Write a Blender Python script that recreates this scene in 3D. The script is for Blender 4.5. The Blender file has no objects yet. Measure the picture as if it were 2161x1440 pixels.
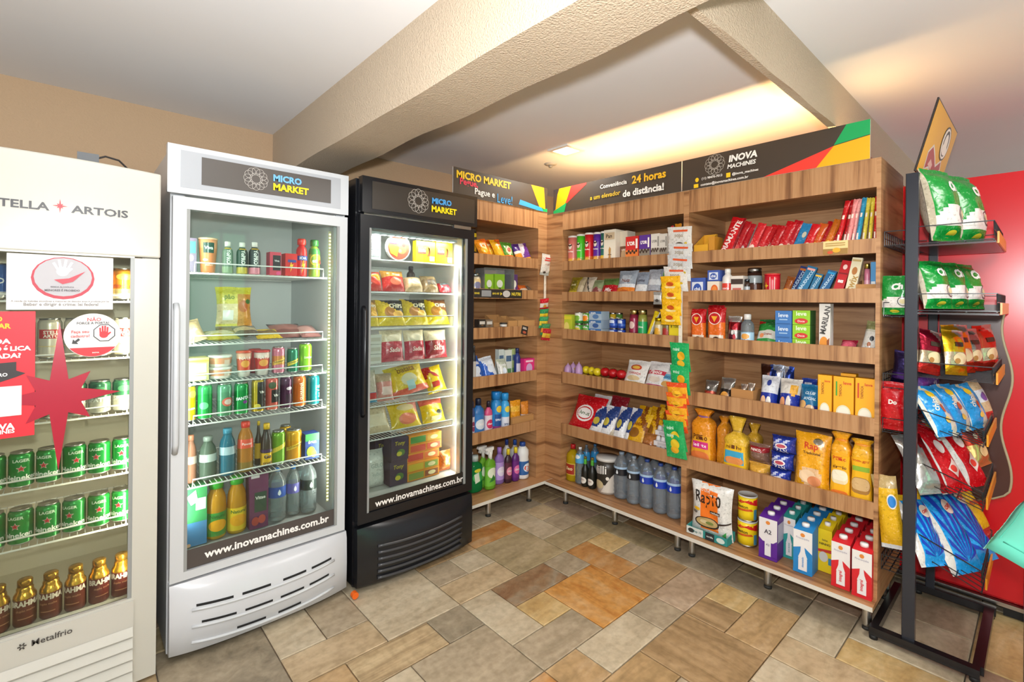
import bpy, math, random
from math import pi, sin, cos, radians, sqrt, atan2
from mathutils import Matrix, Vector

SC = bpy.context.scene
COL = SC.collection
random.seed(7)

# ---------------------------------------------------------------- camera, world, light, exposure
FPX, YAW, ROLL, HZ, ZC = 1024.48, radians(47.797), radians(0.5568), 638.2, 1.45
_F = Vector((cos(YAW), sin(YAW), 0)); _r = Vector((sin(YAW), -cos(YAW), 0)); _u = Vector((0, 0, 1))
_R2 = _r * cos(ROLL) + _u * sin(ROLL); _U2 = -_r * sin(ROLL) + _u * cos(ROLL)
cam = bpy.data.cameras.new('camera'); cam_o = bpy.data.objects.new('camera', cam); COL.objects.link(cam_o)
cam.sensor_width = 36.0; cam.lens = FPX / 2161 * 36; cam.shift_y = -(720 - HZ) / 2161
cam.clip_start = 0.05; cam.clip_end = 60
_B = -_F
cam_o.matrix_world = Matrix(((_R2.x, _U2.x, _B.x, 0), (_R2.y, _U2.y, _B.y, 0), (_R2.z, _U2.z, _B.z, ZC), (0, 0, 0, 1)))
SC.camera = cam_o

SC.view_settings.view_transform = 'Standard'; SC.view_settings.look = 'None'
SC.view_settings.gamma = 1.0; SC.view_settings.use_curve_mapping = False
SC.view_settings.exposure = 0.15
SC.cycles.max_bounces = 8; SC.cycles.diffuse_bounces = 4; SC.cycles.glossy_bounces = 3
SC.cycles.transmission_bounces = 6; SC.cycles.transparent_max_bounces = 16
SC.cycles.caustics_reflective = False; SC.cycles.caustics_refractive = False
SC.cycles.sample_clamp_indirect = 6.0
SC.cycles.use_denoising = True

W = bpy.data.worlds.new('world'); SC.world = W; W.use_nodes = True
W.node_tree.nodes['Background'].inputs[0].default_value = (0.96, 0.98, 1.0, 1)
W.node_tree.nodes['Background'].inputs[1].default_value = 0.6

def area(name, loc, target, size, power, col, size_y=None, spread=None):
    l = bpy.data.lights.new(name, 'AREA'); l.energy = power; l.color = col
    l.size = size
    if size_y: l.shape = 'RECTANGLE'; l.size_y = size_y
    if spread: l.spread = spread
    o = bpy.data.objects.new(name, l); COL.objects.link(o); o.location = loc
    o.rotation_euler = (Vector(target) - Vector(loc)).to_track_quat('-Z', 'Y').to_euler()
    return o
# the photographer's flash on top of the camera, part of it bounced upwards, and two added, unseen area lights that lift the ceiling and room
fl_ = bpy.data.lights.new('flash', 'POINT'); fl_.energy = 72; fl_.color = (1.0, 0.985, 0.96); fl_.shadow_soft_size = 0.03
fo_ = bpy.data.objects.new('flash', fl_); COL.objects.link(fo_); fo_.location = (-0.02, -0.02, 1.585)
area('flash_tilted_up', (-0.02, -0.02, 1.62), (0.6, 0.62, 2.62), 0.06, 42, (0.96, 0.98, 1.0))
area('fill_light_left', (-3.0, -3.0, 1.6), (1.4, 1.6, 1.3), 2.4, 45, (0.97, 0.98, 1.0))
area('fill_light_right', (6.2, -1.6, 1.7), (2.2, 0.8, 1.4), 2.4, 50, (1.0, 0.97, 0.93))
area('ceiling_lamp_light_left', (0.1, 0.9, 2.46), (0.1, 0.9, 0), 0.5, 9, (1.0, 0.98, 0.95))
area('ceiling_lamp_light_right', (2.0, -0.6, 2.46), (2.0, -0.6, 0), 0.5, 24, (1.0, 0.97, 0.92))
area('downlight_light', (2.5, 2.22, 2.47), (2.5, 2.22, 0), 0.12, 6, (1.0, 0.95, 0.86))
area('cove_light', (2.74, 1.45, 2.12), (2.80, 1.45, 3), 1.7, 18, (1.0, 0.62, 0.26), size_y=0.05)
bpy.data.objects['cove_light'].rotation_euler = (pi, 0, pi / 2)

def on(px, py, ax, val):
    """point of the photograph (2161 x 1440) on the plane axis = val"""
    d = _F + _R2 * ((px - 1080.5) / FPX) - _U2 * ((py - HZ) / FPX)
    c = (0, 0, ZC); t = (val - c[ax]) / d[ax]
    return Vector((c[0] + t * d[0], c[1] + t * d[1], c[2] + t * d[2]))
CROPS = {'full': (0, 0, 1), 'c3': (1150, 460, 330 / 1584), 'c4': (1150, 740, 330 / 1033), 'c5': (1430, 380, 440 / 2161), 'c6': (1430, 620, 440 / 2161),
         'c7': (1430, 840, 440 / 1377), 'd1': (940, 320, 360 / 1525), 'd2': (970, 640, 220 / 689), 'e2': (330, 290, 430 / 1317),
         'e3': (330, 740, 430 / 1238), 'f': (380, 480, 340 / 1288), 'b1': (720, 350, 300 / 1054), 'b2': (720, 740, 300 / 815),
         'g1': (0, 280, 400 / 497), 'g2': (0, 500, 300 / 939), 'g3': (0, 940, 350 / 1008)}
def fp(crop, x, y):
    ox, oy, s = CROPS[crop]; return ox + x * s, oy + y * s

# ---------------------------------------------------------------- materials
MATS = {}
def lin(h):
    h = h.lstrip('#'); v = [int(h[i:i + 2], 16) / 255 for i in (0, 2, 4)]
    return tuple(x / 12.92 if x <= 0.04045 else ((x + 0.055) / 1.055) ** 2.4 for x in v) + (1,)
def nt(name):
    m = bpy.data.materials.new(name); m.use_nodes = True; t = m.node_tree
    return m, t, t.nodes['Principled BSDF'], t.nodes, t.links
def mat(col, kind='gloss'):
    key = (col, kind)
    if key in MATS: return MATS[key]
    m, t, p, N, L = nt(kind + '_' + col.lstrip('#'))
    p.inputs['Base Color'].default_value = lin(col)
    R = {'paper': 0.5, 'gloss': 0.28, 'film': 0.24, 'matte': 0.85, 'metal': 0.28, 'can': 0.22, 'foil': 0.22, 'enamel': 0.25, 'plastic': 0.35, 'rubber': 0.6, 'skin': 0.35}
    p.inputs['Roughness'].default_value = R.get(kind, 0.4)
    if kind == 'metal': p.inputs['Metallic'].default_value = 1.0
    if kind == 'can': p.inputs['Metallic'].default_value = 0.35
    if kind == 'foil': p.inputs['Metallic'].default_value = 0.75
    if kind in ('film', 'foil'):
        tc = N.new('ShaderNodeTexCoord'); n = N.new('ShaderNodeTexNoise'); b = N.new('ShaderNodeBump')
        n.inputs['Scale'].default_value = 38; n.inputs['Detail'].default_value = 1.5; n.inputs['Distortion'].default_value = 0.6
        b.inputs['Strength'].default_value = 0.35; b.inputs['Distance'].default_value = 0.006
        L.new(tc.outputs['Object'], n.inputs['Vector']); L.new(n.outputs['Fac'], b.inputs['Height']); L.new(b.outputs['Normal'], p.inputs['Normal'])
    if kind == 'film':
        n3 = N.new('ShaderNodeTexNoise'); n3.inputs['Scale'].default_value = 75; n3.inputs['Detail'].default_value = 3; n3.inputs['Roughness'].default_value = 0.7
        r3 = N.new('ShaderNodeValToRGB'); e3 = r3.color_ramp.elements; a3 = lin(col)
        e3[0].position = 0.36; e3[0].color = tuple(x * 0.7 for x in a3[:3]) + (1,); e3[1].position = 0.66; e3[1].color = tuple(min(1, x * 1.05 + 0.10) for x in a3[:3]) + (1,)
        for ps in (0.43, 0.58): x3 = e3.new(ps); x3.color = a3
        L.new(tc.outputs['Object'], n3.inputs['Vector']); L.new(n3.outputs['Fac'], r3.inputs[0]); L.new(r3.outputs[0], p.inputs['Base Color'])
    if kind in ('clear', 'glass', 'liquid'):
        N.remove(p); o = N['Material Output']
        tr = N.new('ShaderNodeBsdfTransparent'); tr.inputs[0].default_value = lin(col)
        g = N.new('ShaderNodeBsdfGlossy'); g.inputs['Roughness'].default_value = 0.03 if kind == 'glass' else 0.08
        fr = N.new('ShaderNodeFresnel'); fr.inputs['IOR'].default_value = 1.45
        mx = N.new('ShaderNodeMixShader')
        L.new(fr.outputs[0], mx.inputs[0]); L.new(tr.outputs[0], mx.inputs[1]); L.new(g.outputs[0], mx.inputs[2])
        last = mx
        if kind in ('liquid', 'clear'):
            df = N.new('ShaderNodeBsdfDiffuse'); df.inputs[0].default_value = lin(col)
            m2 = N.new('ShaderNodeMixShader'); m2.inputs[0].default_value = 0.6 if kind == 'liquid' else 0.14
            L.new(mx.outputs[0], m2.inputs[1]); L.new(df.outputs[0], m2.inputs[2]); last = m2
        L.new(last.outputs[0], o.inputs[0])
    if kind.startswith('emit'):
        p.inputs['Emission Color'].default_value = lin(col); p.inputs['Emission Strength'].default_value = float(kind[4:])
    MATS[key] = m
    return m
def wood(name, scale):
    m, t, p, N, L = nt(name)
    tc = N.new('ShaderNodeTexCoord'); mp = N.new('ShaderNodeMapping'); mp.inputs['Scale'].default_value = scale
    n1 = N.new('ShaderNodeTexNoise'); n1.inputs['Scale'].default_value = 1.0; n1.inputs['Detail'].default_value = 5; n1.inputs['Roughness'].default_value = 0.62; n1.inputs['Distortion'].default_value = 0.35
    r = N.new('ShaderNodeValToRGB'); e = r.color_ramp.elements
    e[0].position = 0.25; e[0].color = lin('#6b4428'); e[1].position = 0.78; e[1].color = lin('#cb9f72')
    for pos, c in ((0.38, '#8a5f3c'), (0.47, '#a87a50'), (0.58, '#b78a5f'), (0.66, '#a1744b')):
        x = r.color_ramp.elements.new(pos); x.color = lin(c)
    L.new(tc.outputs['Object'], mp.inputs['Vector']); L.new(mp.outputs[0], n1.inputs['Vector']); L.new(n1.outputs['Fac'], r.inputs[0])
    L.new(r.outputs[0], p.inputs['Base Color']); p.inputs['Roughness'].default_value = 0.42
    return m
WOOD_V = wood('wood_laminate_upright_grain', (26, 26, 1.1))
WOOD_H = wood('wood_laminate_level_grain', (1.3, 1.3, 24))
WOOD_Y = wood('wood_laminate_shelf_grain_across', (24, 1.3, 4))
WOOD_X = wood('wood_laminate_shelf_grain_along', (1.3, 24, 4))
def plaster(name, col, bump, sc, dist=0.004):
    m, t, p, N, L = nt(name)
    tc = N.new('ShaderNodeTexCoord'); n = N.new('ShaderNodeTexNoise'); n.inputs['Scale'].default_value = sc; n.inputs['Detail'].default_value = 4
    b = N.new('ShaderNodeBump'); b.inputs['Strength'].default_value = bump; b.inputs['Distance'].default_value = dist
    n2 = N.new('ShaderNodeTexNoise'); n2.inputs['Scale'].default_value = 1.4; n2.inputs['Detail'].default_value = 3
    mx = N.new('ShaderNodeMixRGB'); a = lin(col); mx.inputs[1].default_value = tuple(c * 0.94 for c in a[:3]) + (1,); mx.inputs[2].default_value = a
    L.new(tc.outputs['Object'], n.inputs['Vector']); L.new(tc.outputs['Object'], n2.inputs['Vector'])
    L.new(n.outputs['Fac'], b.inputs['Height']); L.new(b.outputs[0], p.inputs['Normal']); L.new(n2.outputs['Fac'], mx.inputs[0]); L.new(mx.outputs[0], p.inputs['Base Color'])
    p.inputs['Roughness'].default_value = 0.8
    return m
PL_WALL = plaster('textured_tan_plaster', '#c4a685', 0.8, 90)
PL_BEAM = plaster('rough_beige_plaster', '#c6b49c', 1.0, 150, 0.006)
PL_CEIL = plaster('smooth_white_ceiling', '#eaebee', 0.05, 40)
def stone(name, a, b, c, sx=2.0, sy=7.0, contrast=1.0):
    m, t, p, N, L = nt(name)
    tc = N.new('ShaderNodeTexCoord'); oi = N.new('ShaderNodeObjectInfo'); ad = N.new('ShaderNodeVectorMath'); ad.operation = 'ADD'
    ml = N.new('ShaderNodeMath'); ml.operation = 'MULTIPLY'; ml.inputs[1].default_value = 40
    mp = N.new('ShaderNodeMapping'); mp.inputs['Scale'].default_value = (sx, sy, 1)
    n1 = N.new('ShaderNodeTexNoise'); n1.inputs['Scale'].default_value = 1.6; n1.inputs['Detail'].default_value = 6; n1.inputs['Roughness'].default_value = 0.6; n1.inputs['Distortion'].default_value = 0.8
    r = N.new('ShaderNodeValToRGB'); e = r.color_ramp.elements
    e[0].position = 0.32; e[0].color = lin(a); e[1].position = 0.7; e[1].color = lin(c); x = e.new(0.5); x.color = lin(b)
    n2 = N.new('ShaderNodeTexNoise'); n2.inputs['Scale'].default_value = 34; n2.inputs['Detail'].default_value = 5
    mx = N.new('ShaderNodeMixRGB'); mx.blend_type = 'MULTIPLY'; mx.inputs[0].default_value = 0.6
    r2 = N.new('ShaderNodeValToRGB'); r2.color_ramp.elements[0].position = 0.3; r2.color_ramp.elements[0].color = (0.62, 0.6, 0.56, 1); r2.color_ramp.elements[1].position = 0.6
    bp = N.new('ShaderNodeBump'); bp.inputs['Strength'].default_value = 0.5; bp.inputs['Distance'].default_value = 0.004
    L.new(oi.outputs['Random'], ml.inputs[0]); L.new(tc.outputs['Object'], ad.inputs[0]); L.new(ml.outputs[0], ad.inputs[1])
    L.new(ad.outputs[0], mp.inputs['Vector']); L.new(mp.outputs[0], n1.inputs['Vector']); L.new(ad.outputs[0], n2.inputs['Vector'])
    L.new(n1.outputs['Fac'], r.inputs[0]); L.new(n2.outputs['Fac'], r2.inputs[0]); L.new(r.outputs[0], mx.inputs[1]); L.new(r2.outputs[0], mx.inputs[2])
    L.new(mx.outputs[0], p.inputs['Base Color']); L.new(n1.outputs['Fac'], bp.inputs['Height']); L.new(bp.outputs[0], p.inputs['Normal'])
    p.inputs['Roughness'].default_value = 0.42
    return m
ST = {'grey': stone('stone_grey', '#998b72', '#ab9b82', '#b9a98f'), 'dark': stone('stone_dark_grey', '#7a705d', '#968973', '#aa9c84', 5, 5),
      'beige': stone('stone_beige', '#ab9573', '#bea785', '#cdb996'), 'stripe': stone('stone_striped_beige', '#8c7657', '#b79f7a', '#cdb791', 1.2, 16),
      'tan': stone('stone_tan', '#9a7f58', '#b4956a', '#c4a781'), 'brown': stone('stone_brown', '#8d7350', '#a68963', '#b79b75', 9, 1.5),
      'olive': stone('stone_olive', '#948665', '#a89774', '#b7a685'), 'rust': stone('stone_rust', '#b06d2c', '#c8904b', '#d0a876', 6, 2.2),
      'orange': stone('stone_orange', '#a5672f', '#bd8b52', '#c4a27a', 2.2, 6), 'yellow': stone('stone_yellow_beige', '#b6955f', '#c8ab77', '#d2bb8d'),
      'pale': stone('stone_pale', '#b0a085', '#c1b297', '#cdc0a6'), 'pink': stone('stone_pinkish', '#a18b72', '#b49c82', '#c2ad95', 4, 4),
      'rustgrey': stone('stone_rust_and_grey', '#7c5537', '#96795a', '#9d927e', 3, 5)}

# ---------------------------------------------------------------- mesh helpers
class MB:
    def __init__(s): s.v = []; s.f = []; s.mi = []; s.ms = []; s.sm = []
    def m(s, mt):
        if isinstance(mt, str): mt = mat(mt)
        if mt not in s.ms: s.ms.append(mt)
        return s.ms.index(mt)
    def add(s, vs, fs, mt, smooth=False):
        o = len(s.v); s.v += [tuple(x) for x in vs]; k = s.m(mt)
        for f in fs: s.f.append(tuple(i + o for i in f)); s.mi.append(k); s.sm.append(smooth)
        return s
    def box(s, a, b, mt, top=None, front=None):
        x0, y0, z0 = a; x1, y1, z1 = b
        vs = [(x0, y0, z0), (x1, y0, z0), (x1, y1, z0), (x0, y1, z0), (x0, y0, z1), (x1, y0, z1), (x1, y1, z1), (x0, y1, z1)]
        s.add(vs, [(3, 2, 1, 0), (1, 2, 6, 5), (2, 3, 7, 6), (3, 0, 4, 7)], mt)
        s.add([vs[i] for i in (4, 5, 6, 7)], [(0, 1, 2, 3)], top or mt); s.add([vs[i] for i in (0, 1, 5, 4)], [(0, 1, 2, 3)], front or mt)
        return s
    def lathe(s, prof, mt, n=20, c=(0, 0, 0), mats=None, squash=1.0):
        vs = []; fs = []; o = []
        for r, z in prof:
            for i in range(n):
                a = 2 * pi * i / n; vs.append((c[0] + r * sin(a), c[1] - squash * r * cos(a), c[2] + z))
        base = len(s.v); s.v += vs
        for j in range(len(prof) - 1):
            k = s.m(mats[j] if mats else mt)
            for i in range(n):
                i2 = (i + 1) % n; s.f.append((base + j * n + i, base + j * n + i2, base + (j + 1) * n + i2, base + (j + 1) * n + i)); s.mi.append(k); s.sm.append(True)
        for j, rev in ((0, True), (len(prof) - 1, False)):
            if prof[j][0] > 1e-5:
                ring = [base + j * n + i for i in range(n)]; s.f.append(tuple(ring[::-1] if rev else ring)); s.mi.append(s.m((mats[0] if rev else mats[-1]) if mats else mt)); s.sm.append(False)
        return s
    def tube(s, pts, r, mt, n=6, closed=False):
        pts = [Vector(p) for p in pts]; N = len(pts); base = len(s.v); k = s.m(mt); up = Vector((0, 0, 1)); last = None
        for i, p in enumerate(pts):
            a = pts[(i - 1) % N] if (i > 0 or closed) else p; b = pts[(i + 1) % N] if (i < N - 1 or closed) else p
            d = (b - a).normalized()
            if last is None: q = d.orthogonal().normalized()
            else: q = (last - d * last.dot(d)).normalized()
            last = q; w = d.cross(q)
            for j in range(n):
                t = 2 * pi * j / n; s.v.append(tuple(p + q * (r * cos(t)) + w * (r * sin(t))))
        M = N if closed else N - 1
        for i in range(M):
            i2 = (i + 1) % N
            for j in range(n):
                j2 = (j + 1) % n; s.f.append((base + i * n + j, base + i * n + j2, base + i2 * n + j2, base + i2 * n + j)); s.mi.append(k); s.sm.append(n > 4)
        if not closed:
            s.f.append(tuple(base + j for j in range(n))[::-1]); s.f.append(tuple(base + (N - 1) * n + j for j in range(n))); s.mi += [k, k]; s.sm += [False, False]
        return s
    def prism(s, poly, y0, y1, mt, plane='xz'):
        """closed 2-D outline (counter-clockwise) pulled between y0 and y1"""
        n = len(poly)
        def P(a, b, c): return (a, c, b) if plane == 'xz' else ((c, a, b) if plane == 'yz' else (a, b, c))
        vs = [P(a, b, y0) for a, b in poly] + [P(a, b, y1) for a, b in poly]
        fs = [tuple(range(n)), tuple(range(2 * n - 1, n - 1, -1))] + [(i, i + n, (i + 1) % n + n, (i + 1) % n) for i in range(n)]
        return s.add(vs, fs, mt)
    def ball(s, c, r, mt, n=14, m=9, sc=(1, 1, 1)):
        vs = [(c[0], c[1], c[2] - r * sc[2])]
        for j in range(1, m):
            t = -pi / 2 + pi * j / m
            for i in range(n): vs.append((c[0] + r * sc[0] * cos(t) * cos(2 * pi * i / n), c[1] + r * sc[1] * cos(t) * sin(2 * pi * i / n), c[2] + r * sc[2] * sin(t)))
        vs.append((c[0], c[1], c[2] + r * sc[2])); fs = []
        for i in range(n): fs.append((0, 1 + (i + 1) % n, 1 + i)); fs.append((len(vs) - 1, 1 + (m - 2) * n + i, 1 + (m - 2) * n + (i + 1) % n))
        for j in range(m - 2):
            for i in range(n): a = 1 + j * n + i; b = 1 + j * n + (i + 1) % n; fs.append((a, b, b + n, a + n))
        return s.add(vs, fs, mt, True)
    def mesh(s, name):
        me = bpy.data.meshes.new(name); me.from_pydata(s.v, [], s.f)
        for x in s.ms: me.materials.append(x)
        me.polygons.foreach_set('material_index', s.mi); me.polygons.foreach_set('use_smooth', s.sm); me.update()
        return me
def link(name, data, parent=None):
    o = bpy.data.objects.new(name, data); COL.objects.link(o)
    if parent: o.parent = parent
    return o
def part(name, mb, parent=None, bevel=0, label=None, kind=None):
    o = link(name, mb.mesh(name), parent)
    if bevel:
        b = o.modifiers.new('bevel', 'BEVEL'); b.width = bevel; b.segments = 2; b.limit_method = 'ANGLE'
    if label: o['label'] = label
    if kind: o['kind'] = kind
    return o
def tag(o, label, cat, group=None):
    o['label'] = label; o['category'] = cat
    if group: o['group'] = group
    return o
def struct(name, mb, bevel=0):
    o = part(name, mb, None, bevel); o['kind'] = 'structure'; return o
def empty(name, loc, rz=0):
    o = link(name, None); o.location = loc; o.rotation_euler = (0, 0, rz); o.empty_display_size = 0.1; return o
def dup(o, loc=None, label=None, parent=None):
    c = o.copy(); COL.objects.link(c)
    if parent: c.parent = parent
    if loc is not None: c.location = loc
    if label: c['label'] = label
    for ch in list(o.children): dup(ch, None, None, c)
    return c

# ---------------------------------------------------------------- lettering and print, wrapped on any surface S(u, v, lift)
TXT = {}
def glyphs(s, bold=0.0, shear=0.0):
    k = (s, bold, shear)
    if k not in TXT:
        cu = bpy.data.curves.new('t', 'FONT'); cu.body = s; cu.size = 1; cu.resolution_u = 2; cu.offset = bold; cu.shear = shear; cu.align_x = 'CENTER'
        o = bpy.data.objects.new('t', cu); me = bpy.data.meshes.new_from_object(o)
        vs = [(v.co.x, v.co.y) for v in me.vertices]; fs = [tuple(p.vertices) for p in me.polygons]
        xs = [v[0] for v in vs] or [0]; ys = [v[1] for v in vs] or [0]; cx = (min(xs) + max(xs)) / 2; cy = (min(ys) + max(ys)) / 2
        TXT[k] = ([(x - cx, y - cy) for x, y in vs], fs, max(xs) - min(xs) or 1, max(ys) - min(ys) or 1)
        bpy.data.objects.remove(o); bpy.data.meshes.remove(me); bpy.data.curves.remove(cu)
    return TXT[k]
def printed(mb, S, items, w, h, kind='gloss', lift=0.0008, step=0.0004, flat=False):
    """items in order of printing: ('r',u0,v0,u1,v1,col) ('e',cu,cv,ru,rv,col) ('t',text,cu,cv,width_u,col[,opts]) ('p',[(u,v)..],col) ('ring',cu,cv,r_out,r_in,col)"""
    lf = lift
    for it in items:
        c = it[0]; lf += step
        if c == 'r':
            _, u0, v0, u1, v1, col = it; nx, ny = (1, 1) if flat else (8, 8); vs = []; fs = []
            for j in range(ny + 1):
                for i in range(nx + 1): vs.append(S(u0 + (u1 - u0) * i / nx, v0 + (v1 - v0) * j / ny, lf))
            for j in range(ny):
                for i in range(nx): a = j * (nx + 1) + i; fs.append((a, a + 1, a + nx + 2, a + nx + 1))
            mb.add(vs, fs, mat(col, kind))
        elif c in ('e', 'ring'):
            _, cu, cv, ru, rv, col = it; n = 20; fs = []
            if c == 'e': rings = [(ru * k, rv * k) for k in ((1,) if flat else (0.4, 0.7, 1.0))]
            else: rings = [(rv, rv * w / h), (ru, ru * w / h)]
            vs = [S(cu, cv, lf)] if c == 'e' else []
            o = len(vs)
            for a, b in rings:
                for i in range(n): vs.append(S(cu + a * cos(2 * pi * i / n), cv + b * sin(2 * pi * i / n), lf))
            if c == 'e': fs += [(0, 1 + i, 1 + (i + 1) % n) for i in range(n)]
            for k in range(len(rings) - 1):
                for i in range(n): i2 = (i + 1) % n; fs.append((o + k * n + i, o + (k + 1) * n + i, o + (k + 1) * n + i2, o + k * n + i2))
            mb.add(vs, fs, mat(col, kind))
        elif c == 't':
            _, s, cu, cv, wu, col = it[:6]; op = it[6] if len(it) > 6 else {}
            V, Fs, tw, th = glyphs(s, op.get('bold', 0.02), op.get('shear', 0))
            rot = op.get('rot', 0); sc = wu * (w if not rot or rot == 180 else h) / tw; sy = sc * op.get('tall', 1.0)
            if op.get('hv'): sy = op['hv'] * (h if not rot else w) / th
            ca, sa = cos(radians(rot)), sin(radians(rot)); sl = op.get('slope', 0); vs = []
            for x, y in V:
                X = x * sc; Y = y * sy + sl * X; vs.append(S(cu + (X * ca - Y * sa) / w, cv + (X * sa + Y * ca) / h, lf))
            mb.add(vs, Fs, mat(col, kind))
        elif c == 'p':
            q = it[1]
            if flat: mb.add([S(u, v, lf) for u, v in q], [tuple(range(len(q)))], mat(it[2], kind)); continue
            if len(q) == 4:
                vs = []; n = 8
                for j in range(n + 1):
                    for i in range(n + 1):
                        a, b = i / n, j / n; vs.append(S(*[(q[0][k] * (1 - a) + q[1][k] * a) * (1 - b) + (q[3][k] * (1 - a) + q[2][k] * a) * b for k in (0, 1)], lf))
                mb.add(vs, [(j * (n + 1) + i, j * (n + 1) + i + 1, (j + 1) * (n + 1) + i + 1, (j + 1) * (n + 1) + i) for j in range(n) for i in range(n)], mat(it[2], kind)); continue
            e = []
            for i in range(len(q)):
                a, b = q[i], q[(i + 1) % len(q)]; e += [(a[0] + (b[0] - a[0]) * t / 3, a[1] + (b[1] - a[1]) * t / 3) for t in range(3)]
            cx = sum(p[0] for p in q) / len(q); cy = sum(p[1] for p in q) / len(q); n = len(e); vs = [S(cx, cy, lf)]
            for t in (0.35, 0.7, 1): vs += [S(cx + (x - cx) * t, cy + (y - cy) * t, lf) for x, y in e]
            fs = [(0, 1 + i, 1 + (i + 1) % n) for i in range(n)]
            for k in range(2): fs += [(1 + k * n + i, 1 + (k + 1) * n + i, 1 + (k + 1) * n + (i + 1) % n, 1 + k * n + (i + 1) % n) for i in range(n)]
            mb.add(vs, fs, mat(it[2], kind))
    return mb
def flatS(origin, du, dv, nrm):
    o, a, b, n = Vector(origin), Vector(du), Vector(dv), Vector(nrm)
    return lambda u, v, l: tuple(o + a * u + b * v + n * l)
def star_poly(cu, cv, r, ri, n, asp, rot=pi / 2):
    return [(cu + (r if i % 2 == 0 else ri) * cos(rot + pi * i / n), cv + asp * (r if i % 2 == 0 else ri) * sin(rot + pi * i / n)) for i in range(2 * n)]
# ---------------------------------------------------------------- the room
ZCEIL = 2.5
XA, XB, YA, YB = -3.2, 6.4, -4.2, 3.31
fl = struct('floor', MB().box((XA, YA, -0.12), (XB, YB, -0.012), mat('#6a6257', 'matte')))
GX, GY, X0, Y0 = 0.1895, 0.186, 0.632, 0.578
TILES = [(2, 7, 4, 10, 'pale'), (3, 6, 4, 7, 'dark'), (1, 6, 3, 7, 'stripe'), (0, 7, 2, 8, 'beige'), (1, 8, 2, 10, 'grey'), (0, 8, 1, 10, 'pale'), (-2, 7, 0, 10, 'dark'),
         (0, 5, 1, 7, 'tan'), (1, 5, 2, 6, 'pale'), (2, 4, 4, 6, 'grey'), (4, 5, 5, 7, 'pale'), (5, 5, 6, 6, 'yellow'), (4, 4, 6, 5, 'grey'), (5, 6, 7, 7, 'rustgrey'), (7, 6, 8, 7, 'grey'),
         (6, 4, 8, 6, 'rust'), (6, 7, 8, 9, 'olive'), (4, 7, 6, 8, 'beige'), (5, 8, 6, 9, 'pale'), (4, 8, 5, 9, 'grey'), (8, 8, 9, 10, 'pale'), (9, 9, 10, 10, 'beige'), (9, 8, 10, 9, 'grey'),
         (8, 7, 10, 8, 'olive'), (8, 5, 9, 7, 'orange'), (9, 6, 10, 7, 'yellow'), (9, 5, 10, 6, 'grey'), (8, 4, 10, 5, 'brown'), (8, 3, 10, 4, 'pink'), (9, 2, 10, 3, 'yellow'), (8, 2, 9, 3, 'brown'),
         (8, 1, 10, 2, 'tan'), (7, 3, 8, 4, 'grey'), (5, 3, 7, 4, 'pale'), (6, 1, 8, 3, 'brown'), (4, 2, 6, 3, 'tan'), (4, 3, 5, 4, 'tan'), (2, 3, 4, 4, 'orange'), (7, 0, 8, 1, 'pale'),
         (8, -1, 9, 1, 'beige'), (9, 0, 11, 1, 'pale'), (10, 1, 11, 3, 'dark'), (10, 3, 12, 5, 'grey'), (10, 5, 11, 8, 'olive'), (9, -2, 10, 0, 'yellow'), (10, -2, 12, 0, 'pale'), (6, 9, 8, 10, 'orange'), (8, 10, 10, 12, 'grey')]
taken = set()
def cells(t): return [(i, j) for i in range(t[0], t[2]) for j in range(t[1], t[3])]
for t in TILES: taken.update(cells(t))
rnd = random.Random(11); pal = ['grey', 'beige', 'pale', 'tan', 'pink', 'olive', 'yellow', 'beige', 'pale', 'brown', 'stripe']
for j in range(-16, 14):
    for i in range(-14, 31):
        if (i, j) in taken: continue
        for (a, b) in rnd.sample([(2, 2), (2, 1), (1, 2), (3, 2), (2, 1), (1, 1)], 6) + [(1, 1)]:
            t = (i, j, i + a, j + b)
            if not any(c in taken for c in cells(t)): break
        TILES.append(t + (rnd.choice(pal),)); taken.update(cells(TILES[-1]))
far = MB()
for k, (i0, j0, i1, j1, c) in enumerate(TILES):
    g = 0.0022; x0, x1, y0, y1 = X0 + GX * i0 + g, X0 + GX * i1 - g, Y0 + GY * j0 + g, Y0 + GY * j1 - g
    if x0 < XA or x1 > XB or y0 < YA or y0 > YB - 0.03: continue
    y1 = min(y1, YB - 0.004); dz = rnd.uniform(-0.0012, 0.0); sx, sy = (x1 - x0) / 2, (y1 - y0) / 2; e = 0.004
    b = MB(); vs = [(-sx, -sy, -0.012), (sx, -sy, -0.012), (sx, sy, -0.012), (-sx, sy, -0.012), (-sx, -sy, -0.003), (sx, -sy, -0.003), (sx, sy, -0.003), (-sx, sy, -0.003)]
    vs += [(-sx + e, -sy + e * rnd.uniform(.5, 1.3), dz), (sx - e * rnd.uniform(.5, 1.3), -sy + e, dz), (sx - e, sy - e * rnd.uniform(.5, 1.3), dz), (-sx + e * rnd.uniform(.5, 1.3), sy - e, dz)]
    fs = [(0, 1, 5, 4), (1, 2, 6, 5), (2, 3, 7, 6), (3, 0, 4, 7), (4, 5, 9, 8), (5, 6, 10, 9), (6, 7, 11, 10), (7, 4, 8, 11), (8, 9, 10, 11)]
    cx, cy = (x0 + x1) / 2, (y0 + y1) / 2
    if cx > 4.0 or cx < -0.6 or cy < -0.55: far.add([(x + cx, y + cy, z) for x, y, z in vs], fs, ST[c]); continue
    o = part('stone_tile', b.add(vs, fs, ST[c]), fl); o.location = (cx, cy, 0)
part('outer_paving', far, fl, kind='stuff')
struct('ceiling', MB().box((XA, YA, ZCEIL), (XB, YB, ZCEIL + 0.1), PL_CEIL))
struct('wall_left', MB().box((XA, YB, -0.05), (1.2, YB + 0.12, ZCEIL + 0.05), PL_WALL))
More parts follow.
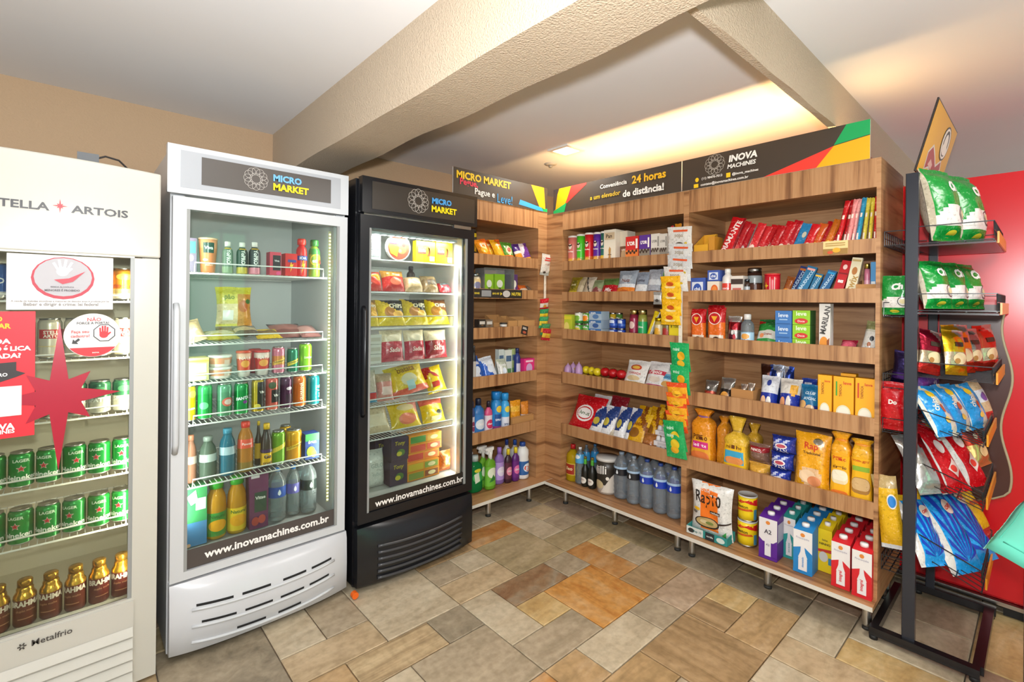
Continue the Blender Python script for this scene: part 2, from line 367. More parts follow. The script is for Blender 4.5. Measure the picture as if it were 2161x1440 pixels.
struct('wall_left', MB().box((1.2, YB, -0.05), (XB, YB + 0.12, ZCEIL + 0.05), PL_WALL))
struct('wall_right', MB().box((XB, YA, -0.05), (XB + 0.12, YB + 0.12, ZCEIL + 0.05), PL_CEIL))
def rough_beam(name, x0, x1, y0, y1, z0):
    """plastered beam with slightly wavy lower edges"""
    n = 60; b = MB(); r = random.Random(len(name)); lx = (x1 - x0) < (y1 - y0); vs = []; ph = [r.uniform(0, 6) for _ in range(4)]
    for i in range(n + 1):
        t = i / n; w = [0.003 * (sin(31 * t + p) + sin(67 * t + 2 * p)) for p in ph]
        if lx: y = y0 + (y1 - y0) * t; vs += [(x0, y, ZCEIL), (x0 + w[0] * .4, y, z0 + w[1]), (x1 + w[2], y, z0 + w[3]), (x1, y, ZCEIL)]
        else: x = x0 + (x1 - x0) * t; vs += [(x, y1, ZCEIL), (x, y1 + w[0], z0 + w[1]), (x, y0 + w[2] * .4, z0 + w[3] * .5), (x, y0, ZCEIL)]
    fs = []
    for i in range(n):
        a = i * 4; fs += [(a, a + 1, a + 5, a + 4), (a + 1, a + 2, a + 6, a + 5), (a + 2, a + 3, a + 7, a + 6)]
    return struct(name, b.add(vs, fs, PL_BEAM))
rough_beam('trim_1', 0.938, 1.19, YA, YB, 2.213)
rough_beam('trim_2', 1.19, XB, 0.664, 0.692, 2.279)

# ---------------------------------------------------------------- the corner shelving
CH = mat('#cfcdc8', 'metal'); EDGE = mat('#dcd7cb', 'plastic')
def shelving(name, label, axis, front, s0, s1, zs, lips, cornice, base_front, base_s, legs, deep=0.48, fillers=()):
    """one bay of shelving; axis 'y' runs along Y with its front to -X, axis 'x' along X with its front to -Y"""
    root = empty(name, (front, (s0 + s1) / 2, 0) if axis == 'y' else ((s0 + s1) / 2, front, 0)); tag(root, label, 'shelves', 'wooden shelf bays of the shop corner'); inv = -Vector(root.location)
    def bx(m, a0, a1, d0, d1, z0, z1, **k):
        lo, hi = ((d0, a0, z0), (d1, a1, z1)) if axis == 'y' else ((a0, d0, z0), (a1, d1, z1))
        return m.box(lo, hi, **k)
    def P(nm, m, par=root, bev=0):
        o = part(nm, m, par, bev)
        o.location = inv if par is root else (0, 0, 0); return o
    T = 0.016; top = cornice[1]; side_m = WOOD_H; sh_m = WOOD_Y if axis == 'y' else WOOD_X; bk = front + deep
    for a in (s0, s1 - T): P('side_panel', bx(MB(), a, a + T, front, bk, base_zt, top, mt=side_m))
    P('back_panel', bx(MB(), s0 + T, s1 - T, bk - 0.008, bk, base_zt, top, mt=WOOD_H))
    P('top_board', bx(MB(), s0 + T, s1 - T, front + T, bk - 0.008, cornice[0] + 0.004, cornice[0] + 0.02, mt=sh_m))
    P('cornice', bx(MB(), s0 + T, s1 - T, front, front + T, cornice[0], top, mt=WOOD_V))
    for k, (lb, lt) in enumerate(lips):
        s = P('shelf_board', bx(MB(), s0 + T, s1 - T, front + T, bk - 0.008, zs[k + 1] - 0.016, zs[k + 1], mt=sh_m))
        l = part('front_lip', bx(MB(), s0 + T, s1 - T, front, front + T, lb, lt, mt=WOOD_V), s)
    b = P('base_board', bx(MB(), base_s[0], base_s[1], base_front + 0.002, bk, 0.146, base_zt, mt=sh_m))
    part('white_edge', bx(MB(), base_s[0], base_s[1], base_front, base_front + 0.002, 0.146, base_zt, mt=EDGE), b)
    for fa in fillers: P('corner_panel', bx(MB(), *fa, base_zt, top, mt=WOOD_H))
    for (a, d) in legs:
        c = (d, a, 0) if axis == 'y' else (a, d, 0)
        l = P('leg', MB().lathe([(0.017, 0.012), (0.019, 0.03), (0.0185, 0.1), (0.018, 0.146)], CH, 14, c))
        part('foot', MB().lathe([(0.019, 0.0), (0.019, 0.011), (0.016, 0.014)], mat('#2b2a28', 'rubber'), 14, c), l)
    return root
base_zt = 0.166
RL = [(1.682, 1.747), (1.463, 1.527), (1.193, 1.264), (0.876, 0.955), (0.511, 0.585)]
LL = [(1.697, 1.769), (1.473, 1.539), (1.206, 1.28), (0.882, 0.958), (0.517, 0.592)]
shelving('shelf_unit', 'left bay of the long wooden shelving, between corner and hanging green packets', 'y', 2.61, 1.396, 2.36, RS_ := {1: 1.70, 2: 1.482, 3: 1.212, 4: 0.895, 5: 0.53}, RL, (1.972, 2.10), 2.526, (1.396, 2.418), [(2.33, 2.655), (1.90, 2.655), (1.455, 2.655), (2.3, 3.0), (1.455, 3.0)], fillers=[(2.36, 2.50, 2.61, 2.626)])
shelving('shelf_unit', 'right bay of the long wooden shelving, ending beside the black snack rack', 'y', 2.61, 0.49, 1.396, RS_, RL, (1.972, 2.10), 2.526, (0.49, 1.396), [(1.385 - 0.02, 2.655), (0.953, 2.655), (0.535, 2.655), (1.36, 3.0), (0.53, 3.0)])
shelving('shelf_unit', 'short wooden shelving beside the black fridge, turned to face along the floor', 'x', 2.5, 1.765, 2.536, {1: 1.716, 2: 1.492, 3: 1.226, 4: 0.90, 5: 0.536}, LL, (1.99, 2.12), 2.42, (1.765, 3.09), [(2.10, 2.535), (2.485, 2.535), (1.85, 2.9), (2.9, 2.9)], fillers=[(2.536, 2.61, 2.5, 2.516)])

# ---------------------------------------------------------------- printed header boards on the shelving
def sun_logo(cu, cv, r, asp, col):
    """ring of loops, as on the shop's emblem"""
    out = []
    for k in range(12):
        a = 2 * pi * k / 12; out.append(('ring', cu + r * 0.68 * cos(a), cv + asp * r * 0.68 * sin(a), r * 0.33, r * 0.308, col))
    return out + [('ring', cu, cv, r * 0.52, r * 0.5, col)]
K_, Y_, R_, G_, B_ = '#40352a', '#e3a30c', '#e8322a', '#0d9d50', '#2b94d8'
def banner(name, label, axis, pos, s_left, s_right, z0, z1, pr, th=0.006):
    """board standing on the cornice; s_left / s_right as seen from the room"""
    h = z1 - z0; root_loc = (pos, (s_left + s_right) / 2, z0) if axis == 'y' else ((s_left + s_right) / 2, pos, z0); w = abs(s_right - s_left)
    b = MB().box((-w / 2, 0, 0), (w / 2, th, h), mat('#e6e2da', 'paper')); o = part(name, b); o.location = root_loc; o.rotation_euler = (0, 0, -pi / 2 if axis == 'y' else 0)
    tag(o, label, 'sign'); S = flatS((-w / 2, 0, 0), (w, 0, 0), (0, 0, h), (0, -1, 0))
    part('print', printed(MB(), S, [('r', 0, 0, 1, 1, K_)] + pr(w, h), w, h, 'paper', flat=True), o)
    return o
banner('header_sign', 'black header board about convenience in white and yellow lettering, left half of the long sign', 'y', 2.606, 2.43, 1.425, 2.10, 2.275, lambda w, h: [
    ('p', [(0.0, 0), (0.05, 0.0), (0.115, 0.36), (0.175, 1), (0.055, 1), (0.0, 0.3)], Y_), ('p', [(0.115, 0.3), (0.30, 0.93), (0.305, 1), (0.165, 1)], R_), ('p', [(0.0, 0), (0.105, 0), (0.125, 0.36), (0.0, 0.1)], G_), ('p', [(0.0, 0.1), (0.02, 0.16), (0.045, 1), (0.0, 1)], '#2d2c33'),
    ('t', 'Conveniência', 0.525, 0.71, 0.21, '#f0ede6'), ('t', '24 horas', 0.785, 0.72, 0.235, '#f0b912', {'bold': 0.03}), ('t', 'a um elevador', 0.46, 0.36, 0.245, '#e0b51c', {'shear': 0.1}), ('t', 'de distância!', 0.745, 0.28, 0.29, '#f4f1ea', {'bold': 0.03})])
banner('header_sign', 'black header board with the sun-shaped shop emblem and green and yellow corner', 'y', 2.606, 1.42, 0.53, 2.10, 2.275, lambda w, h: [
    ('p', [(0.845, 0.52), (0.9, 1), (1, 1), (1, 0.62)], '#0a9f55'), ('p', [(0.845, 0.5), (1, 0.6), (1, 0), (0.765, 0)], '#e6ab08'), ('p', [(0.50, 0), (0.765, 0), (0.845, 0.5)], '#e63a2b')]
    + sun_logo(0.215, 0.66, 0.062, w / h, '#d9d4c8') + [('t', 'INOVA', 0.385, 0.73, 0.165, '#f2efe8', {'bold': 0.045, 'shear': 0.15}), ('t', 'MACHINES', 0.378, 0.5, 0.165, '#f2efe8', {'bold': 0.03, 'shear': 0.15}),
    ('t', '(11) 98470-7013', 0.20, 0.27, 0.13, '#f2efe8'), ('e', 0.105, 0.27, 0.012, 0.07, '#f0c418'), ('t', '@inova_machines', 0.40, 0.24, 0.15, '#f2efe8'), ('r', 0.29, 0.17, 0.315, 0.31, '#f0c418'), ('t', 'contato@inovamachines.com.br', 0.275, 0.08, 0.29, '#f2efe8'), ('r', 0.085, 0.02, 0.115, 0.14, '#f0c418')])
banner('header_sign', 'black header board with yellow MICRO MARKET title above the short shelving', 'x', 2.494, 1.755, 2.604, 2.12, 2.295, lambda w, h: [
    ('p', [(0.86, 0.0), (1, 0.0), (1, 0.14), (0.88, 0.1)], G_), ('p', [(0.66, 0.10), (0.675, 0.3), (0.93, 0.14), (0.95, 0.0), (0.9, 0.0)], B_), ('p', [(0.80, 1), (0.90, 0.16), (0.975, 0.1), (0.955, 1)], Y_),
    ('t', 'MICRO MARKET', 0.30, 0.76, 0.54, '#f4c713', {'bold': 0.04}), ('t', 'Pegue,', 0.145, 0.5, 0.17, '#e0334f', {'bold': 0.03}), ('t', 'Pague e', 0.30, 0.24, 0.2, '#efece6', {'bold': 0.02}), ('t', 'Leve!', 0.505, 0.18, 0.16, '#2b9fe6', {'bold': 0.0, 'tall': 1.25})])

# ---------------------------------------------------------------- lamp and sensor on the ceiling
t = empty('ceiling_lamp', (2.5, 2.22, ZCEIL)); tag(t, 'square recessed downlight glowing in the ceiling above the corner shelves', 'lamp')
m = MB(); 
for (x0, y0, x1, y1) in ((-0.09, -0.09, 0.09, -0.065), (-0.09, 0.065, 0.09, 0.09), (-0.09, -0.065, -0.065, 0.065), (0.065, -0.065, 0.09, 0.065)): m.box((x0, y0, -0.012), (x1, y1, 0), mat('#e8e6e2', 'plastic'))
part('frame', m, t); part('diffuser', MB().box((-0.065, -0.065, -0.008), (0.065, 0.065, -0.002), mat('#fff6e8', 'emit9')), t)
t = empty('smoke_sensor', on(1162, 346, 2, ZCEIL)); tag(t, 'small grey sensor on the ceiling left of the downlight', 'sensor')
part('base', MB().lathe([(0.022, -0.012), (0.045, -0.006), (0.048, 0.0)], mat('#b9b5ae', 'plastic'), 18), t); part('bulb', MB().lathe([(0.0, -0.03), (0.012, -0.028), (0.02, -0.012)], mat('#8f8c86', 'plastic'), 14), t)

# ---------------------------------------------------------------- tall red cabinet at the right
t = empty('red_cabinet', (3.56, 0.35, 0)); tag(t, 'tall glossy red cabinet standing behind the black snack rack', 'cabinet')
RD = mat('#c8101c', 'enamel')
part('body', MB().box((-0.31, -0.95, 0.07), (0.34, 0.85, 2.08), RD), t, 0.006)
part('door', MB().box((-0.345, -0.286, 0.09), (-0.312, 0.845, 2.075), RD), t, 0.006); part('door', MB().box((-0.345, -0.945, 0.09), (-0.312, -0.294, 2.075), RD), t, 0.006)
part('bottom_trim', MB().box((-0.335, -0.95, 0.052), (0.34, 0.85, 0.07), mat('#a9a49c', 'metal')), t)
for x in (-0.27, 0.28):
    for y in (-0.85, -0.28, 0.75): part('foot', MB().box((x - 0.03, y - 0.06, 0), (x + 0.03, y + 0.06, 0.052), mat('#1c1c1d', 'rubber')), t)

# ---------------------------------------------------------------- added unseen door, panes glow green to tint the white fridge glass
w = MB(); AL = mat('#8f9593', 'metal')
for x0, x1 in ((1.02, 1.08), (1.62, 1.66), (1.96, 2.02)): w.box((x0, -3.66, 0), (x1, -3.60, 2.5), AL)
w.box((1.08, -3.66, 2.44), (1.96, -3.60, 2.5), AL); w.box((1.08, -3.66, 0), (1.96, -3.60, 0.06), AL)
dr = struct('added_glow_door', w)
for x0, x1 in ((1.08, 1.62), (1.66, 1.96)): part('pane', MB().box((x0, -3.635, 0.06), (x1, -3.625, 2.44), mat('#8fe0b6', 'emit1.8')), dr)
# ---------------------------------------------------------------- fridges
def fridge(name, label, x0, x1, yf, yb, z0, z1, col, inner, door, glass, kind, shelves, bottom, tint):
    """body shell open to the front; door = (x0, x1, z0, z1), glass = (x0, x1, z0, z1) in world figures; parts are built round the fridge's own base"""
    root = empty(name, ((x0 + x1) / 2, yf, 0)); tag(root, label, 'fridge'); ox, oy = root.location.x, root.location.y
    E = mat(col, kind); I = mat(inner, 'plastic')
    def B(a, b, m, mb=None): return (mb or MB()).box((a[0] - ox, a[1] - oy, a[2]), (b[0] - ox, b[1] - oy, b[2]), m)
    yd = yf + 0.045; T = 0.045
    m = B((x0, yd, z0), (x0 + T, yb, z1), E); B((x1 - T, yd, z0), (x1, yb, z1), E, m); B((x0 + T, yb - T, z0), (x1 - T, yb, z1), E, m)
    B((x0 + T, yd, z1 - 0.14), (x1 - T, yb - T, z1), E, m); B((x0 + T, yd, z0), (x1 - T, yb - T, bottom - 0.02), E, m)
    part('body', m, root, 0.004)
    m = B((x0 + T, yd + 0.01, bottom - 0.02), (x0 + T + 0.006, yb - T - 0.006, z1 - 0.14), I); B((x1 - T - 0.006, yd + 0.01, bottom - 0.02), (x1 - T, yb - T - 0.006, z1 - 0.14), I, m)
    B((x0 + T + 0.006, yb - T - 0.006, bottom - 0.02), (x1 - T - 0.006, yb - T, z1 - 0.14), I, m); B((x0 + T + 0.006, yd + 0.01, bottom - 0.02), (x1 - T - 0.006, yb - T - 0.006, bottom - 0.006), I, m); B((x0 + T, yd + 0.01, z1 - 0.146), (x1 - T, yb - T, z1 - 0.14), I, m)
    part('liner', m, root)
    dx0, dx1, dz0, dz1 = door; gx0, gx1, gz0, gz1 = glass; dy = yd - 0.004
    m = B((dx0, yf, dz0), (gx0, dy, dz1), E); B((gx1, yf, dz0), (dx1, dy, dz1), E, m); B((gx0, yf, gz1), (gx1, dy, dz1), E, m); B((gx0, yf, dz0), (gx1, dy, gz0), E, m)
    d = part('door', m, root, 0.005)
    part('glass_pane', B((gx0, yf + 0.014, gz0), (gx1, yf + 0.018, gz1), mat(tint, 'glass')), d)
    g = B((gx0, yf + 0.003, gz0), (gx0 + 0.012, yf + 0.014, gz1), mat('#8f918f', 'plastic')); B((gx1 - 0.012, yf + 0.003, gz0), (gx1, yf + 0.014, gz1), mat('#8f918f', 'plastic'), g)
    part('gasket', g, d)
    wm = mat('#e9e9e6', 'plastic'); sx0, sx1 = x0 + T + 0.016, x1 - T - 0.016
    for z, rail in shelves:
        m = MB(); y0, y1 = yd + 0.035, yb - T - 0.03; zt = z - 0.004
        for y in (y0, y1): m.tube([(sx0 - ox, y - oy, zt - 0.004), (sx1 - ox, y - oy, zt - 0.004)], 0.0038, wm, 6)
        for k in range(31):
            x = sx0 + (sx1 - sx0) * k / 30; m.tube([(x - ox, y0 - oy, zt), (x - ox, y1 - oy, zt)], 0.0017, wm, 4)
        if rail: m.tube([(sx0 + .03 - ox, y0 - oy, zt), (sx0 + .03 - ox, y0 - oy - .002, zt + rail), (sx1 - .03 - ox, y0 - oy - .002, zt + rail), (sx1 - .03 - ox, y0 - oy, zt)], 0.0032, wm, 6)
        part('wire_shelf', m, root)
    return root, d, B, (ox, oy)
def led_strip(root, B, ox, oy, x, y, z0, z1, power, warm=(1, 0.93, 0.75)):
    p = part('light_strip', MB().box((x - 0.006 - ox, y - oy, z0), (x + 0.006 - ox, y + 0.004 - oy, z1), mat('#cfc9a8', 'plastic')), root)
    m = MB(); n = int((z1 - z0) / 0.0165)
    for k in range(n): z = z0 + 0.008 + k * 0.0165; m.box((x - 0.0035 - ox, y - 0.002 - oy, z), (x + 0.0035 - ox, y - oy, z + 0.006), mat('#ffedaa', 'emit5'))
    part('lit_diodes', m, p, kind='stuff')
def fridge_lamp(name, loc, target, sx, sy, power, col): return area(name, loc, target, sx, power, col, size_y=sy)

# white fridge
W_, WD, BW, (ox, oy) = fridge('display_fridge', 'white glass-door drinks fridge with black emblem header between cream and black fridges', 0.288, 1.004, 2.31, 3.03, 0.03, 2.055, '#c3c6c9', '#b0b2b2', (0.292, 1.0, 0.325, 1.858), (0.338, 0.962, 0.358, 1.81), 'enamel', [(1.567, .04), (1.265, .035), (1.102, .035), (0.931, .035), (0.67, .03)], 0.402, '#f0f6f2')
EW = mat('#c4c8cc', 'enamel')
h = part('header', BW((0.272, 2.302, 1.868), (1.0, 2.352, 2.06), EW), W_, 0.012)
part('inner_frame', BW((0.315, 2.3005, 1.893), (0.96, 2.303, 2.04), mat('#a9adb3', 'enamel')), h)
S = flatS((0.385 - ox, 2.30 - oy, 1.913), (0.527, 0, 0), (0, 0, 0.112), (0, -1, 0))
part('emblem_panel', printed(MB(), S, [('r', 0, 0, 1, 1, '#55504d')] + sun_logo(0.38, 0.52, 0.092, 0.527 / 0.112, '#cfcac4') + [('t', 'MICRO', 0.625, 0.68, 0.23, '#6fb3e6', {'bold': 0.045}), ('t', 'MARKET', 0.655, 0.33, 0.29, '#f1d51a', {'bold': 0.045})], 0.527, 0.112, 'gloss', flat=True), h)
S = flatS((0.34 - ox, 2.322 - oy, 0.36), (0.62, 0, 0), (0, 0, 0.078), (0, -1, 0))
part('lettering_band', printed(MB(), S, [('r', 0, 0, 1, 1, '#4a4442'), ('t', 'www.inovamachines.com.br', 0.53, 0.52, 0.83, '#f2efec', {'bold': 0.03})], 0.62, 0.078, 'gloss', flat=True), WD)
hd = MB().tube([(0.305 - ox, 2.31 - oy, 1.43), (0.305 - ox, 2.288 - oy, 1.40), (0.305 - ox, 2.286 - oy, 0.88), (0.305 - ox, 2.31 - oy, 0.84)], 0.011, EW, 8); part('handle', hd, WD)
# curved kick plate with louvre slots
def kick(root, ox, oy, x0, x1, y, z0, z1, m, belly, name='kick_plate'):
    n = 24; prof = [(z0, 0.0), (z0 + 0.03, belly * .8), ((z0 + z1) / 2, belly), (z1 - 0.03, belly * .75), (z1, 0.15 * belly)]; b = MB(); vs = []; fs = []
    for (z, o) in prof:
        for i in range(n + 1):
            t = i / n; e = (1 - abs(2 * t - 1) ** 3.0); lo = z + (0.022 * (1 - e) if z == z0 else 0); vs.append((x0 + (x1 - x0) * t - ox, y - o * (0.25 + 0.75 * e) - oy, lo))
    for j in range(len(prof) - 1):
        for i in range(n): a = j * (n + 1) + i; fs.append((a, a + 1, a + n + 2, a + n + 1))
    b.add(vs, fs, m, True)
    k = len(vs); back = [(x0 - ox, y + 0.05 - oy, z0 + 0.02), (x1 - ox, y + 0.05 - oy, z0 + 0.02), (x1 - ox, y + 0.05 - oy, z1), (x0 - ox, y + 0.05 - oy, z1)]
    L = len(prof) - 1; b.add(vs + back, [tuple(range(0, n + 1))[::-1] + (k, k + 1), tuple(L * (n + 1) + i for i in range(n + 1)) + (k + 2, k + 3), tuple(j * (n + 1) for j in range(L + 1)) + (k + 3, k), tuple(j * (n + 1) + n for j in range(L, -1, -1)) + (k + 1, k + 2)], m)
    def front(u, z):
        e = (1 - abs(2 * u - 1) ** 3.0)
        for q in range(L):
            if prof[q][0] <= z <= prof[q + 1][0]: t = (z - prof[q][0]) / (prof[q + 1][0] - prof[q][0]); o = prof[q][1] * (1 - t) + prof[q + 1][1] * t; break
        return x0 + (x1 - x0) * u - ox, y - o * (0.25 + 0.75 * e) - oy
    return part(name, b, root), front
kp, fr = kick(W_, ox, oy, 0.292, 1.01, 2.318, 0.012, 0.314, mat('#c6c8cc', 'enamel'), 0.062)
for zr, segs, dip in ((0.232, ((0.12, 0.30), (0.345, 0.5), (0.57, 0.71), (0.745, 0.88)), 0.02), (0.168, ((0.145, 0.315), (0.36, 0.51), (0.555, 0.695), (0.73, 0.86)), 0.026), (0.105, ((0.32, 0.475), (0.545, 0.68)), 0.03)):
    r = MB(); 
    for (u0, u1, mt, wd, lift) in [(0.10, 0.90, mat('#c6c9cc', 'enamel'), 0.014, 0.005)]:
        pts = []
        for i in range(17): u = u0 + (u1 - u0) * i / 16; z = zr - 0.016 - dip * (1 - (2 * u - 1) ** 2); x, y = fr(u, z); pts.append((x, y - 0.001, z))
        r.tube(pts, 0.006, mt, 8)
    part('louvre', r, kp)
    for (u0, u1) in segs:
        q = MB(); vs = []; n = 8
        for i in range(n + 1):
            u = u0 + (u1 - u0) * i / n; z = zr - dip * (1 - (2 * u - 1) ** 2)
            for dz in (-0.005, 0.005): x, y = fr(u, z + dz); vs.append((x, y - 0.0015, z + dz))
        q.add(vs, [(2 * i, 2 * i + 2, 2 * i + 3, 2 * i + 1) for i in range(n)], mat('#191919', 'matte')); part('slot', q, kp)
for x in (0.33, 0.96):
    for y in (2.42, 2.97): part('foot', MB().lathe([(0.02, 0), (0.02, 0.03)], mat('#222222', 'rubber'), 12, (x - ox, y - oy, 0)), W_)
led_strip(W_, BW, ox, oy, 0.938, 2.372, 0.46, 1.79, 0)
fridge_lamp('white_fridge_light', (0.93, 2.385, 1.15), (0.62, 2.62, 1.15), 0.03, 1.3, 3.6, (1, 0.97, 0.9))
fridge_lamp('white_fridge_light_left', (0.36, 2.385, 1.15), (0.62, 2.62, 1.15), 0.03, 1.3, 2.2, (0.93, 1, 0.95))

# black fridge
K_F, KD, BK, (ox, oy) = fridge('display_fridge', 'black glass-door frozen food fridge beside the short wooden shelving', 1.04, 1.752, 2.265, 2.97, 0.03, 2.06, '#15161a', '#d8d8d4', (1.046, 1.75, 0.345, 1.878), (1.094, 1.704, 0.392, 1.815), 'enamel', [(1.672, 0), (1.502, 0), (1.312, .06), (1.117, 0), (0.907, .035), (0.733, .03)], 0.442, '#eef4f1')
EK = mat('#17181c', 'enamel')
h = part('header', BK((1.05, 2.255, 1.888), (1.762, 2.307, 2.066), EK), K_F, 0.01)
S = flatS((1.10 - ox, 2.254 - oy, 1.908), (0.64, 0, 0), (0, 0, 0.138), (0, -1, 0))
part('emblem_panel', printed(MB(), S, [('r', 0, 0, 1, 1, '#38332e')] + sun_logo(0.41, 0.55, 0.10, 0.64 / 0.138, '#d5d0c8') + [('t', 'MICRO', 0.64, 0.66, 0.20, '#4aa3e8', {'bold': 0.045}), ('t', 'MARKET', 0.665, 0.34, 0.26, '#f3d91a', {'bold': 0.045})], 0.64, 0.138, 'gloss', flat=True), h)
part('key_lock', BK((1.60, 2.258, 1.868), (1.72, 2.268, 1.886), mat('#9aa0a6', 'metal')), KD)
S = flatS((1.094 - ox, 2.277 - oy, 0.394), (0.61, 0, 0), (0, 0, 0.066), (0, -1, 0))
part('lettering_band', printed(MB(), S, [('r', 0, 0, 1, 1, '#26221f'), ('t', 'www.inovamachines.com.br', 0.53, 0.45, 0.90, '#f0ede8', {'bold': 0.02})], 0.61, 0.066, 'gloss', flat=True), KD)
part('handle', MB().tube([(1.066 - ox, 2.265 - oy, 1.42), (1.066 - ox, 2.243 - oy, 1.40), (1.066 - ox, 2.243 - oy, 0.90), (1.066 - ox, 2.265 - oy, 0.88)], 0.009, EK, 8), KD)
kp, fr = kick(K_F, ox, oy, 1.044, 1.75, 2.27, 0.014, 0.325, EK, 0.045)
for zr in (0.235, 0.203, 0.171, 0.139, 0.107, 0.075):
    pts = []
    for i in range(17): u = 0.14 + 0.73 * i / 16; z = zr - 0.024 * (1 - (2 * u - 1) ** 2); x, y = fr(u, z); pts.append((x, y - 0.001, z))
    part('louvre', MB().tube(pts, 0.0075, mat('#3c3d40', 'enamel'), 8), kp)
for x in (1.08, 1.71):
    for y in (2.36, 2.92): part('foot', MB().lathe([(0.02, 0), (0.02, 0.03)], mat('#222222', 'rubber'), 12, (x - ox, y - oy, 0)), K_F)
l = part('top_lamp', BK((1.13, 2.325, 1.795), (1.67, 2.345, 1.806), mat('#cfd3d3', 'plastic')), K_F)
m = MB()
for k in range(12): x = 1.15 + k * 0.043; BK((x, 2.322, 1.793), (x + 0.026, 2.345, 1.795), mat('#f4fbff', 'emit4'), m)
part('lit_diodes', m, l, kind='stuff')
fridge_lamp('black_fridge_light', (1.40, 2.35, 1.79), (1.40, 2.6, 1.0), 0.5, 0.03, 4.0, (0.97, 0.99, 1.0))
fridge_lamp('black_fridge_light_side', (1.692, 2.345, 1.1), (1.35, 2.6, 1.1), 0.03, 1.3, 3.6, (1, 0.98, 0.92))
o = part('orange_wheel', MB().prism([(0.016 * cos(2 * pi * k / 16), 0.020 + 0.016 * sin(2 * pi * k / 16)) for k in range(16)], -0.012, 0.012, mat('#e8661a', 'plastic')), K_F); o.location = (1.028 - ox, 2.252 - oy, 0)

# cream fridge, cut by the left edge of the picture
C_F, CD, BC, (ox, oy) = fridge('display_fridge', 'cream white beer fridge at the left edge with a dark red star on its glass', -0.50, 0.25, 2.275, 2.93, 0.02, 1.92, '#bfbdb3', '#cfc7b4', (-0.497, 0.247, 0.02, 1.60), (-0.42, 0.172, 0.338, 1.606), 'enamel', [(1.445, 0.02), (1.233, 0.02), (1.02, 0.03), (0.793, 0.035), (0.596, 0.035)], 0.31, '#f1f4ee')
EC = mat('#bfbdb3', 'enamel')
pr = [(-0.5, 1.605), (0.25, 1.605), (0.25, 1.925)] + [(0.25 - 0.75 * k / 12, 1.925 + 0.014 * (1 - (2 * k / 12 - 1) ** 2) * (1 if 0 < k < 12 else 0)) for k in range(1, 12)] + [(-0.5, 1.925)]
h = part('header', MB().prism([(a - ox, b) for a, b in pr], 2.275 - oy, 2.33 - oy, EC), C_F, 0.006)
S = flatS((-0.5 - ox, 2.274 - oy, 1.605), (0.75, 0, 0), (0, 0, 0.32), (0, -1, 0))
part('lettering', printed(MB(), S, [('t', 'STELLA', 0.496, 0.48, 0.186, '#3b3a3c', {'bold': 0.025, 'hv': .085})], 0.75, 0.32, 'gloss', flat=True), h)
part('red_star', printed(MB(), S, [('p', [(.624 + r_ * cos(pi / 2 + pi * k / 8), .50 + r_ * 2.344 * sin(pi / 2 + pi * k / 8)) for k in range(16) for r_ in ((.008 if k % 2 else (.026 if k % 4 == 0 else .015)) * (1.25 if k % 8 == 0 and k % 16 in (0, 8) else 1),)], '#d8232f')], 0.75, 0.32, 'gloss', flat=True), h)
part('lettering', printed(MB(), S, [('t', 'ARTOIS', 0.765, 0.48, 0.207, '#3b3a3c', {'bold': 0.025, 'hv': .085})], 0.75, 0.32, 'gloss', flat=True), h)
lp = part('lower_panel', BC((-0.44, 2.268, 0.05), (0.178, 2.276, 0.33), mat('#c1bfb6', 'enamel')), CD)
S = flatS((-0.44 - ox, 2.266 - oy, 0.25), (0.61, 0, 0), (0, 0, 0.08), (0, -1, 0))
sn = []
for k in range(6): a = pi / 3 * k; sn.append(('p', [(0.535 + 0.018 * cos(a) - 0.003 * sin(a), 0.6 + 0.018 * 7.6 * sin(a) + 0.003 * 7.6 * cos(a)), (0.535 + 0.005 * cos(a) - 0.004 * sin(a), 0.6 + 0.005 * 7.6 * sin(a) + 0.004 * 7.6 * cos(a)), (0.535 + 0.005 * cos(a) + 0.004 * sin(a), 0.6 + 0.005 * 7.6 * sin(a) - 0.004 * 7.6 * cos(a)), (0.535 + 0.018 * cos(a) + 0.003 * sin(a), 0.6 + 0.018 * 7.6 * sin(a) - 0.003 * 7.6 * cos(a))], '#43403d'))
part('snowflake_emblem', printed(MB(), S, sn, 0.61, 0.08, 'gloss', flat=True), lp)
part('lettering', printed(MB(), S, [('t', 'Metalfrio', 0.655, 0.6, 0.165, '#43403d', {'bold': 0.012})], 0.61, 0.08, 'gloss', flat=True), lp)
for k in range(5):
    z = 0.235 - k * 0.042; x0, x1 = -0.44 - ox, 0.176 - ox
    part('louvre', MB().add([(x0, 2.266 - oy, z), (x1, 2.266 - oy, z), (x1, 2.254 - oy, z - 0.03), (x0, 2.254 - oy, z - 0.03), (x0, 2.267 - oy, z - 0.034), (x1, 2.267 - oy, z - 0.034)], [(0, 3, 2, 1), (3, 4, 5, 2)], mat('#c6c4bb', 'enamel')), lp)
pb = on(186, 352, 1, 2.34)
part('power_box', MB().box((-0.03, -0.025, 0), (0.03, 0.025, 0.04), mat('#4a4d50', 'plastic')), C_F, 0.004).location = (pb.x - ox, 2.37 - oy, 1.938)
part('cable', MB().tube([(pb.x + .025 - ox, 2.38 - oy, 1.97), (pb.x + .05 - ox, 2.39 - oy, 1.985), (pb.x + .09 - ox, 2.40 - oy, 1.98), (pb.x + .12 - ox, 2.42 - oy, 1.955), (pb.x + .135 - ox, 2.45 - oy, 1.935), (pb.x + .14 - ox, 2.6 - oy, 1.925)], 0.0035, mat('#2b2725', 'rubber'), 6), C_F)
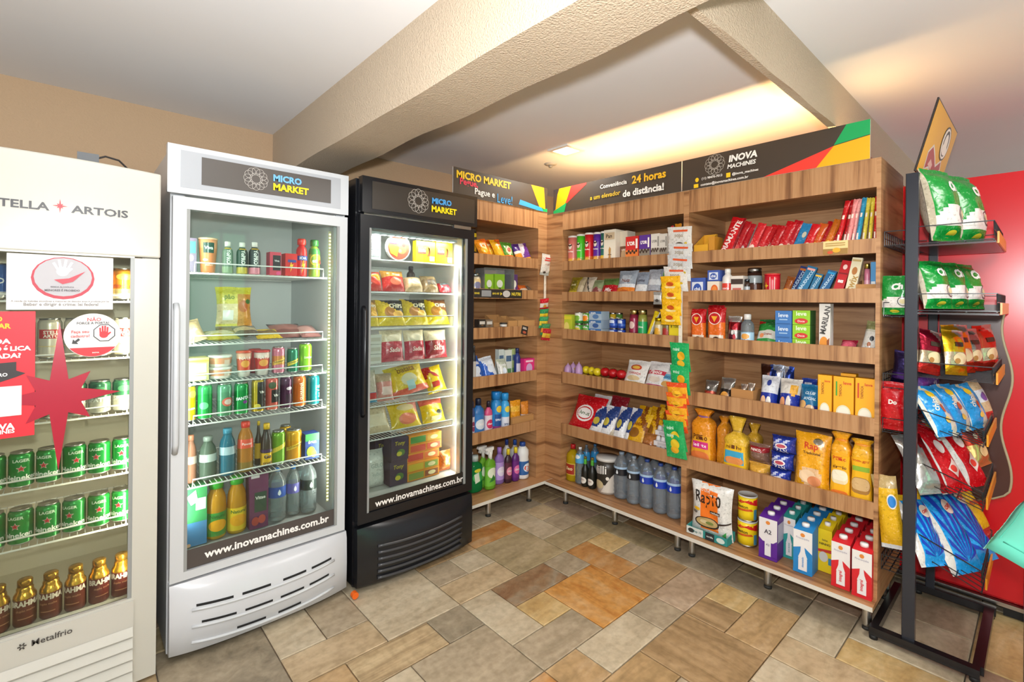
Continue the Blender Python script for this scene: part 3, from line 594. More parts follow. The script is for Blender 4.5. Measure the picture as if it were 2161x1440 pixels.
# dark red star printed on the glass
S = flatS((-ox, 2.285 - oy, 0), (1, 0, 0), (0, 0, 1), (0, -1, 0)); cx, cz = -0.03, 1.11
pts = []
for k in range(16):
    a = pi / 2 + pi * k / 8; r = ((0.255 if k % 8 == 0 else 0.165) if k % 4 == 0 else 0.115) if k % 2 == 0 else 0.062
    pts.append((cx + r * cos(a), cz + r * sin(a)))
part('star_decal', MB().add([S(u, v, 0.001) for u, v in pts] + [S(cx, cz, 0.001)], [(i, (i + 1) % 16, 16) for i in range(16)], mat('#a61c33', 'gloss')), CD)
for z0, z1, pw in ((0.4, 1.55, 4.2),):
    fridge_lamp('cream_fridge_light', (0.165, 2.335, 0.97), (-0.15, 2.6, 0.97), 0.03, 1.15, pw, (1, 0.9, 0.68))
led_strip(C_F, BC, ox, oy, 0.178, 2.325, 0.42, 1.56, 0)
# notices stuck to its glass
def notice(name, label, w, h, loc, pr, shape='r', col='#d9d7d5'):
    if shape == 'r': b = MB().box((-w / 2, -0.0008, -h / 2), (w / 2, 0, h / 2), mat(col, 'paper'))
    else: b = MB().prism([(w / 2 * cos(2 * pi * k / 40), h / 2 * sin(2 * pi * k / 40)) for k in range(40)], -0.0008, 0, mat(col, 'paper'))
    o = part(name, b); o.location = loc; tag(o, label, 'sign')
    part('print', printed(MB(), flatS((-w / 2, -0.0008, -h / 2), (w, 0, 0), (0, 0, h), (0, -1, 0)), pr, w, h, 'paper', flat=True), o); return o
def hand(cu, cv, s, asp, col, spread=1.0):
    o = [('e', cu, cv - 0.2 * s * asp, 0.31 * s, 0.31 * s * asp, col)]
    for k, l in enumerate((0.5, 0.66, 0.68, 0.56)):
        a = radians((26 - 17 * k) * spread); x, y, q = cu + (-0.235 + 0.155 * k) * s, cv - 0.08 * s * asp, 0.066 * s; dx, dy = -sin(a) * l * s, cos(a) * l * s
        px, py = cos(a) * q, sin(a) * q
        o.append(('p', [(x - px, y - py * asp), (x + px, y + py * asp), (x + dx + px, y + (dy + py) * asp), (x + dx - px, y + (dy - py) * asp)], col))
    return o + [('p', [(cu + 0.2 * s, cv - 0.38 * s * asp), (cu + 0.52 * s, cv - 0.02 * s * asp), (cu + 0.44 * s, cv + 0.06 * s * asp), (cu + 0.2 * s, cv - 0.12 * s * asp)], col)]
w, h = 0.27, 0.187
notice('paper_notice', 'white notice with hand in a red oval, taped high on the cream fridge', w, h, (-0.024, 2.2885, 1.503), [('e', 0.51, 0.58, 0.30, 0.39, '#b0263a'), ('e', 0.51, 0.60, 0.275, 0.355, '#aaa7ab')] + hand(0.5, 0.76, 0.19, w / h, '#fbfafa') + [('p', [(0.42, 0.55), (0.5, 0.47), (0.6, 0.52), (0.72, 0.72), (0.56, 0.58)], '#cc3645'), ('t', 'BEBIDA ALCOÓLICA', 0.5, 0.42, 0.22, '#4c4648'), ('t', 'MENORES É PROIBIDO', 0.5, 0.36, 0.33, '#4c4648', {'bold': 0.03}), ('t', 'A venda de bebidas alcoólicas a menores de dezoito anos é proibida por lei', 0.5, 0.15, 0.92, '#77726f'), ('t', 'Beber e dirigir é crime: lei federal', 0.5, 0.09, 0.7, '#77726f')])
w, h = 0.155, 0.155
notice('round_sticker', 'round white sticker with a red stop hand on the cream fridge glass', w, h, (0.057, 2.2885, 1.318), [('p', [(0.5 + 0.49 * cos(a), 0.5 + 0.49 * sin(a)) for a in [radians(215 + 110 * k / 14) for k in range(15)]], '#d8262f'), ('t', 'NÃO', 0.52, 0.87, 0.24, '#d8262f', {'bold': 0.01}), ('t', 'FORCE A PORTA!', 0.5, 0.78, 0.56, '#3a3637'), ('t', 'Faça seu', 0.28, 0.58, 0.3, '#c84a48'), ('t', 'cadastro!', 0.28, 0.49, 0.32, '#c84a48'), ('p', [(0.14, 0.32), (0.16, 0.42), (0.19, 0.38), (0.25, 0.44), (0.28, 0.4), (0.22, 0.35), (0.25, 0.31)], '#2b2a2b'), ('p', [(0.7 + 0.21 * cos(pi / 8 + pi / 4 * k), 0.55 + 0.21 * sin(pi / 8 + pi / 4 * k)) for k in range(8)], '#3c3b3d'), ('p', [(0.7 + 0.19 * cos(pi / 8 + pi / 4 * k), 0.55 + 0.19 * sin(pi / 8 + pi / 4 * k)) for k in range(8)], '#eeeceb')] + hand(0.69, 0.56, 0.26, 1, '#d8262f', 0.1) + [('t', 'INOVA', 0.55, 0.1, 0.12, '#f6e9e2')], 'o')
w, h = 0.22, 0.416
L9 = lambda s, ue, v, hv, c: ('t', s, ue - len(s) * 0.066 / 2, v, len(s) * 0.066, c, {'bold': 0.04, 'hv': hv})
notice('paper_notice', 'red poster about alcohol sales cut by the picture edge on cream fridge', w, h, (-0.20, 2.2885, 1.196), [L9('COMO', .65, .94, .042, '#f4b71a'), L9('COMPRAR', .74, .885, .042, '#f4b71a'), L9('BEBIDA', .74, .765, .04, '#f3efee'), L9('ALCOÓLICA', .955, .71, .047, '#f3efee'), L9('GELADA?', .85, .65, .04, '#f3efee'), ('p', [(0.1, 0.58), (0.8, 0.6), (0.8, 0.53), (0.9, 0.505), (0.8, 0.48), (0.5, 0.42), (0.1, 0.42)], '#2d2627'), ('t', 'FAÇA UMA', 0.42, 0.563, 0.36, '#f3efee', {'bold': 0.03}), ('t', 'ÚNICA VEZ', 0.44, 0.533, 0.38, '#f3efee', {'bold': 0.03}), ('t', 'SEU CADASTRO', 0.46, 0.503, 0.5, '#f3efee', {'bold': 0.03}), ('t', 'AQUI', 0.42, 0.472, 0.18, '#f3efee', {'bold': 0.03}), ('r', 0.10, 0.175, 0.86, 0.41, '#dcd8d6'), ('t', 'INOVA', 0.60, 0.095, 0.38, '#f3efee', {'bold': 0.04}), ('t', 'MACHINES', 0.60, 0.055, 0.38, '#f3efee', {'bold': 0.03})], col='#dd1f2f')
# ---------------------------------------------------------------- kinds of goods; each maker gives f(w, d, h) -> [(part, MB), ...], first one the body; front looks to local -Y
def carton(col, pr=(), top=None, side=None, spr=(), kind='paper', dark=None):
    def f(w, d, h):
        b = MB(); b.box((-w / 2, -d / 2, 0), (w / 2, d / 2, h), mat(side or col, kind), top=mat(top or col, kind), front=mat(col, kind))
        out = [('body', b)]
        if spr:
            p = MB()
            printed(p, flatS((w / 2, -d / 2, 0), (0, d, 0), (0, 0, h), (1, 0, 0)), spr, d, h, kind, flat=True); out.append(('side_label', p))
        if pr:
            p = MB()
            printed(p, flatS((-w / 2, -d / 2, 0), (w, 0, 0), (0, 0, h), (0, -1, 0)), pr, w, h, kind, flat=True)
            out.append(('printed_label', p))
        return out
    return f
def milk(col, pr, spr=()):
    """long-life carton with a slanting top panel and a screw cap"""
    def f(w, d, h):
        b = MB(); s = h * 0.9; x = w / 2; y = d / 2; m = mat(col, 'paper'); wt = mat('#ece9e4', 'paper')
        vs = [(-x, -y, 0), (x, -y, 0), (x, y, 0), (-x, y, 0), (-x, -y, s), (x, -y, s), (x, y, h), (-x, y, h)]
        b.add(vs, [(3, 2, 1, 0), (1, 2, 6, 5), (2, 3, 7, 6), (3, 0, 4, 7), (4, 5, 6, 7)], m); b.add(vs, [(0, 1, 5, 4)], m)
        p = printed(MB(), flatS((-x, -y, 0), (w, 0, 0), (0, 0, s), (0, -1, 0)), pr, w, s, 'paper', flat=True)
        if spr: printed(p, flatS((x, -y, 0), (0, d, 0), (0, 0, s), (1, 0, 0)), spr, d, s, 'paper', flat=True)
        c = MB(); zc = (s + h) / 2; r = min(w * 0.23, 0.017)
        c.lathe([(r, 0), (r, 0.012), (r * 0.85, 0.016), (0, 0.016)], mat('#f1efec', 'plastic'), 14, (0, -d * 0.02, zc - 0.002))
        return [('body', b), ('printed_label', p), ('cap', c)]
    return f
def pouch(col, zones=(), pr=(), kind='film', seal=0.07, fat=1.0, seed=0, back=None, n=(12, 16), sealcol=None, flare=0.0, power=(2.4, 2.6)):
    """pillow bag with crimped ends; zones colour the film by position: ('b',v0,v1,col) bands, ('d',a,b,c,col) where a*u+b*v>c, ('e',cu,cv,ru,rv,col)"""
    def f(w, d, h):
        rnd = random.Random(seed * 31 + int(w * 1e4)); ph = [rnd.uniform(0, 6.28) for _ in range(6)]; am = min(w, h) * 0.012
        def bulge(u, v):
            vv = (v - seal) / (1 - 2 * seal)
            if vv <= 0 or vv >= 1: return 0.0
            return max(0, 1 - abs(2 * u - 1) ** power[0]) ** 0.62 * max(0, 1 - abs(2 * vv - 1) ** power[1]) ** 0.55
        def wr(u, v): return am * (sin(11 * u + 5 * v + ph[0]) + sin(7 * v - 9 * u + ph[1]) + 0.6 * sin(23 * v + 13 * u + ph[2]))
        def S(u, v, l, side=-1):
            b = bulge(u, v); x = (u - 0.5) * w * (1 - 0.10 * fat * max(0, 1 - abs(2 * v - 1) ** 2) + flare * abs(2 * v - 1)); z = v * h + 0.006 * h * sin(9 * u + ph[3]) * (1 if v > 0.9 else 0)
            y = side * (d / 2 * b + wr(u, v) * b + l) + (0.0 if b else 0.0012 * sin(40 * u) + side * 0.0006)
            return (x, y, z)
        nx, ny = n; b = MB(); base = len(b.v)
        def zone(u, v):
            c = col
            for q in zones:
                if q[0] == 'b' and q[1] <= v <= q[2]: c = q[3]
                elif q[0] == 'd' and q[1] * u + q[2] * v > q[3]: c = q[4]
                elif q[0] == 'e' and ((u - q[1]) / q[3]) ** 2 + ((v - q[2]) / q[4]) ** 2 < 1: c = q[5]
            if sealcol and (v < seal or v > 1 - seal): c = sealcol
            return c
        for side in (-1, 1):
            o = len(b.v)
            for j in range(ny + 1):
                for i in range(nx + 1): b.v.append(S(i / nx, j / ny, 0, side))
            for j in range(ny):
                for i in range(nx):
                    a = o + j * (nx + 1) + i; q = (a, a + 1, a + nx + 2, a + nx + 1); b.f.append(q if side < 0 else q[::-1])
                    c = zone((i + 0.5) / nx, (j + 0.5) / ny) if side < 0 else (back or zone(1 - (i + 0.5) / nx, (j + 0.5) / ny)); b.mi.append(b.m(mat(c, kind))); b.sm.append(True)
        out = [('body', b)]
        if pr: out.append(('printed_label', printed(MB(), S, pr, w, h, 'gloss', lift=0.0012)))
        return out
    return f
def lathed(prof, n=20, bands=None, base='#888888', kind='plastic', squash=1.0):
    """body of revolution; prof in (r / half width, z / height); bands [(v0, v1, col, kind)]"""
    def f(w, d, h):
        R = w / 2; pp = [(r * R, z * h) for r, z in prof]; ms = []
        for j in range(len(prof) - 1):
            v = (prof[j][1] + prof[j + 1][1]) / 2; m = mat(base, kind)
            for q in bands or (): m = mat(q[2], q[3] if len(q) > 3 else kind) if q[0] <= v <= q[1] else m
            ms.append(m)
        def S(u, v, l):
            a = (u - 0.5) * pi; z = v; r = prof[0][0]
            for j in range(len(prof) - 1):
                if prof[j][1] <= z <= prof[j + 1][1] and prof[j + 1][1] > prof[j][1]:
                    t = (z - prof[j][1]) / (prof[j + 1][1] - prof[j][1]); r = prof[j][0] + t * (prof[j + 1][0] - prof[j][0])
            rr = r * R + l; return (rr * sin(a), -rr * cos(a) * squash, z * h)
        return MB().lathe(pp, None, n, mats=ms, squash=squash), S, R
    return f
CANP = [(0.0, 0.012), (0.72, 0.012), (0.78, 0.0), (0.98, 0.045), (1, 0.06), (1, 0.2), (1, 0.34), (1, 0.5), (1, 0.66), (1, 0.8), (1, 0.88), (0.86, 0.955), (0.84, 0.965), (0.88, 0.975), (0.88, 0.99), (0.82, 0.99), (0.8, 0.975), (0.0, 0.972)]
def can(col, bands=(), pr=(), kind='can', top='#c9c9c7'):
    def f(w, d, h):
        b, S, R = lathed(CANP[3:12], 20, [(q[0], q[1], q[2], kind) for q in bands], col, kind)(w, d, h)
        t = MB().lathe([(r * w / 2, z * h) for r, z in CANP[11:]], mat(top, 'metal'), 20); bs = MB().lathe([(r * w / 2, z * h) for r, z in CANP[:4]], mat('#c9c9c7', 'metal'), 20)
        t.box((-0.004, -0.014, 0.975 * h), (0.004, 0.004, 0.985 * h), mat('#d5d5d2', 'metal'))
        out = [('body', b), ('lid', t), ('base', bs)]
        if pr: out.append(('printed_label', printed(MB(), S, pr, pi * R, h, 'gloss')))
        return out
    return f
def bottle(body, cap, prof, bands=(), pr=(), kind='plastic', capz=0.9, capr=None, capkind='plastic', label=None, squash=1.0, n=20):
    """prof up to the neck; cap from capz to 1; label (v0, v1, col): a wrapped sleeve of its own"""
    def f(w, d, h):
        b, S, R = lathed(prof, n, bands, body, kind, squash)(w, d, h); out = [('body', b)]
        r = (capr or prof[-1][0] * 1.12) * R; z0 = capz * h; z1 = h
        c = MB().lathe([(r, z0), (r, z0 + (z1 - z0) * 0.85), (r * 0.86, z1), (0, z1)], mat(cap, capkind), 16); out.append(('cap', c))
        p = MB()
        if label:
            v0, v1, lc = label[:3]; m = 24; k = 8; vs = []; fs = []
            for j in range(k + 1):
                for i in range(m): vs.append(S(0.5 + 2 * i / m, v0 + (v1 - v0) * j / k, 0.0007))
            for j in range(k):
                for i in range(m): i2 = (i + 1) % m; fs.append((j * m + i, j * m + i2, (j + 1) * m + i2, (j + 1) * m + i))
            p.add(vs, fs, mat(lc, 'gloss'), True)
        if pr: printed(p, S, pr, pi * R, h, 'gloss', lift=0.0012)
        if p.v: out.append(('printed_label', p))
        return out
    return f
PET = [(0.0, 0.0), (0.7, 0.0), (0.92, 0.02), (1, 0.06), (0.94, 0.1), (1, 0.14), (0.94, 0.19), (1, 0.24), (0.95, 0.29), (1, 0.34), (1, 0.42), (0.97, 0.45), (0.97, 0.52), (0.97, 0.6), (0.98, 0.66), (0.97, 0.7), (0.9, 0.76), (0.72, 0.83), (0.42, 0.9), (0.3, 0.93), (0.3, 0.96)]
JUICE = [(0.0, 0.0), (0.85, 0.0), (0.98, 0.03), (1, 0.08), (1, 0.2), (1, 0.35), (1, 0.5), (0.98, 0.56), (0.95, 0.65), (0.86, 0.73), (0.66, 0.8), (0.52, 0.84), (0.5, 0.9)]
BEER = [(0.0, 0.0), (0.9, 0.0), (1, 0.03), (1, 0.2), (1, 0.4), (1, 0.5), (0.9, 0.58), (0.55, 0.68), (0.42, 0.75), (0.38, 0.85), (0.36, 0.93)]
DETER = [(0.0, 0.0), (0.9, 0.0), (1, 0.04), (1, 0.2), (0.94, 0.4), (0.92, 0.5), (1, 0.62), (0.9, 0.72), (0.5, 0.79), (0.36, 0.84)]
STRT = [(0.0, 0.0), (0.92, 0.0), (1, 0.03), (1, 0.2), (1, 0.4), (1, 0.6), (0.97, 0.7), (0.8, 0.76), (0.55, 0.8), (0.5, 0.86)]
TIN = [(0.0, 0.01), (0.95, 0.0), (1, 0.03), (0.98, 0.06), (0.98, 0.3), (0.98, 0.5), (0.98, 0.7), (0.98, 0.94), (1, 0.96), (1, 0.99), (0.94, 1.0), (0.92, 0.98), (0.0, 0.98)]
def tin(col, bands=(), pr=(), lid=None, rim='#c4c2bd'):
    def f(w, d, h):
        b, S, R = lathed(TIN[3:8], 20, [(q[0], q[1], q[2], 'gloss') for q in bands], col, 'gloss')(w, d, h)
        t = MB().lathe([(r * w / 2, z * h) for r, z in TIN[7:]], mat(lid or rim, 'plastic' if lid else 'metal'), 20); bs = MB().lathe([(r * w / 2, z * h) for r, z in TIN[:4]], mat(rim, 'metal'), 20)
        out = [('body', b), ('lid', t), ('base', bs)]
        if pr: out.append(('printed_label', printed(MB(), S, pr, pi * R, h, 'gloss')))
        return out
    return f
def canister(col, bands=(), pr=(), lid='#eeeae2'): return tin(col, bands, pr, lid)
def tub(col, lid, bands=(), pr=(), taper=0.8, lidh=0.12):
    prof = [(0.0, 0.0), (taper, 0.0), (taper + (1 - taper) * 0.3, 0.25), (taper + (1 - taper) * 0.6, 0.5), (taper + (1 - taper) * 0.8, 0.7), (0.97, 1 - lidh)]
    def f(w, d, h):
        b, S, R = lathed(prof, 20, [(q[0], q[1], q[2], 'plastic') for q in bands], col, 'plastic')(w, d, h)
        t = MB().lathe([(0.97 * R, (1 - lidh) * h), (1.03 * R, (1 - lidh) * h), (1.03 * R, 0.97 * h), (0.97 * R, h), (0, h)], mat(lid, 'plastic'), 20)
        out = [('body', b), ('lid', t)]
        if pr: out.append(('printed_label', printed(MB(), S, pr, pi * R, h, 'gloss')))
        return out
    return f
def jar(glass, lid, label=None, pr=(), lidh=0.16, kind='gloss'):
    prof = [(0.0, 0.0), (0.9, 0.0), (1, 0.05), (1, 0.25), (1, 0.5), (1, 0.68), (0.86, 1 - lidh)]
    return bottle(glass, lid, prof, (), pr, kind, capz=1 - lidh, capr=0.9, capkind='metal', label=label)
def tray(col, wall=0.004, lip=1.0, front=None, pr=()):
    """open display carton with low front"""
    def f(w, d, h):
        x, y = w / 2, d / 2; b = MB(); m = mat(col, 'matte'); t = wall; fh = h * (front if front else 1)
        b.box((-x, -y, 0), (x, y, t), m).box((-x, -y, t), (x, -y + t, fh), m).box((-x, y - t, t), (x, y, h), m)
        for s in (-1, 1):
            xa = -x if s < 0 else x - t
            b.prism([(-y + t, t), (y - t, t), (y - t, h), (-y + t, fh)], xa, xa + t, m, plane='yz')
        out = [('body', b)]
        if pr: out.append(('printed_label', printed(MB(), flatS((-x, -y, 0), (w, 0, 0), (0, 0, fh), (0, -1, 0)), pr, w, fh, 'paper', flat=True)))
        return out
    return f
def spray(body, head, label=None, pr=()):
    def f(w, d, h):
        out = bottle(body, head, DETER, (), pr, 'liquid', capz=0.8, capr=0.34, label=label, squash=0.7)(w, d, h * 0.86)
        t = MB(); z = h * 0.8; m = mat(head, 'plastic')
        t.prism([(-0.012, z), (0.012, z), (0.014, z + h * 0.09), (0.024, z + h * 0.1), (0.024, z + h * 0.17), (-0.045, z + h * 0.17), (-0.05, z + h * 0.12), (-0.028, z + h * 0.1), (-0.034, z + h * 0.02), (-0.027, z + h * 0.015), (-0.018, z + h * 0.09)], -0.011, 0.011, m)
        return out + [('trigger', t)]
    return f
def loaf(col, lab, pr, twist=None, kind='film', seed=1, neck=0.72, nk=0.45):
    """bread bag: full lower part, gathered neck and a fan of film above"""
    def f(w, d, h):
        rnd = random.Random(seed); b = MB(); n = 22; ph = rnd.uniform(0, 6)
        def ring(v):
            if v < neck - 0.12: k = 0.97 + 0.05 * sin(v * 9) if v > 0.03 else 0.9
            elif v < neck: t = (v - neck + 0.12) / 0.12; k = 1.0 - (1 - nk) * t * t
            elif v < neck + 0.04: k = nk
            else: k = nk + 0.4 * min(1, (v - neck - 0.04) / max(.02, 1 - neck - 0.04))
            return k
        def S(u, v, l):
            a = (u - 0.5) * pi; return pt(a, v, l)
        def pt(a, v, l):
            k = ring(v); e = 0.5; cx, cy = sin(a), -cos(a); sx = math.copysign(abs(cx) ** e, cx); sy = math.copysign(abs(cy) ** e, cy)
            g = 1 + (0.09 * sin(9 * a + ph) if v > neck else 0.012 * sin(13 * a + 20 * v + ph)); th = k if v < neck else k * 0.5
            return (sx * (w / 2 * k * g + l), sy * (d / 2 * th * g + l), v * h)
        vs = [0.0, 0.02, 0.1, 0.2, 0.3, 0.4, 0.5, neck - 0.12, neck - 0.06, neck - 0.02, neck + 0.02, neck + (.99 - neck) * .4, neck + (.99 - neck) * .7, 0.99]; ring_v = []
        for v in vs: ring_v.append([pt(2 * pi * i / n, v, 0) for i in range(n)])
        V = [p for r in ring_v for p in r]; F = []
        for j in range(len(vs) - 1):
            for i in range(n): i2 = (i + 1) % n; F.append((j * n + i, j * n + i2, (j + 1) * n + i2, (j + 1) * n + i))
        F.append(tuple(range(n))[::-1]); b.add(V, F[:-1], mat(col, kind), True); b.add(V[:n], [tuple(range(n))[::-1]], mat(col, kind))
        out = [('body', b)]
        if lab or pr: out.append(('printed_label', printed(MB(), S, ([('r',) + tuple(lab)] if lab else []) + list(pr), pi * w / 2, h, 'gloss', lift=0.0015)))
        if twist: out.append(('tie', MB().lathe([(w * nk * .53, (neck - 0.01) * h), (w * nk * .55, (neck + 0.02) * h), (w * nk * .53, (neck + 0.04) * h)], mat(twist, 'plastic'), 12, squash=0.6)))
        return out
    return f

# ---------------------------------------------------------------- putting goods on shelves
RS = {1: 1.70, 2: 1.482, 3: 1.212, 4: 0.895, 5: 0.53, 6: 0.166}
LS = {1: 1.716, 2: 1.492, 3: 1.226, 4: 0.90, 5: 0.536, 6: 0.166}
WS = {1: 1.567, 2: 1.265, 3: 1.102, 4: 0.931, 5: 0.67, 6: 0.402}
BS = {1: 1.672, 2: 1.502, 3: 1.312, 4: 1.117, 5: 0.907, 6: 0.733, 7: 0.442}
SS = {1: 1.445, 2: 1.233, 3: 1.02, 4: 0.793, 5: 0.596, 6: 0.31}
UNITS = {'R': (0, 2.638, RS), 'L': (1, 2.528, LS), 'W': (1, 2.425, WS), 'B': (1, 2.385, BS), 'S': (1, 2.365, SS)}
GOODS = []
def make(name, parts, loc, rot, label, cat, group=None):
    root = None
    for i, (pn, mb) in enumerate(parts):
        if i == 0: root = part(name, mb)
        else: part(pn, mb, root)
    root.location = loc; root.rotation_euler = rot; tag(root, label, cat, group); GOODS.append(root)
    return root
def put(unit, shelf, crop, xl, xr, yt, maker, name, cat, label, d=None, back=0.0, rz=0, tilt=0, lean=0, zoff=0.0, yb=None, group=None, deep=0, step=None, deep_labels=None, h=None, w=None):
    """stand a thing on a shelf: its left, right and top edge in the photograph give place, width and height on the plane of its front"""
    ax, pl, zs = UNITS[unit]; z = zs[shelf] + zoff; f = pl + back
    if yb is not None: f = on(*fp(crop, (xl + xr) / 2, yb), 2, z)[ax] + (0.0 if shelf != 6 or unit in 'WBS' else 0.0); f = max(f, pl - 0.1)
    a = on(*fp(crop, xl, yt), ax, f); b = on(*fp(crop, xr, yt), ax, f); o = 1 - ax
    ww = w or abs(a[o] - b[o]) * 0.985; c = (a[o] + b[o]) / 2; hh = h or max(0.015, (a.z + b.z) / 2 - z)
    t = radians(tilt); hs = hh / max(0.3, cos(t)) if not h else hh; dd = d or ww
    off = dd / 2 * cos(t) + 0.0
    loc = Vector((f + off, c, z)) if ax == 0 else Vector((c, f + off, z))
    if tilt: loc.z += dd / 2 * sin(t) * (0.1 if ('bag' in name or 'pack' in name) else 1.0)
    r0 = -pi / 2 if ax == 0 else 0.0
    root = make(name, maker(ww, dd, hs), loc, (-t, radians(lean), r0 + radians(rz)), label, cat, group)
    for k in range(deep):
        s = (step or dd * 1.03) * (k + 1); q = dup(root, loc + (Vector((s, 0, 0)) if ax == 0 else Vector((0, s, 0))), deep_labels[k] if deep_labels else label); GOODS.append(q)
    return root
ORD = ['front', 'second', 'third', 'fourth', 'fifth', 'sixth', 'seventh', 'eighth']
# ---------------------------------------------------------------- long shelving, left bay (R), top shelf
P = put
def pringle(col, col2, txt='#f2ece2'):
    return canister(col, [(0, 0.28, col2)], [('e', 0.5, 0.66, 0.13, 0.085, '#efe4d2'), ('p', [(0.36, 0.69), (0.5, 0.66), (0.64, 0.69), (0.62, 0.73), (0.5, 0.7), (0.38, 0.73)], '#33201a'), ('t', 'Pringles', 0.5, 0.5, 0.42, txt, {'rot': 0, 'bold': 0.03}), ('e', 0.55, 0.2, 0.2, 0.07, '#e3b04a')])
g = 'chip canisters on the top shelf'
P('R', 1, 'c3', 212, 296, 180, pringle('#d9796c', '#e29a4e'), 'chip_canister', 'canister', 'salmon pink chip canister at left end of the top long shelf', back=.01, group=g)
P('R', 1, 'c3', 303, 374, 168, pringle('#4cc52a', '#7ab648'), 'chip_canister', 'canister', 'bright green chip canister between the pink and red ones', back=.01, group=g)
P('R', 1, 'c3', 383, 462, 153, pringle('#d3222a', '#d8742e'), 'chip_canister', 'canister', 'red chip canister between the green and purple ones', back=.01, group=g)
P('R', 1, 'c3', 470, 547, 148, pringle('#5b2a9a', '#c98d5e'), 'chip_canister', 'canister', 'purple chip canister beside the red one', back=.01, group=g)
P('R', 1, 'c3', 553, 612, 138, pringle('#2f6b5f', '#d8bd3a'), 'chip_canister', 'canister', 'dark teal chip canister left of the cream box', back=.01, group=g)
P('R', 1, 'c3', 615, 735, 122, carton('#e4dcc9', [('r', .08, .72, .92, .92, '#cbb695'), ('t', 'Pan', .45, .82, .5, '#4a3424'), ('p', [(.35, .08), (.66, .08), (.58, .3), (.62, .46), (.5, .52), (.42, .42), (.46, .28)], '#b98a4b'), ('t', 'doce', .52, .3, .3, '#6a3f1d')]), 'cake_box', 'box', 'tall cream cake box beside the dark teal canister', d=.1)
P('R', 1, 'c3', 740, 812, 140, carton('#d8cdb6', [('r', 0, .0, 1, .55, '#7b5138'), ('e', .5, .28, .35, .2, '#c7a57a'), ('t', 'CAFÉ', .5, .45, .6, '#efe6d6')]), 'cake_box', 'box', 'cream and brown box right of the tall cream cake box', d=.09, back=.05)
cof = lambda c, c2, tc='#f3ece4': carton(c, [('r', 0, 0, 1, .5, c2), ('t', 'L\'OR', .45, .74, .62, tc, {'bold': .06, 'tall': 1.2}), ('r', .8, .55, .95, .9, tc)] + [('e', .12 + .15 * k, .40 + .06 * (k % 2), .08, .05, '#3f2a20') for k in range(6)])
P('R', 1, 'c3', 818, 948, 192, cof('#cf2a26', '#e8803a'), 'coffee_box', 'box', 'red and orange coffee box on the top long shelf', d=.08)
P('R', 1, 'c3', 955, 1066, 178, cof('#5b328f', '#8f8676'), 'coffee_box', 'box', 'purple and white coffee box beside the red coffee box', d=.08)
P('R', 1, 'c3', 1074, 1160, 165, cof('#d9d3c8', '#a39b8c', '#8a847c'), 'coffee_box', 'box', 'white coffee box beside the purple coffee box', d=.08)
P('R', 1, 'c3', 1166, 1246, 165, cof('#d3cdc2', '#8f897c', '#8a847c'), 'coffee_box', 'box', 'white coffee box half behind the hanging white packets', d=.08)
P('R', 1, 'c3', 1258, 1286, 82, pouch('#b41f28', pr=[('r', .2, .3, .8, .6, '#d9a441')], seed=3), 'snack_bag', 'bag', 'narrow dark red bag beside the hanging white packets, top shelf', d=.03, back=.02)
P('R', 1, 'c3', 1306, 1372, 62, pouch('#d98b1e', [('b', .2, .5, '#e8b02c')], seed=4), 'snack_bag', 'bag', 'orange bag behind the hanging white packets on the top shelf', d=.03, back=.06)

# second shelf
P('R', 2, 'c3', 200, 305, 600, pouch('#8f7d1f', [('b', 0, .3, '#c8ae28'), ('e', .5, .6, .3, .2, '#6e661c')], [('t', 'Snack', .5, .6, .5, '#e8dfae')], seed=5), 'snack_bag', 'bag', 'olive yellow snack bag at left end of the second long shelf', d=.036, tilt=24)
P('R', 2, 'c3', 285, 350, 598, pouch('#c9b999', [('b', .55, 1, '#b5a583')], seed=6, flare=.02), 'snack_bag', 'bag', 'beige bag of sticks beside the olive yellow bag', d=.036, tilt=26)
P('R', 2, 'c3', 345, 445, 598, pouch('#b8aa92', [('d', 1, 1, 1.2, '#3d3a35'), ('d', 1, 1, 1.45, '#b8aa92'), ('d', 1, 1, .9, '#b8aa92'), ('d', 1, 1, 1.0, '#45413b'), ('d', 1, 1, 1.12, '#c8bba5')], seed=7, flare=.02), 'snack_bag', 'bag', 'black striped beige bag on the second long shelf', d=.036, tilt=28)
P('R', 2, 'c3', 430, 540, 628, pouch('#b79a8a', [('b', .5, 1, '#8d9a6f'), ('e', .5, .35, .3, .2, '#8a4a4a')], seed=8), 'snack_bag', 'bag', 'dull pink bag with green top beside the red bag', d=.036, tilt=26)
P('R', 2, 'c3', 535, 715, 612, pouch('#b3131f', [('b', .62, 1, '#5d7a3d'), ('b', 0, .14, '#d8a09a')], [('t', 'Mix', .5, .38, .4, '#efe2da', {'shear': .2})], seed=9), 'snack_bag', 'bag', 'deep red bag in the middle of the second long shelf', d=.036, tilt=24)
P('R', 2, 'c3', 690, 885, 532, pouch('#9aa4ae', [('b', 0, .36, '#e5822a'), ('b', .36, .5, '#dfe2e2'), ('e', .5, .68, .3, .16, '#b9c2c9')], [('t', 'Nuts', .5, .62, .45, '#7b3f2a'), ('e', .5, .2, .25, .08, '#c25f22')], seed=10, back='#b7bcc0'), 'snack_bag', 'bag', 'grey and orange nut bag on the second long shelf', d=.036, tilt=18)
P('R', 2, 'c3', 880, 1010, 545, pouch('#8e97a4', [('b', 0, .25, '#57506a'), ('b', .25, .5, '#e0e1df')], [('t', 'Lotte', .5, .65, .6, '#413d4a')], seed=11), 'snack_bag', 'bag', 'grey and dull violet nut bag right of the orange one', d=.036, tilt=18)
P('R', 2, 'c3', 985, 1135, 518, pouch('#a9adb4', [('b', 0, .22, '#4f4a5a'), ('b', .45, .6, '#d8dadb'), ('d', 1, .4, 1.2, '#8c93a0')], seed=12, flare=.03), 'snack_bag', 'bag', 'silver grey bag left of the green bag, second shelf', d=.036, tilt=18)
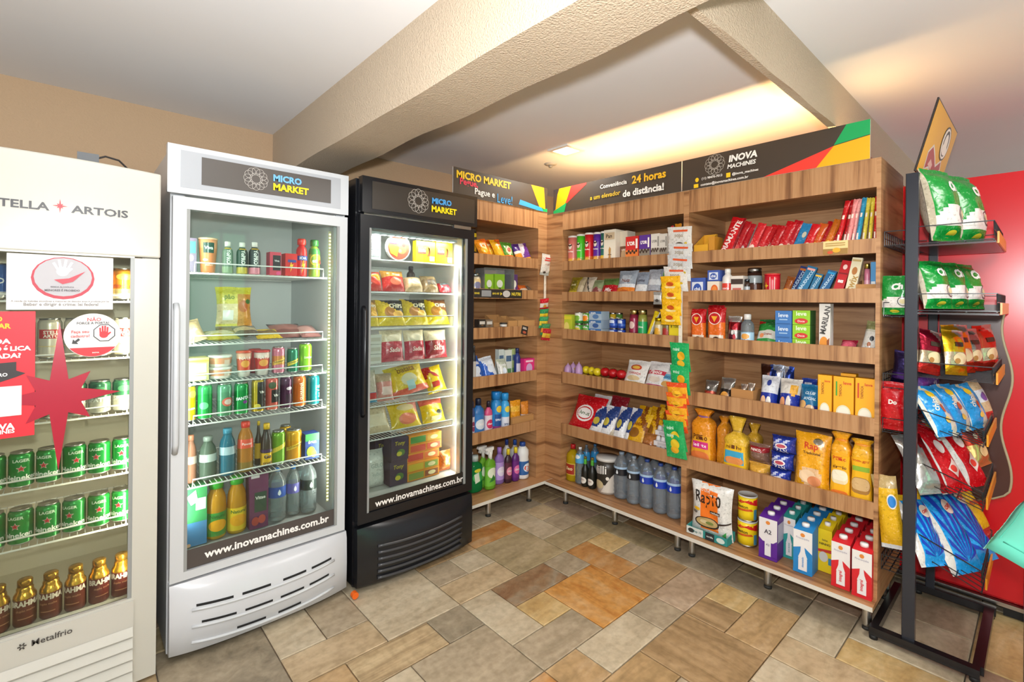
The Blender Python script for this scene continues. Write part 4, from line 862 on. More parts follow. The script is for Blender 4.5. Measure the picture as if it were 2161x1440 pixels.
P('R', 2, 'c3', 1095, 1222, 545, pouch('#5aa83f', [('d', 1, 1.1, 1.3, '#1f4f2a'), ('b', .25, .55, '#d6e3c9'), ('b', 0, .12, '#2f7d33')], seed=13), 'snack_bag', 'bag', 'green bag behind the hanging yellow packets, second shelf', d=.036, tilt=18)
o = make('sachet', pouch('#8f8d88', [('b', .4, .75, '#c9c8c4')], [('e', .5, .3, .25, .12, '#4a4440')], seed=14)(.055, .012, .075), Vector((2.598, on(*fp('c3', 1142, 800), 0, 2.6).y, 1.446)), (0, 0, -pi / 2), 'small grey sachet hanging on the second shelf edge', 'sachet')

# third shelf
P('R', 3, 'c3', 182, 272, 980, carton('#c2ce3a', [('r', 0, .78, 1, .93, '#e1d93a'), ('e', .45, .4, .3, .25, '#eadb76'), ('p', [(.1, .1), (.6, .05), (.7, .2)], '#5e9a3a')]), 'seasoning_box', 'box', 'yellow green box at left end of the third long shelf', d=.06)
gs = 'small food tins on the third long shelf'
def foodtin(c, c2, c3): return tin(c, [(0, .3, c2)], [('e', .5, .52, .26, .24, c3), ('t', 'milho', .5, .8, .4, '#f1f1e8', {'bold': .03})])
for (xl, xr, yt, h, z, c, c2, c3, lb) in ((283, 358, 1010, .085, 0, '#4f9c3f', '#e7e5d5', '#d9c23a', 'green and white food tin, lower one of the first tin stack'), (283, 358, 915, .083, .087, '#e3e4d4', '#3f8c3c', '#7fae3a', 'white and green food tin, upper one of the first tin stack'), (362, 440, 1010, .085, 0, '#3c9a45', '#dfe4d2', '#79b54f', 'mid green food tin beneath the tin with an orange disc'), (362, 440, 915, .083, .087, '#5a9c2d', '#2f6d2b', '#e98a1e', 'food tin with an orange disc, upper one of the second stack')):
    P('R', 3, 'c3', xl, xr, yt, foodtin(c, c2, c3), 'food_tin', 'tin', lb, h=h, zoff=z, group=gs)
for k, (c, e) in enumerate((('#b8c6d0', '#d5553f'), ('#9fb3c6', '#3c5f9b'), ('#a9bccb', '#5a7fb0'))):
    P('R', 3, 'c3', 447, 572, 900, carton(c, [('r', 0, .72, 1, 1, '#3f6fa8'), ('e', .55, .4, .25, .26, e), ('t', 'atum', .35, .82, .4, '#f3f3f0')]), 'tuna_pack', 'pack', '%s pale blue tuna pack in the stack of three, third long shelf' % ('lowest', 'middle', 'topmost')[k], d=.09, h=.06, zoff=.061 * k, group='pale blue tuna packs')
for k, (xl, xr) in enumerate(((580, 640), (646, 700), (706, 764))):
    P('R', 3, 'c3', xl, xr, 918, foodtin(['#3f7f35', '#c7a32b', '#56803a'][k], '#2d5f2d', ['#cfc64a', '#b8402e', '#d8d3b0'][k]), 'food_tin', 'tin', ['dark green food tin behind the dark blue tins', 'green and ochre food tin behind the dark blue tins', 'moss green food tin behind the dark blue tins'][k], back=.10, h=.17, group=gs)
for (xl, xr, z, k) in ((632, 712, 0, 0), (632, 712, .067, 1), (720, 790, 0, 2), (720, 790, .067, 3)):
    P('R', 3, 'c3', xl, xr, 1015, tin('#1f3f9a', [(.3, .5, '#3a62b8')], [('r', .3, .55, .7, .85, '#c8d2e6')]), 'fish_tin', 'tin', ['lower left dark blue tin of the four on the third shelf', 'upper left dark blue tin of the four on the third shelf', 'lower right dark blue tin of the four on the third shelf', 'upper right dark blue tin of the four on the third shelf'][k], h=.066, zoff=z, group='dark blue tins')
P('R', 3, 'c3', 838, 920, 935, jar('#7c1d33', '#c9b070', (.28, .72, '#8e2340'), [('e', .5, .5, .2, .12, '#d8b9b0')]), 'preserve_jar', 'jar', 'dark red preserve jar with a pale gold lid, third long shelf')
P('R', 3, 'c3', 927, 1010, 935, jar('#8a8a3c', '#c8b982', (.25, .62, '#1f9a55'), [('t', 'Olive', .5, .45, .4, '#e6efdc')]), 'olive_jar', 'jar', 'green labelled olive jar beside the dark red preserve jar')
P('R', 3, 'c3', 1018, 1075, 950, pouch('#e3c21c', [('d', 1, -.3, .55, '#a7a59a'), ('b', 0, .2, '#d9a514')], seed=16), 'condiment_pouch', 'pouch', 'yellow pouch leaning between olive jar and yellow lidded jar', d=.03, tilt=12, lean=14)
P('R', 3, 'c3', 1078, 1160, 1018, jar('#b9a24b', '#e2c31e', (.06, .72, '#cdbf98'), [('e', .5, .4, .25, .2, '#d8a02c')], lidh=.14), 'spread_jar', 'jar', 'squat jar with yellow lid and cream label, third long shelf')
P('R', 3, 'c3', 1166, 1248, 1018, jar('#8a7a35', '#e2c31e', (.1, .7, '#7e6d3a'), [('e', .5, .4, .26, .2, '#a8362c')], lidh=.14), 'spread_jar', 'jar', 'squat jar with yellow lid and dark fruit label, third long shelf')
P('R', 3, 'c3', 1258, 1372, 1000, carton('#e6cf22', [('r', 0, .86, 1, 1, '#c02e2a'), ('t', '8 TIX', .5, .62, .7, '#58511a', {'bold': .02}), ('r', .1, .12, .9, .16, '#b89a1c')]), 'yellow_box', 'box', 'yellow box with red top behind the hanging strip, third shelf', d=.06)

# fourth shelf
net = empty('garlic_net', Vector((0, 0, 0)))
bpy.data.objects.remove(net)
def garlic(w, d, h):
    b = MB(); n = 16; prof = [(0.0, 0), (.6, .01), (.95, .15), (1, .4), (1, .6), (.85, .78), (.5, .9), (.16, .97), (.1, 1.0)]; vs = []; fs = []
    for r, z in prof:
        for i in range(n): a = 2 * pi * i / n; k = 1 + .09 * cos(8 * a); vs.append((r * w / 2 * k * sin(a), -r * w / 2 * k * cos(a), z * h))
    for j in range(len(prof) - 1):
        for i in range(n): i2 = (i + 1) % n; fs.append((j * n + i, j * n + i2, (j + 1) * n + i2, (j + 1) * n + i))
    b.add(vs, fs, mat('#b08ab4', 'plastic'), True); s = MB().lathe([(w * .06, .9 * h), (w * .045, 1.05 * h)], mat('#cdb9c4', 'matte'), 8); return [('body', b), ('stalk', s)]
for k, (xl, xr, yt, bk, nm) in enumerate(((137, 170, 70, .0, 'leftmost'), (168, 202, 66, .02, 'middle'), (198, 232, 62, .0, 'rightmost'))):
    P('R', 4, 'c4', xl - 3, xr + 3, yt + 22, garlic, 'garlic_bulb', 'garlic', '%s purple garlic bulb at left end of the fourth long shelf' % nm, back=bk, d=.05, group='purple garlic bulbs')
def lemon(w, d, h):
    b = MB().ball((0, 0, h / 2), h / 2, mat('#dcc51f', 'skin'), 14, 10, (w / h, 1, 1)); s = MB().ball((w * .52, 0, h / 2), .006, mat('#b7a423', 'skin'), 8, 5); return [('body', b), ('tip', s)]
def tomato(w, d, h, col='#b3141a'):
    b = MB().ball((0, 0, h / 2), h / 2, mat(col, 'skin'), 14, 10, (w / h, w / h, 1)); s = MB()
    for k in range(5): a = 2 * pi * k / 5; s.add([(0, 0, h * 1.0), (.012 * cos(a - .3), .012 * sin(a - .3), h * .985), (.024 * cos(a), .024 * sin(a), h * .95), (.012 * cos(a + .3), .012 * sin(a + .3), h * .985)], [(0, 1, 2, 3)], mat('#4f6b25', 'matte'))
    s.tube([(0, 0, h * .98), (.003, 0, h * 1.1)], .003, mat('#4f5a25', 'matte'), 5); return [('body', b), ('stalk', s)]
yl = on(*fp('c4', 205, 140), 0, 2.66).y; yr = on(*fp('c4', 335, 140), 0, 2.66).y
for k, (t, x, z, nm) in enumerate(((0, 2.665, 0, 'front row, first from the left'), (.33, 2.66, 0, 'front row, second from the left'), (.66, 2.665, 0, 'front row, third from the left'), (1, 2.66, 0, 'front row, beside the tomatoes'), (.1, 2.735, 0, 'back row, first from the left'), (.45, 2.73, 0, 'back row, second from the left'), (.85, 2.735, 0, 'back row, third from the left'), (.0, 2.69, .05, 'on top, nearest the garlic'), (.32, 2.70, .05, 'on top, second from the garlic'), (.64, 2.70, .05, 'on top, third from the garlic'), (.96, 2.69, .05, 'on top, nearest the tomatoes'))):
    make('lemon', lemon(.062, 0, .056) if z else lemon(.048, 0, .044), Vector((x, yl + (yr - yl) * t, .897 + z)), (0, 0, 1.2 + k), 'yellow lemon, %s' % nm, 'lemon', 'lemons on the fourth long shelf')
yl = on(*fp('c4', 362, 160), 0, 2.66).y; yr = on(*fp('c4', 490, 160), 0, 2.66).y
for k, (t, x, z, nm) in enumerate(((0, 2.665, 0, 'front row, beside the lemons'), (.36, 2.66, 0, 'front row, second from the lemons'), (.72, 2.665, 0, 'front row, third from the lemons'), (.2, 2.74, 0, 'back row, nearest the lemons'), (.6, 2.74, 0, 'back row, second from the lemons'), (1.0, 2.735, 0, 'back row, beside the white bags'), (.1, 2.70, .058, 'on top, nearest the lemons'), (.5, 2.70, .058, 'on top, middle'), (.9, 2.70, .058, 'on top, nearest the white bags'))):
    make('tomato', tomato(.07, 0, .062) if z else tomato(.05, 0, .048), Vector((x, yl + (yr - yl) * t, .897 + z * .9)), (0, 0, k), 'red tomato, %s' % nm, 'tomato', 'tomatoes on the fourth long shelf')
P('R', 4, 'c4', 495, 645, 78, pouch('#e2dfd8', [('b', 0, .16, '#e0793a'), ('b', .16, .22, '#c9a04a')], [('e', .5, .72, .26, .1, '#c2452f'), ('e', .5, .72, .18, .06, '#e1b64c'), ('t', 'TORRADA', .5, .52, .6, '#b53a2e', {'bold': .02}), ('e', .5, .36, .3, .08, '#d3b98d')], seed=21), 'snack_bag', 'bag', 'white bag with orange foot next to the tomatoes', d=.05, tilt=28, back=.0)
P('R', 4, 'c4', 630, 770, 88, pouch('#e1ddd9', [('b', 0, .25, '#b61e63'), ('b', .55, .7, '#c4374a')], [('t', 'Pipoca', .5, .62, .6, '#f3eee9', {'shear': .2}), ('e', .5, .4, .3, .09, '#d8c9b9')], seed=22), 'snack_bag', 'bag', 'white and magenta bag between two white bags, fourth shelf', d=.05, tilt=28)
P('R', 4, 'c4', 682, 842, 125, pouch('#dfe4e6', [('b', 0, .15, '#5fb7dd'), ('b', .5, .68, '#6db6d6')], [('t', 'biscoito', .5, .59, .6, '#2d5c8a'), ('e', .5, .34, .32, .1, '#d9a860')], seed=23), 'snack_bag', 'bag', 'white and light blue bag behind the hanging green packets', d=.05, tilt=34)

# fifth shelf
P('R', 5, 'c4', 118, 320, 325, pouch('#c4161f', [('b', .0, .1, '#e8e2de')], [('e', .5, .5, .3, .22, '#efeae6'), ('e', .5, .5, .25, .17, '#c4161f'), ('e', .5, .5, .22, .14, '#efeae6'), ('t', 'Arroz', .5, .5, .34, '#3c5f2a')], seed=24), 'rice_bag', 'bag', 'red bag with a white round emblem, left of fifth long shelf', d=.07, tilt=30)
P('R', 5, 'c4', 256, 372, 312, pouch('#e3dfdd', [('b', .3, .6, '#d3cfd0')], seed=25), 'flour_bag', 'bag', 'plain white bag behind the red emblem bag', d=.06, tilt=24, back=.13)
P('R', 5, 'c4', 368, 486, 322, pouch('#8f1f2b', [('b', .4, .6, '#d9cfc9'), ('b', .6, .7, '#8f1f2b')], [('t', 'Feijão', .5, .5, .5, '#5e1520')], seed=26), 'flour_bag', 'bag', 'dark red and white bag at the back of the fifth shelf', d=.06, tilt=24, back=.13)
for k, (xl, xr, yt, nm) in enumerate(((262, 372, 388, 'leftmost'), (352, 446, 392, 'second'), (430, 512, 398, 'third'), (492, 560, 404, 'rightmost'))):
    P('R', 5, 'c4', xl, xr, yt, pouch('#27407c', [('d', 1, -1, .25, '#e6e7e8'), ('b', 0, .3, '#e7e6e4'), ('d', -1, 1.5, .95, '#dfe2e6')], [('e', .4, .5, .22, .12, '#c6b647')], seed=27 + k), 'sugar_bag', 'bag', '%s of the four blue and white bags on the fifth shelf' % nm, d=.04, tilt=30, group='blue and white bags on the fifth long shelf')
P('R', 5, 'c4', 398, 505, 486, pouch('#d3c8ae', [('b', .3, .6, '#e2d9c4')], seed=33), 'flour_bag', 'bag', 'small beige bag lying before the blue and white bags', d=.05, tilt=45, back=-.005)
for k, (xl, xr, yt, bk, nm) in enumerate(((470, 615, 432, .0, 'front left'), (560, 660, 400, .05, 'middle back'), (615, 705, 405, .03, 'second from the right'), (670, 755, 392, .06, 'rightmost'))):
    P('R', 5, 'c4', xl, xr, yt, pouch('#dba313', [('d', 1, 1, 1.35, '#8a4f16'), ('d', 1, 1, 1.6, '#e3b426'), ('b', 0, .12, '#c98a10')], [('e', .45, .4, .25, .14, '#8d5a1c'), ('t', 'bolo', .5, .66, .4, '#7a2f17')], seed=34 + k), 'pasta_bag', 'bag', '%s of the golden yellow bags on the fifth long shelf' % nm, d=.045, tilt=32, back=bk, group='golden yellow bags')
P('R', 5, 'c4', 598, 695, 560, pouch('#8a4a23', [('b', .4, 1, '#a86a35')], seed=38, fat=.6), 'bun_pack', 'pack', 'small brown bun pack before the golden yellow bags', d=.07, tilt=30, back=-.004)
for k, (xl, xr, yt, z, bk, nm) in enumerate(((690, 818, 0, 0, .0, 'lower front'), (690, 818, 0, .056, .0, 'upper front'), (700, 830, 0, .112, .04, 'topmost'))):
    def eggbox(w, d, h):
        b = MB().box((-w / 2, -d / 2, 0), (w / 2, d / 2, h * .5), mat('#d9d5d6', 'matte')); nx = 4
        for i in range(nx):
            for j in range(2): b.lathe([(w / nx * .48, h * .5), (w / nx * .4, h * .85), (w / nx * .25, h), (0, h)], mat('#dedada', 'matte'), 10, (-w / 2 + w / nx * (i + .5), -d / 4 + d / 2 * j, 0))
        return [('body', b), ('label', MB().box((-w * .3, -d / 2 - .001, h * .1), (w * .3, -d / 2, h * .42), mat('#b9b3b6', 'paper')))]
    P('R', 5, 'c4', xl, xr, 500, eggbox, 'egg_box', 'egg box', '%s grey white egg box of the stack behind the green packets' % nm, d=.11, h=.054, zoff=z, back=bk, group='egg boxes')

# lowest board, left bay
P('R', 6, 'c4', 108, 176, 622, bottle('#d3b21c', '#b51f22', STRT[:9] + [(.34, .86)], (), [('r', .22, .2, .78, .48, '#a32d1e'), ('t', 'óleo', .5, .36, .4, '#f3e6b0')], 'liquid', capz=.88, label=(.18, .5, '#dcc455')), 'oil_bottle', 'bottle', 'yellow cooking oil bottle with a red cap, lowest board near corner', yb=858)
P('R', 6, 'c4', 180, 232, 645, bottle('#dfe9ee', '#e8e9ea', PET, (), [('e', .5, .75, .2, .05, '#e6eef4')], 'clear', capz=.94, label=(.58, .82, '#4ea3d6')), 'mixer_bottle', 'bottle', 'clear bottle with light blue label and white cap beside the oil', yb=884)
P('R', 6, 'c4', 240, 282, 632, bottle('#cfe4ee', '#7f8a94', PET, (), (), 'clear', capz=.94, label=(.55, .8, '#3f9bd0')), 'mixer_bottle', 'bottle', 'light blue bottle behind the two small dark bottles, left one', yb=850)
P('R', 6, 'c4', 288, 334, 625, bottle('#c9e2f0', '#3f6f9a', PET, (), (), 'clear', capz=.94, label=(.5, .8, '#2f8cc8')), 'mixer_bottle', 'bottle', 'light blue bottle behind the milk powder tub, right one', yb=855)
P('R', 6, 'c4', 150, 178, 612, bottle('#8a2a2c', '#b02a3a', BEER, (), (), 'plastic', capz=.93), 'sauce_bottle', 'bottle', 'thin bottle with red cap behind the oil bottle', yb=848, h=.27)
for k, (xl, xr, yt, yb) in enumerate(((217, 258, 704, 898), (258, 302, 712, 912))):
    P('R', 6, 'c4', xl, xr, yt, bottle('#1c1c16', '#7a6a30', BEER, [(.72, .9, '#4fa82f')], [('e', .5, .22, .3, .11, '#e4dfd4'), ('t', 'shoyu', .5, .24, .3, '#7d2320')], 'plastic', capz=.93), 'sauce_bottle', 'bottle', ['small dark sauce bottle with green neck, left of the pair', 'small dark sauce bottle with green neck, right of the pair'][k], yb=yb, group='dark sauce bottles')
P('R', 6, 'c4', 308, 432, 715, tub('#2f2a24', '#d5d2cc', [(.0, .25, '#cfc8bd'), (.8, 1, '#3a342c')], [('t', 'Milli', .42, .66, .5, '#efece6', {'bold': .02, 'slope': .12}), ('e', .42, .25, .16, .12, '#cdbb90'), ('p', [(.5, .05), (.95, .05), (.95, .62), (.8, .5)], '#d8d0c4'), ('e', .7, .45, .05, .05, '#efe9dd')], taper=.92, lidh=.09), 'powder_tub', 'tub', 'large dark brown and white powder tub with pale lid', yb=950)
wat = lambda lc: bottle('#e6eef4', '#27468f' if lc != '#22242a' else '#8fa2b4', PET, (), [('r', .0, .66, 1, .705, '#a9c6e0'), ('p', [(.5, .645), (.54, .6), (.55, .565), (.5, .54), (.45, .565), (.46, .6)], '#e8eef2')], 'clear', capz=.945, label=(.52, .68, lc))
for k, (xl, xr, yt, yb, lc) in enumerate(((437, 524, 670, 985, '#22242a'), (526, 606, 690, 1022, '#22242a'), (602, 690, 700, 1048, '#1f3fae'), (694, 785, 728, 1085, '#1f3fae'), (786, 878, 752, 1118, '#1f3fae'))):
    o = P('R', 6, 'c4', xl, xr, yt, wat(lc), 'water_bottle', 'bottle', ['large water bottle with black label beside the powder tub', 'large water bottle with black label, second from the powder tub', 'large water bottle with blue label, leftmost of the blue three', 'large water bottle with blue label, middle of the blue three', 'large water bottle with blue label beside the bay divider'][k], yb=yb, h=.30, group='large water bottles')
    GOODS.append(dup(o, o.location + Vector((.095, .004, 0)), ['large water bottle behind the one beside the powder tub', 'large water bottle in second row, behind the second black label', 'large water bottle in second row behind the leftmost blue label', 'large water bottle in second row behind the middle blue label', 'large water bottle in second row beside the bay divider'][k]))

# ---------------------------------------------------------------- right bay, top shelf
P('R', 1, 'c5', 170, 315, 552, tray('#e0a52a', front=.55), 'display_tray', 'tray', 'yellow display tray at left end of the top shelf, right bay', d=.12)
P('R', 1, 'c5', 175, 240, 560, pouch('#e8b53a', seed=41, fat=.5), 'candy_pack', 'candy', 'yellow candy pack in the yellow display tray, left one', d=.02, zoff=.006, back=.03, h=.075, lean=8)
P('R', 1, 'c5', 245, 308, 560, pouch('#e2a92c', seed=42, fat=.5), 'candy_pack', 'candy', 'yellow candy pack in the yellow display tray, right one', d=.02, zoff=.006, back=.03, h=.08, lean=-8)
P('R', 1, 'c5', 322, 384, 592, carton('#c98a2a', [('r', .1, .1, .9, .4, '#a8691c')]), 'candy_box', 'box', 'ochre candy box right of the yellow display tray', d=.1)
g = 'red chocolate bars on the top shelf'
bar = lambda c, c2, t='', s=0: pouch(c, [('b', .0, .1, c2)], ([('t', t, .5, .5, .75, '#f0e4dc', {'rot': 90, 'bold': .03})] if t else []) + [('e', .5, .22, .3, .1, c2)], seed=s, seal=.05, fat=.2, n=(6, 10))
P('R', 1, 'c5', 415, 560, 400, pouch('#c3141c', [('b', 0, .06, '#e8b9a8'), ('d', 1, 0, .82, '#8a0f18')], [('t', 'DIAMANTE', .45, .5, .85, '#f2ddd6', {'rot': 80, 'bold': .04})], seed=43, fat=.2), 'chocolate_bar', 'chocolate', 'large red chocolate bar leaning at left of the red row', d=.025, tilt=14, lean=14, group=g)
for k, (xl, xr, yt, c, c2, nm) in enumerate(((552, 618, 425, '#a9141d', '#c94b43', 'second'), (600, 668, 448, '#b51a24', '#d8c3b8', 'third'), (640, 712, 470, '#8a7a72', '#c9b4aa', 'fourth, greyish'), (706, 790, 452, '#c8232a', '#e8c9ba', 'fifth'), (772, 850, 470, '#c3272b', '#e7d7cc', 'sixth'), (836, 912, 455, '#b9141c', '#d8a09a', 'seventh'), (905, 990, 462, '#ad1219', '#d9b9a3', 'eighth'), (985, 1085, 418, '#b7121b', '#e1cbb9', 'ninth'), (1060, 1150, 408, '#a81420', '#d8a594', 'tenth'))):
    P('R', 1, 'c5', xl, xr, yt, bar(c, c2, s=44 + k), 'chocolate_bar', 'chocolate', '%s bar from the left in the leaning red chocolate row' % nm, d=.02, tilt=16, lean=16, back=.012 * (k % 3), group=g)
P('R', 1, 'c5', 1135, 1292, 452, pouch('#2f86b8', [('b', 0, .25, '#8f7b55'), ('d', 1, -1, .4, '#2a6d9c')], [('e', .6, .6, .14, .1, '#d8d3b8')], seed=55, fat=.3), 'chocolate_bar', 'chocolate', 'blue chocolate bar leaning in the middle of the red row', d=.02, tilt=20, lean=14, back=.03)
for k, (xl, xr, yt, c, c2, nm) in enumerate(((1268, 1360, 455, '#c2171f', '#e7d5c3', 'first'), (1340, 1432, 448, '#c3551f', '#e4c65a', 'second, orange tinted,'), (1412, 1500, 425, '#b6141c', '#e9dccc', 'third'), (1480, 1560, 405, '#c76a1d', '#e5b648', 'fourth, orange tinted,'), (1545, 1625, 395, '#c11b20', '#e6c8b8', 'fifth'))):
    P('R', 1, 'c5', xl, xr, yt, bar(c, c2, s=60 + k), 'chocolate_bar', 'chocolate', '%s red bar right of the leaning blue bar' % nm, d=.02, tilt=18, lean=16, back=.01 * (k % 3), group=g)
P('R', 1, 'c5', 850, 1000, 590, pouch('#7a5a1e', [('b', .5, 1, '#b3912f')], [('e', .5, .5, .2, .2, '#e4d6a8')], seed=66), 'candy_pack', 'candy', 'olive gold candy pack lying before the red bars', d=.04, tilt=50, back=-.01)
P('R', 1, 'c5', 1000, 1085, 600, pouch('#b9b3c4', [('b', .5, 1, '#e0b24a')], seed=67), 'candy_pack', 'candy', 'silvery candy pack lying before the red bars', d=.03, tilt=50, back=-.01)
P('R', 1, 'c5', 1085, 1560, 600, tray('#b8141d', front=.8), 'display_tray', 'tray', 'long low red display tray under the right red bars', d=.028, back=-.014, h=.03)
g = 'tall thin packs leaning at the right end of the top shelf'
for k, (x0, x1, xt, yt, yb, c, nm) in enumerate(((1612, 1668, 1720, 215, 605, '#c11a1f', 'leftmost tall thin red pack'), (1680, 1735, 1775, 205, 605, '#b4131b', 'second tall thin red pack'), (1745, 1795, 1832, 200, 600, '#e58a86', 'left pink tall thin pack'), (1800, 1845, 1872, 190, 598, '#e79e97', 'right pink tall thin pack'), (1838, 1890, 1918, 180, 595, '#2f93ba', 'blue tall thin pack'), (1905, 1950, 1962, 182, 590, '#d9c84e', 'left yellow tall thin pack'), (1962, 2005, 2002, 180, 588, '#dccb45', 'right yellow tall thin pack'), (2012, 2058, 2040, 165, 585, '#bf1d20', 'tall thin red pack against the end panel'))):
    P('R', 1, 'c5', x0, x1, yt, pouch(c, [('b', .0, .08, '#e9d9cf')], [('r', .25, .2, .6, .32, '#e8d8c8'), ('r', .3, .62, .7, .7, '#e8d8c8')], seed=70 + k, seal=.04, fat=.15, n=(6, 10)), 'candy_pack', 'candy', '%s at right end of the top shelf' % nm, d=.022, tilt=6, lean=max(0, (xt - (x0 + x1) / 2)) / 395 * 57.3 * .85, group=g)
o = make('price_card', carton('#e2c98a', [('r', 0, .0, 1, .42, '#9a7434'), ('e', .55, .3, .16, .18, '#e8a322'), ('e', .3, .15, .12, .12, '#c94f25'), ('r', .1, .62, .9, .68, '#a9873f'), ('r', .1, .78, .9, .84, '#a9873f')], top='#c9c4b8')(.098, .003, .062), Vector((2.6065, on(*fp('c5', 1636, 700), 0, 2.608).y, 1.686)), (0, 0, -pi / 2), 'yellow printed card on the top shelf edge below the thin packs', 'card')

# right bay, second shelf
sug = carton('#3f59a6', [('r', .12, .12, .85, .8, '#d8dde8'), ('e', .48, .45, .27, .28, '#3453a4'), ('t', 'chá', .48, .46, .4, '#eef0f4', {'bold': .03})])
P('R', 2, 'c5', 130, 290, 1015, sug, 'tea_box', 'box', 'blue and white box at left end of second shelf, right bay', d=.06)
P('R', 2, 'c5', 308, 430, 990, carton('#e4d9c6', [('e', .62, .5, .3, .3, '#e0661f'), ('e', .62, .5, .2, .2, '#e98b3d')]), 'oat_box', 'box', 'cream box with an orange disc under a blue box', d=.07, h=.092)
P('R', 2, 'c5', 318, 448, 890, sug, 'tea_box', 'box', 'blue and white box lying on the cream box with orange disc', d=.06, zoff=.093, h=.06)
P('R', 2, 'c5', 436, 545, 925, bottle('#e3dcd4', '#e8e4de', STRT, (), [('r', .2, .12, .85, .5, '#d8402f'), ('t', 'coco', .5, .32, .4, '#f5eee8')], 'plastic', capz=.84), 'milk_bottle', 'bottle', 'white bottle with red label on second shelf, right bay')
P('R', 2, 'c5', 553, 680, 1000, carton('#ded4c8', [('r', 0, .62, 1, .86, '#3b2a22'), ('r', .15, .15, .85, .45, '#c2685a'), ('t', 'leite', .5, .3, .5, '#f3e9e1')]), 'milk_box', 'box', 'small white and brown box beside the white red-labelled bottle', d=.06)
P('R', 2, 'c5', 682, 738, 1032, jar('#3a2a22', '#4c5158', (.1, .6, '#a9b0b4')), 'coffee_jar', 'jar', 'tiny dark jar between the white box and larger dark jar')
P('R', 2, 'c5', 694, 848, 915, jar('#3f261c', '#b6b4ae', (.5, .74, '#9aa3a3'), [('r', .1, .05, .9, .45, '#5a3424')]), 'coffee_jar', 'jar', 'large dark brown jar with silver lid on second shelf', back=.07)
P('R', 2, 'c5', 862, 1048, 975, tub('#c4182a', '#d8433c', [(.0, .08, '#e9dcd4')], [('p', star_poly(.33, .5, .12, .04, 4, 1.5), '#e8c22c'), ('r', .5, .1, .53, .85, '#e8c9c0'), ('r', .68, .1, .71, .85, '#e8c9c0')], taper=.86, lidh=.05), 'ice_cream_cup', 'cup', 'red paper cup with a yellow star on second shelf', w=.075)
P('R', 2, 'c5', 1052, 1140, 1010, pouch('#8a4a1e', [('b', 0, .4, '#d98a22')], seed=81), 'candy_pack', 'candy', 'brown and orange pack leaning beside the red star cup', d=.03, tilt=20, lean=12)
choc = lambda c, c2: carton(c, [('r', 0, 0, 1, .16, c2), ('t', 'BAUDUCCO', .5, .55, .7, '#b9d3e2', {'rot': 80, 'bold': .03}), ('r', .1, .86, .9, .93, c2)], kind='gloss')
g = 'chocolate boxes leaning on the second shelf'
P('R', 2, 'c5', 1148, 1222, 905, choc('#23376f', '#c06a2a'), 'chocolate_box', 'chocolate', 'dark blue leaning box left of the teal blue leaning boxes', d=.018, tilt=14, lean=16, back=.05, group=g)
P('R', 2, 'c5', 1200, 1232, 940, carton('#6b3a1d', kind='gloss'), 'chocolate_box', 'chocolate', 'thin brown leaning box between two blue ones, second shelf', d=.018, tilt=14, lean=18, back=.02, group=g)
P('R', 2, 'c5', 1215, 1318, 912, choc('#2d6f96', '#e9a9a0'), 'chocolate_box', 'chocolate', 'teal blue leaning box with pink foot, second shelf', d=.018, tilt=16, lean=18, group=g)
P('R', 2, 'c5', 1328, 1408, 985, choc('#2f6a8c', '#e2b23a'), 'chocolate_box', 'chocolate', 'short teal blue leaning box with yellow foot', d=.018, tilt=16, lean=16, group=g)
P('R', 2, 'c5', 1435, 1530, 948, choc('#2b5f8c', '#2f93c8'), 'chocolate_box', 'chocolate', 'blue leaning box left of the tall red box', d=.018, tilt=16, lean=18, group=g)
P('R', 2, 'c5', 1592, 1695, 850, carton('#b4141d', [('r', .05, .62, .95, .66, '#7d0d14'), ('e', .5, .82, .22, .07, '#e9c9c0'), ('t', 'BIS', .5, .42, .55, '#f3e6e0', {'bold': .06}), ('r', .1, .05, .9, .18, '#d8453a')], kind='gloss'), 'chocolate_box', 'chocolate', 'tall red leaning chocolate box on second shelf', d=.02, tilt=12, lean=12, group=g)
P('R', 2, 'c5', 1722, 1830, 820, carton('#d8cfae', [('e', .5, .66, .26, .1, '#a86a2c'), ('t', 'twix', .5, .35, .4, '#a8823a', {'rot': 80}), ('r', .08, .9, .92, .95, '#b59b5e')]), 'biscuit_box', 'box', 'tall cream leaning biscuit box right of the red box', d=.02, tilt=8, lean=9)
P('R', 2, 'c5', 1845, 2062, 1040, tray('#b58450', front=.75), 'display_tray', 'tray', 'plain cardboard tray at right end of second shelf', d=.10)
P('R', 2, 'c5', 1928, 1992, 865, jar('#c2728a', '#c8b058', (.1, .5, '#d89aa8')), 'candy_jar', 'jar', 'small pink jar with ochre lid in the cardboard tray', zoff=.006, back=.03)
P('R', 2, 'c5', 2002, 2056, 850, carton('#3a86bb', [('r', .1, .1, .9, .45, '#cfd8dc')]), 'candy_box', 'box', 'small blue box in the cardboard tray against the end panel', d=.05, zoff=.006, back=.03)

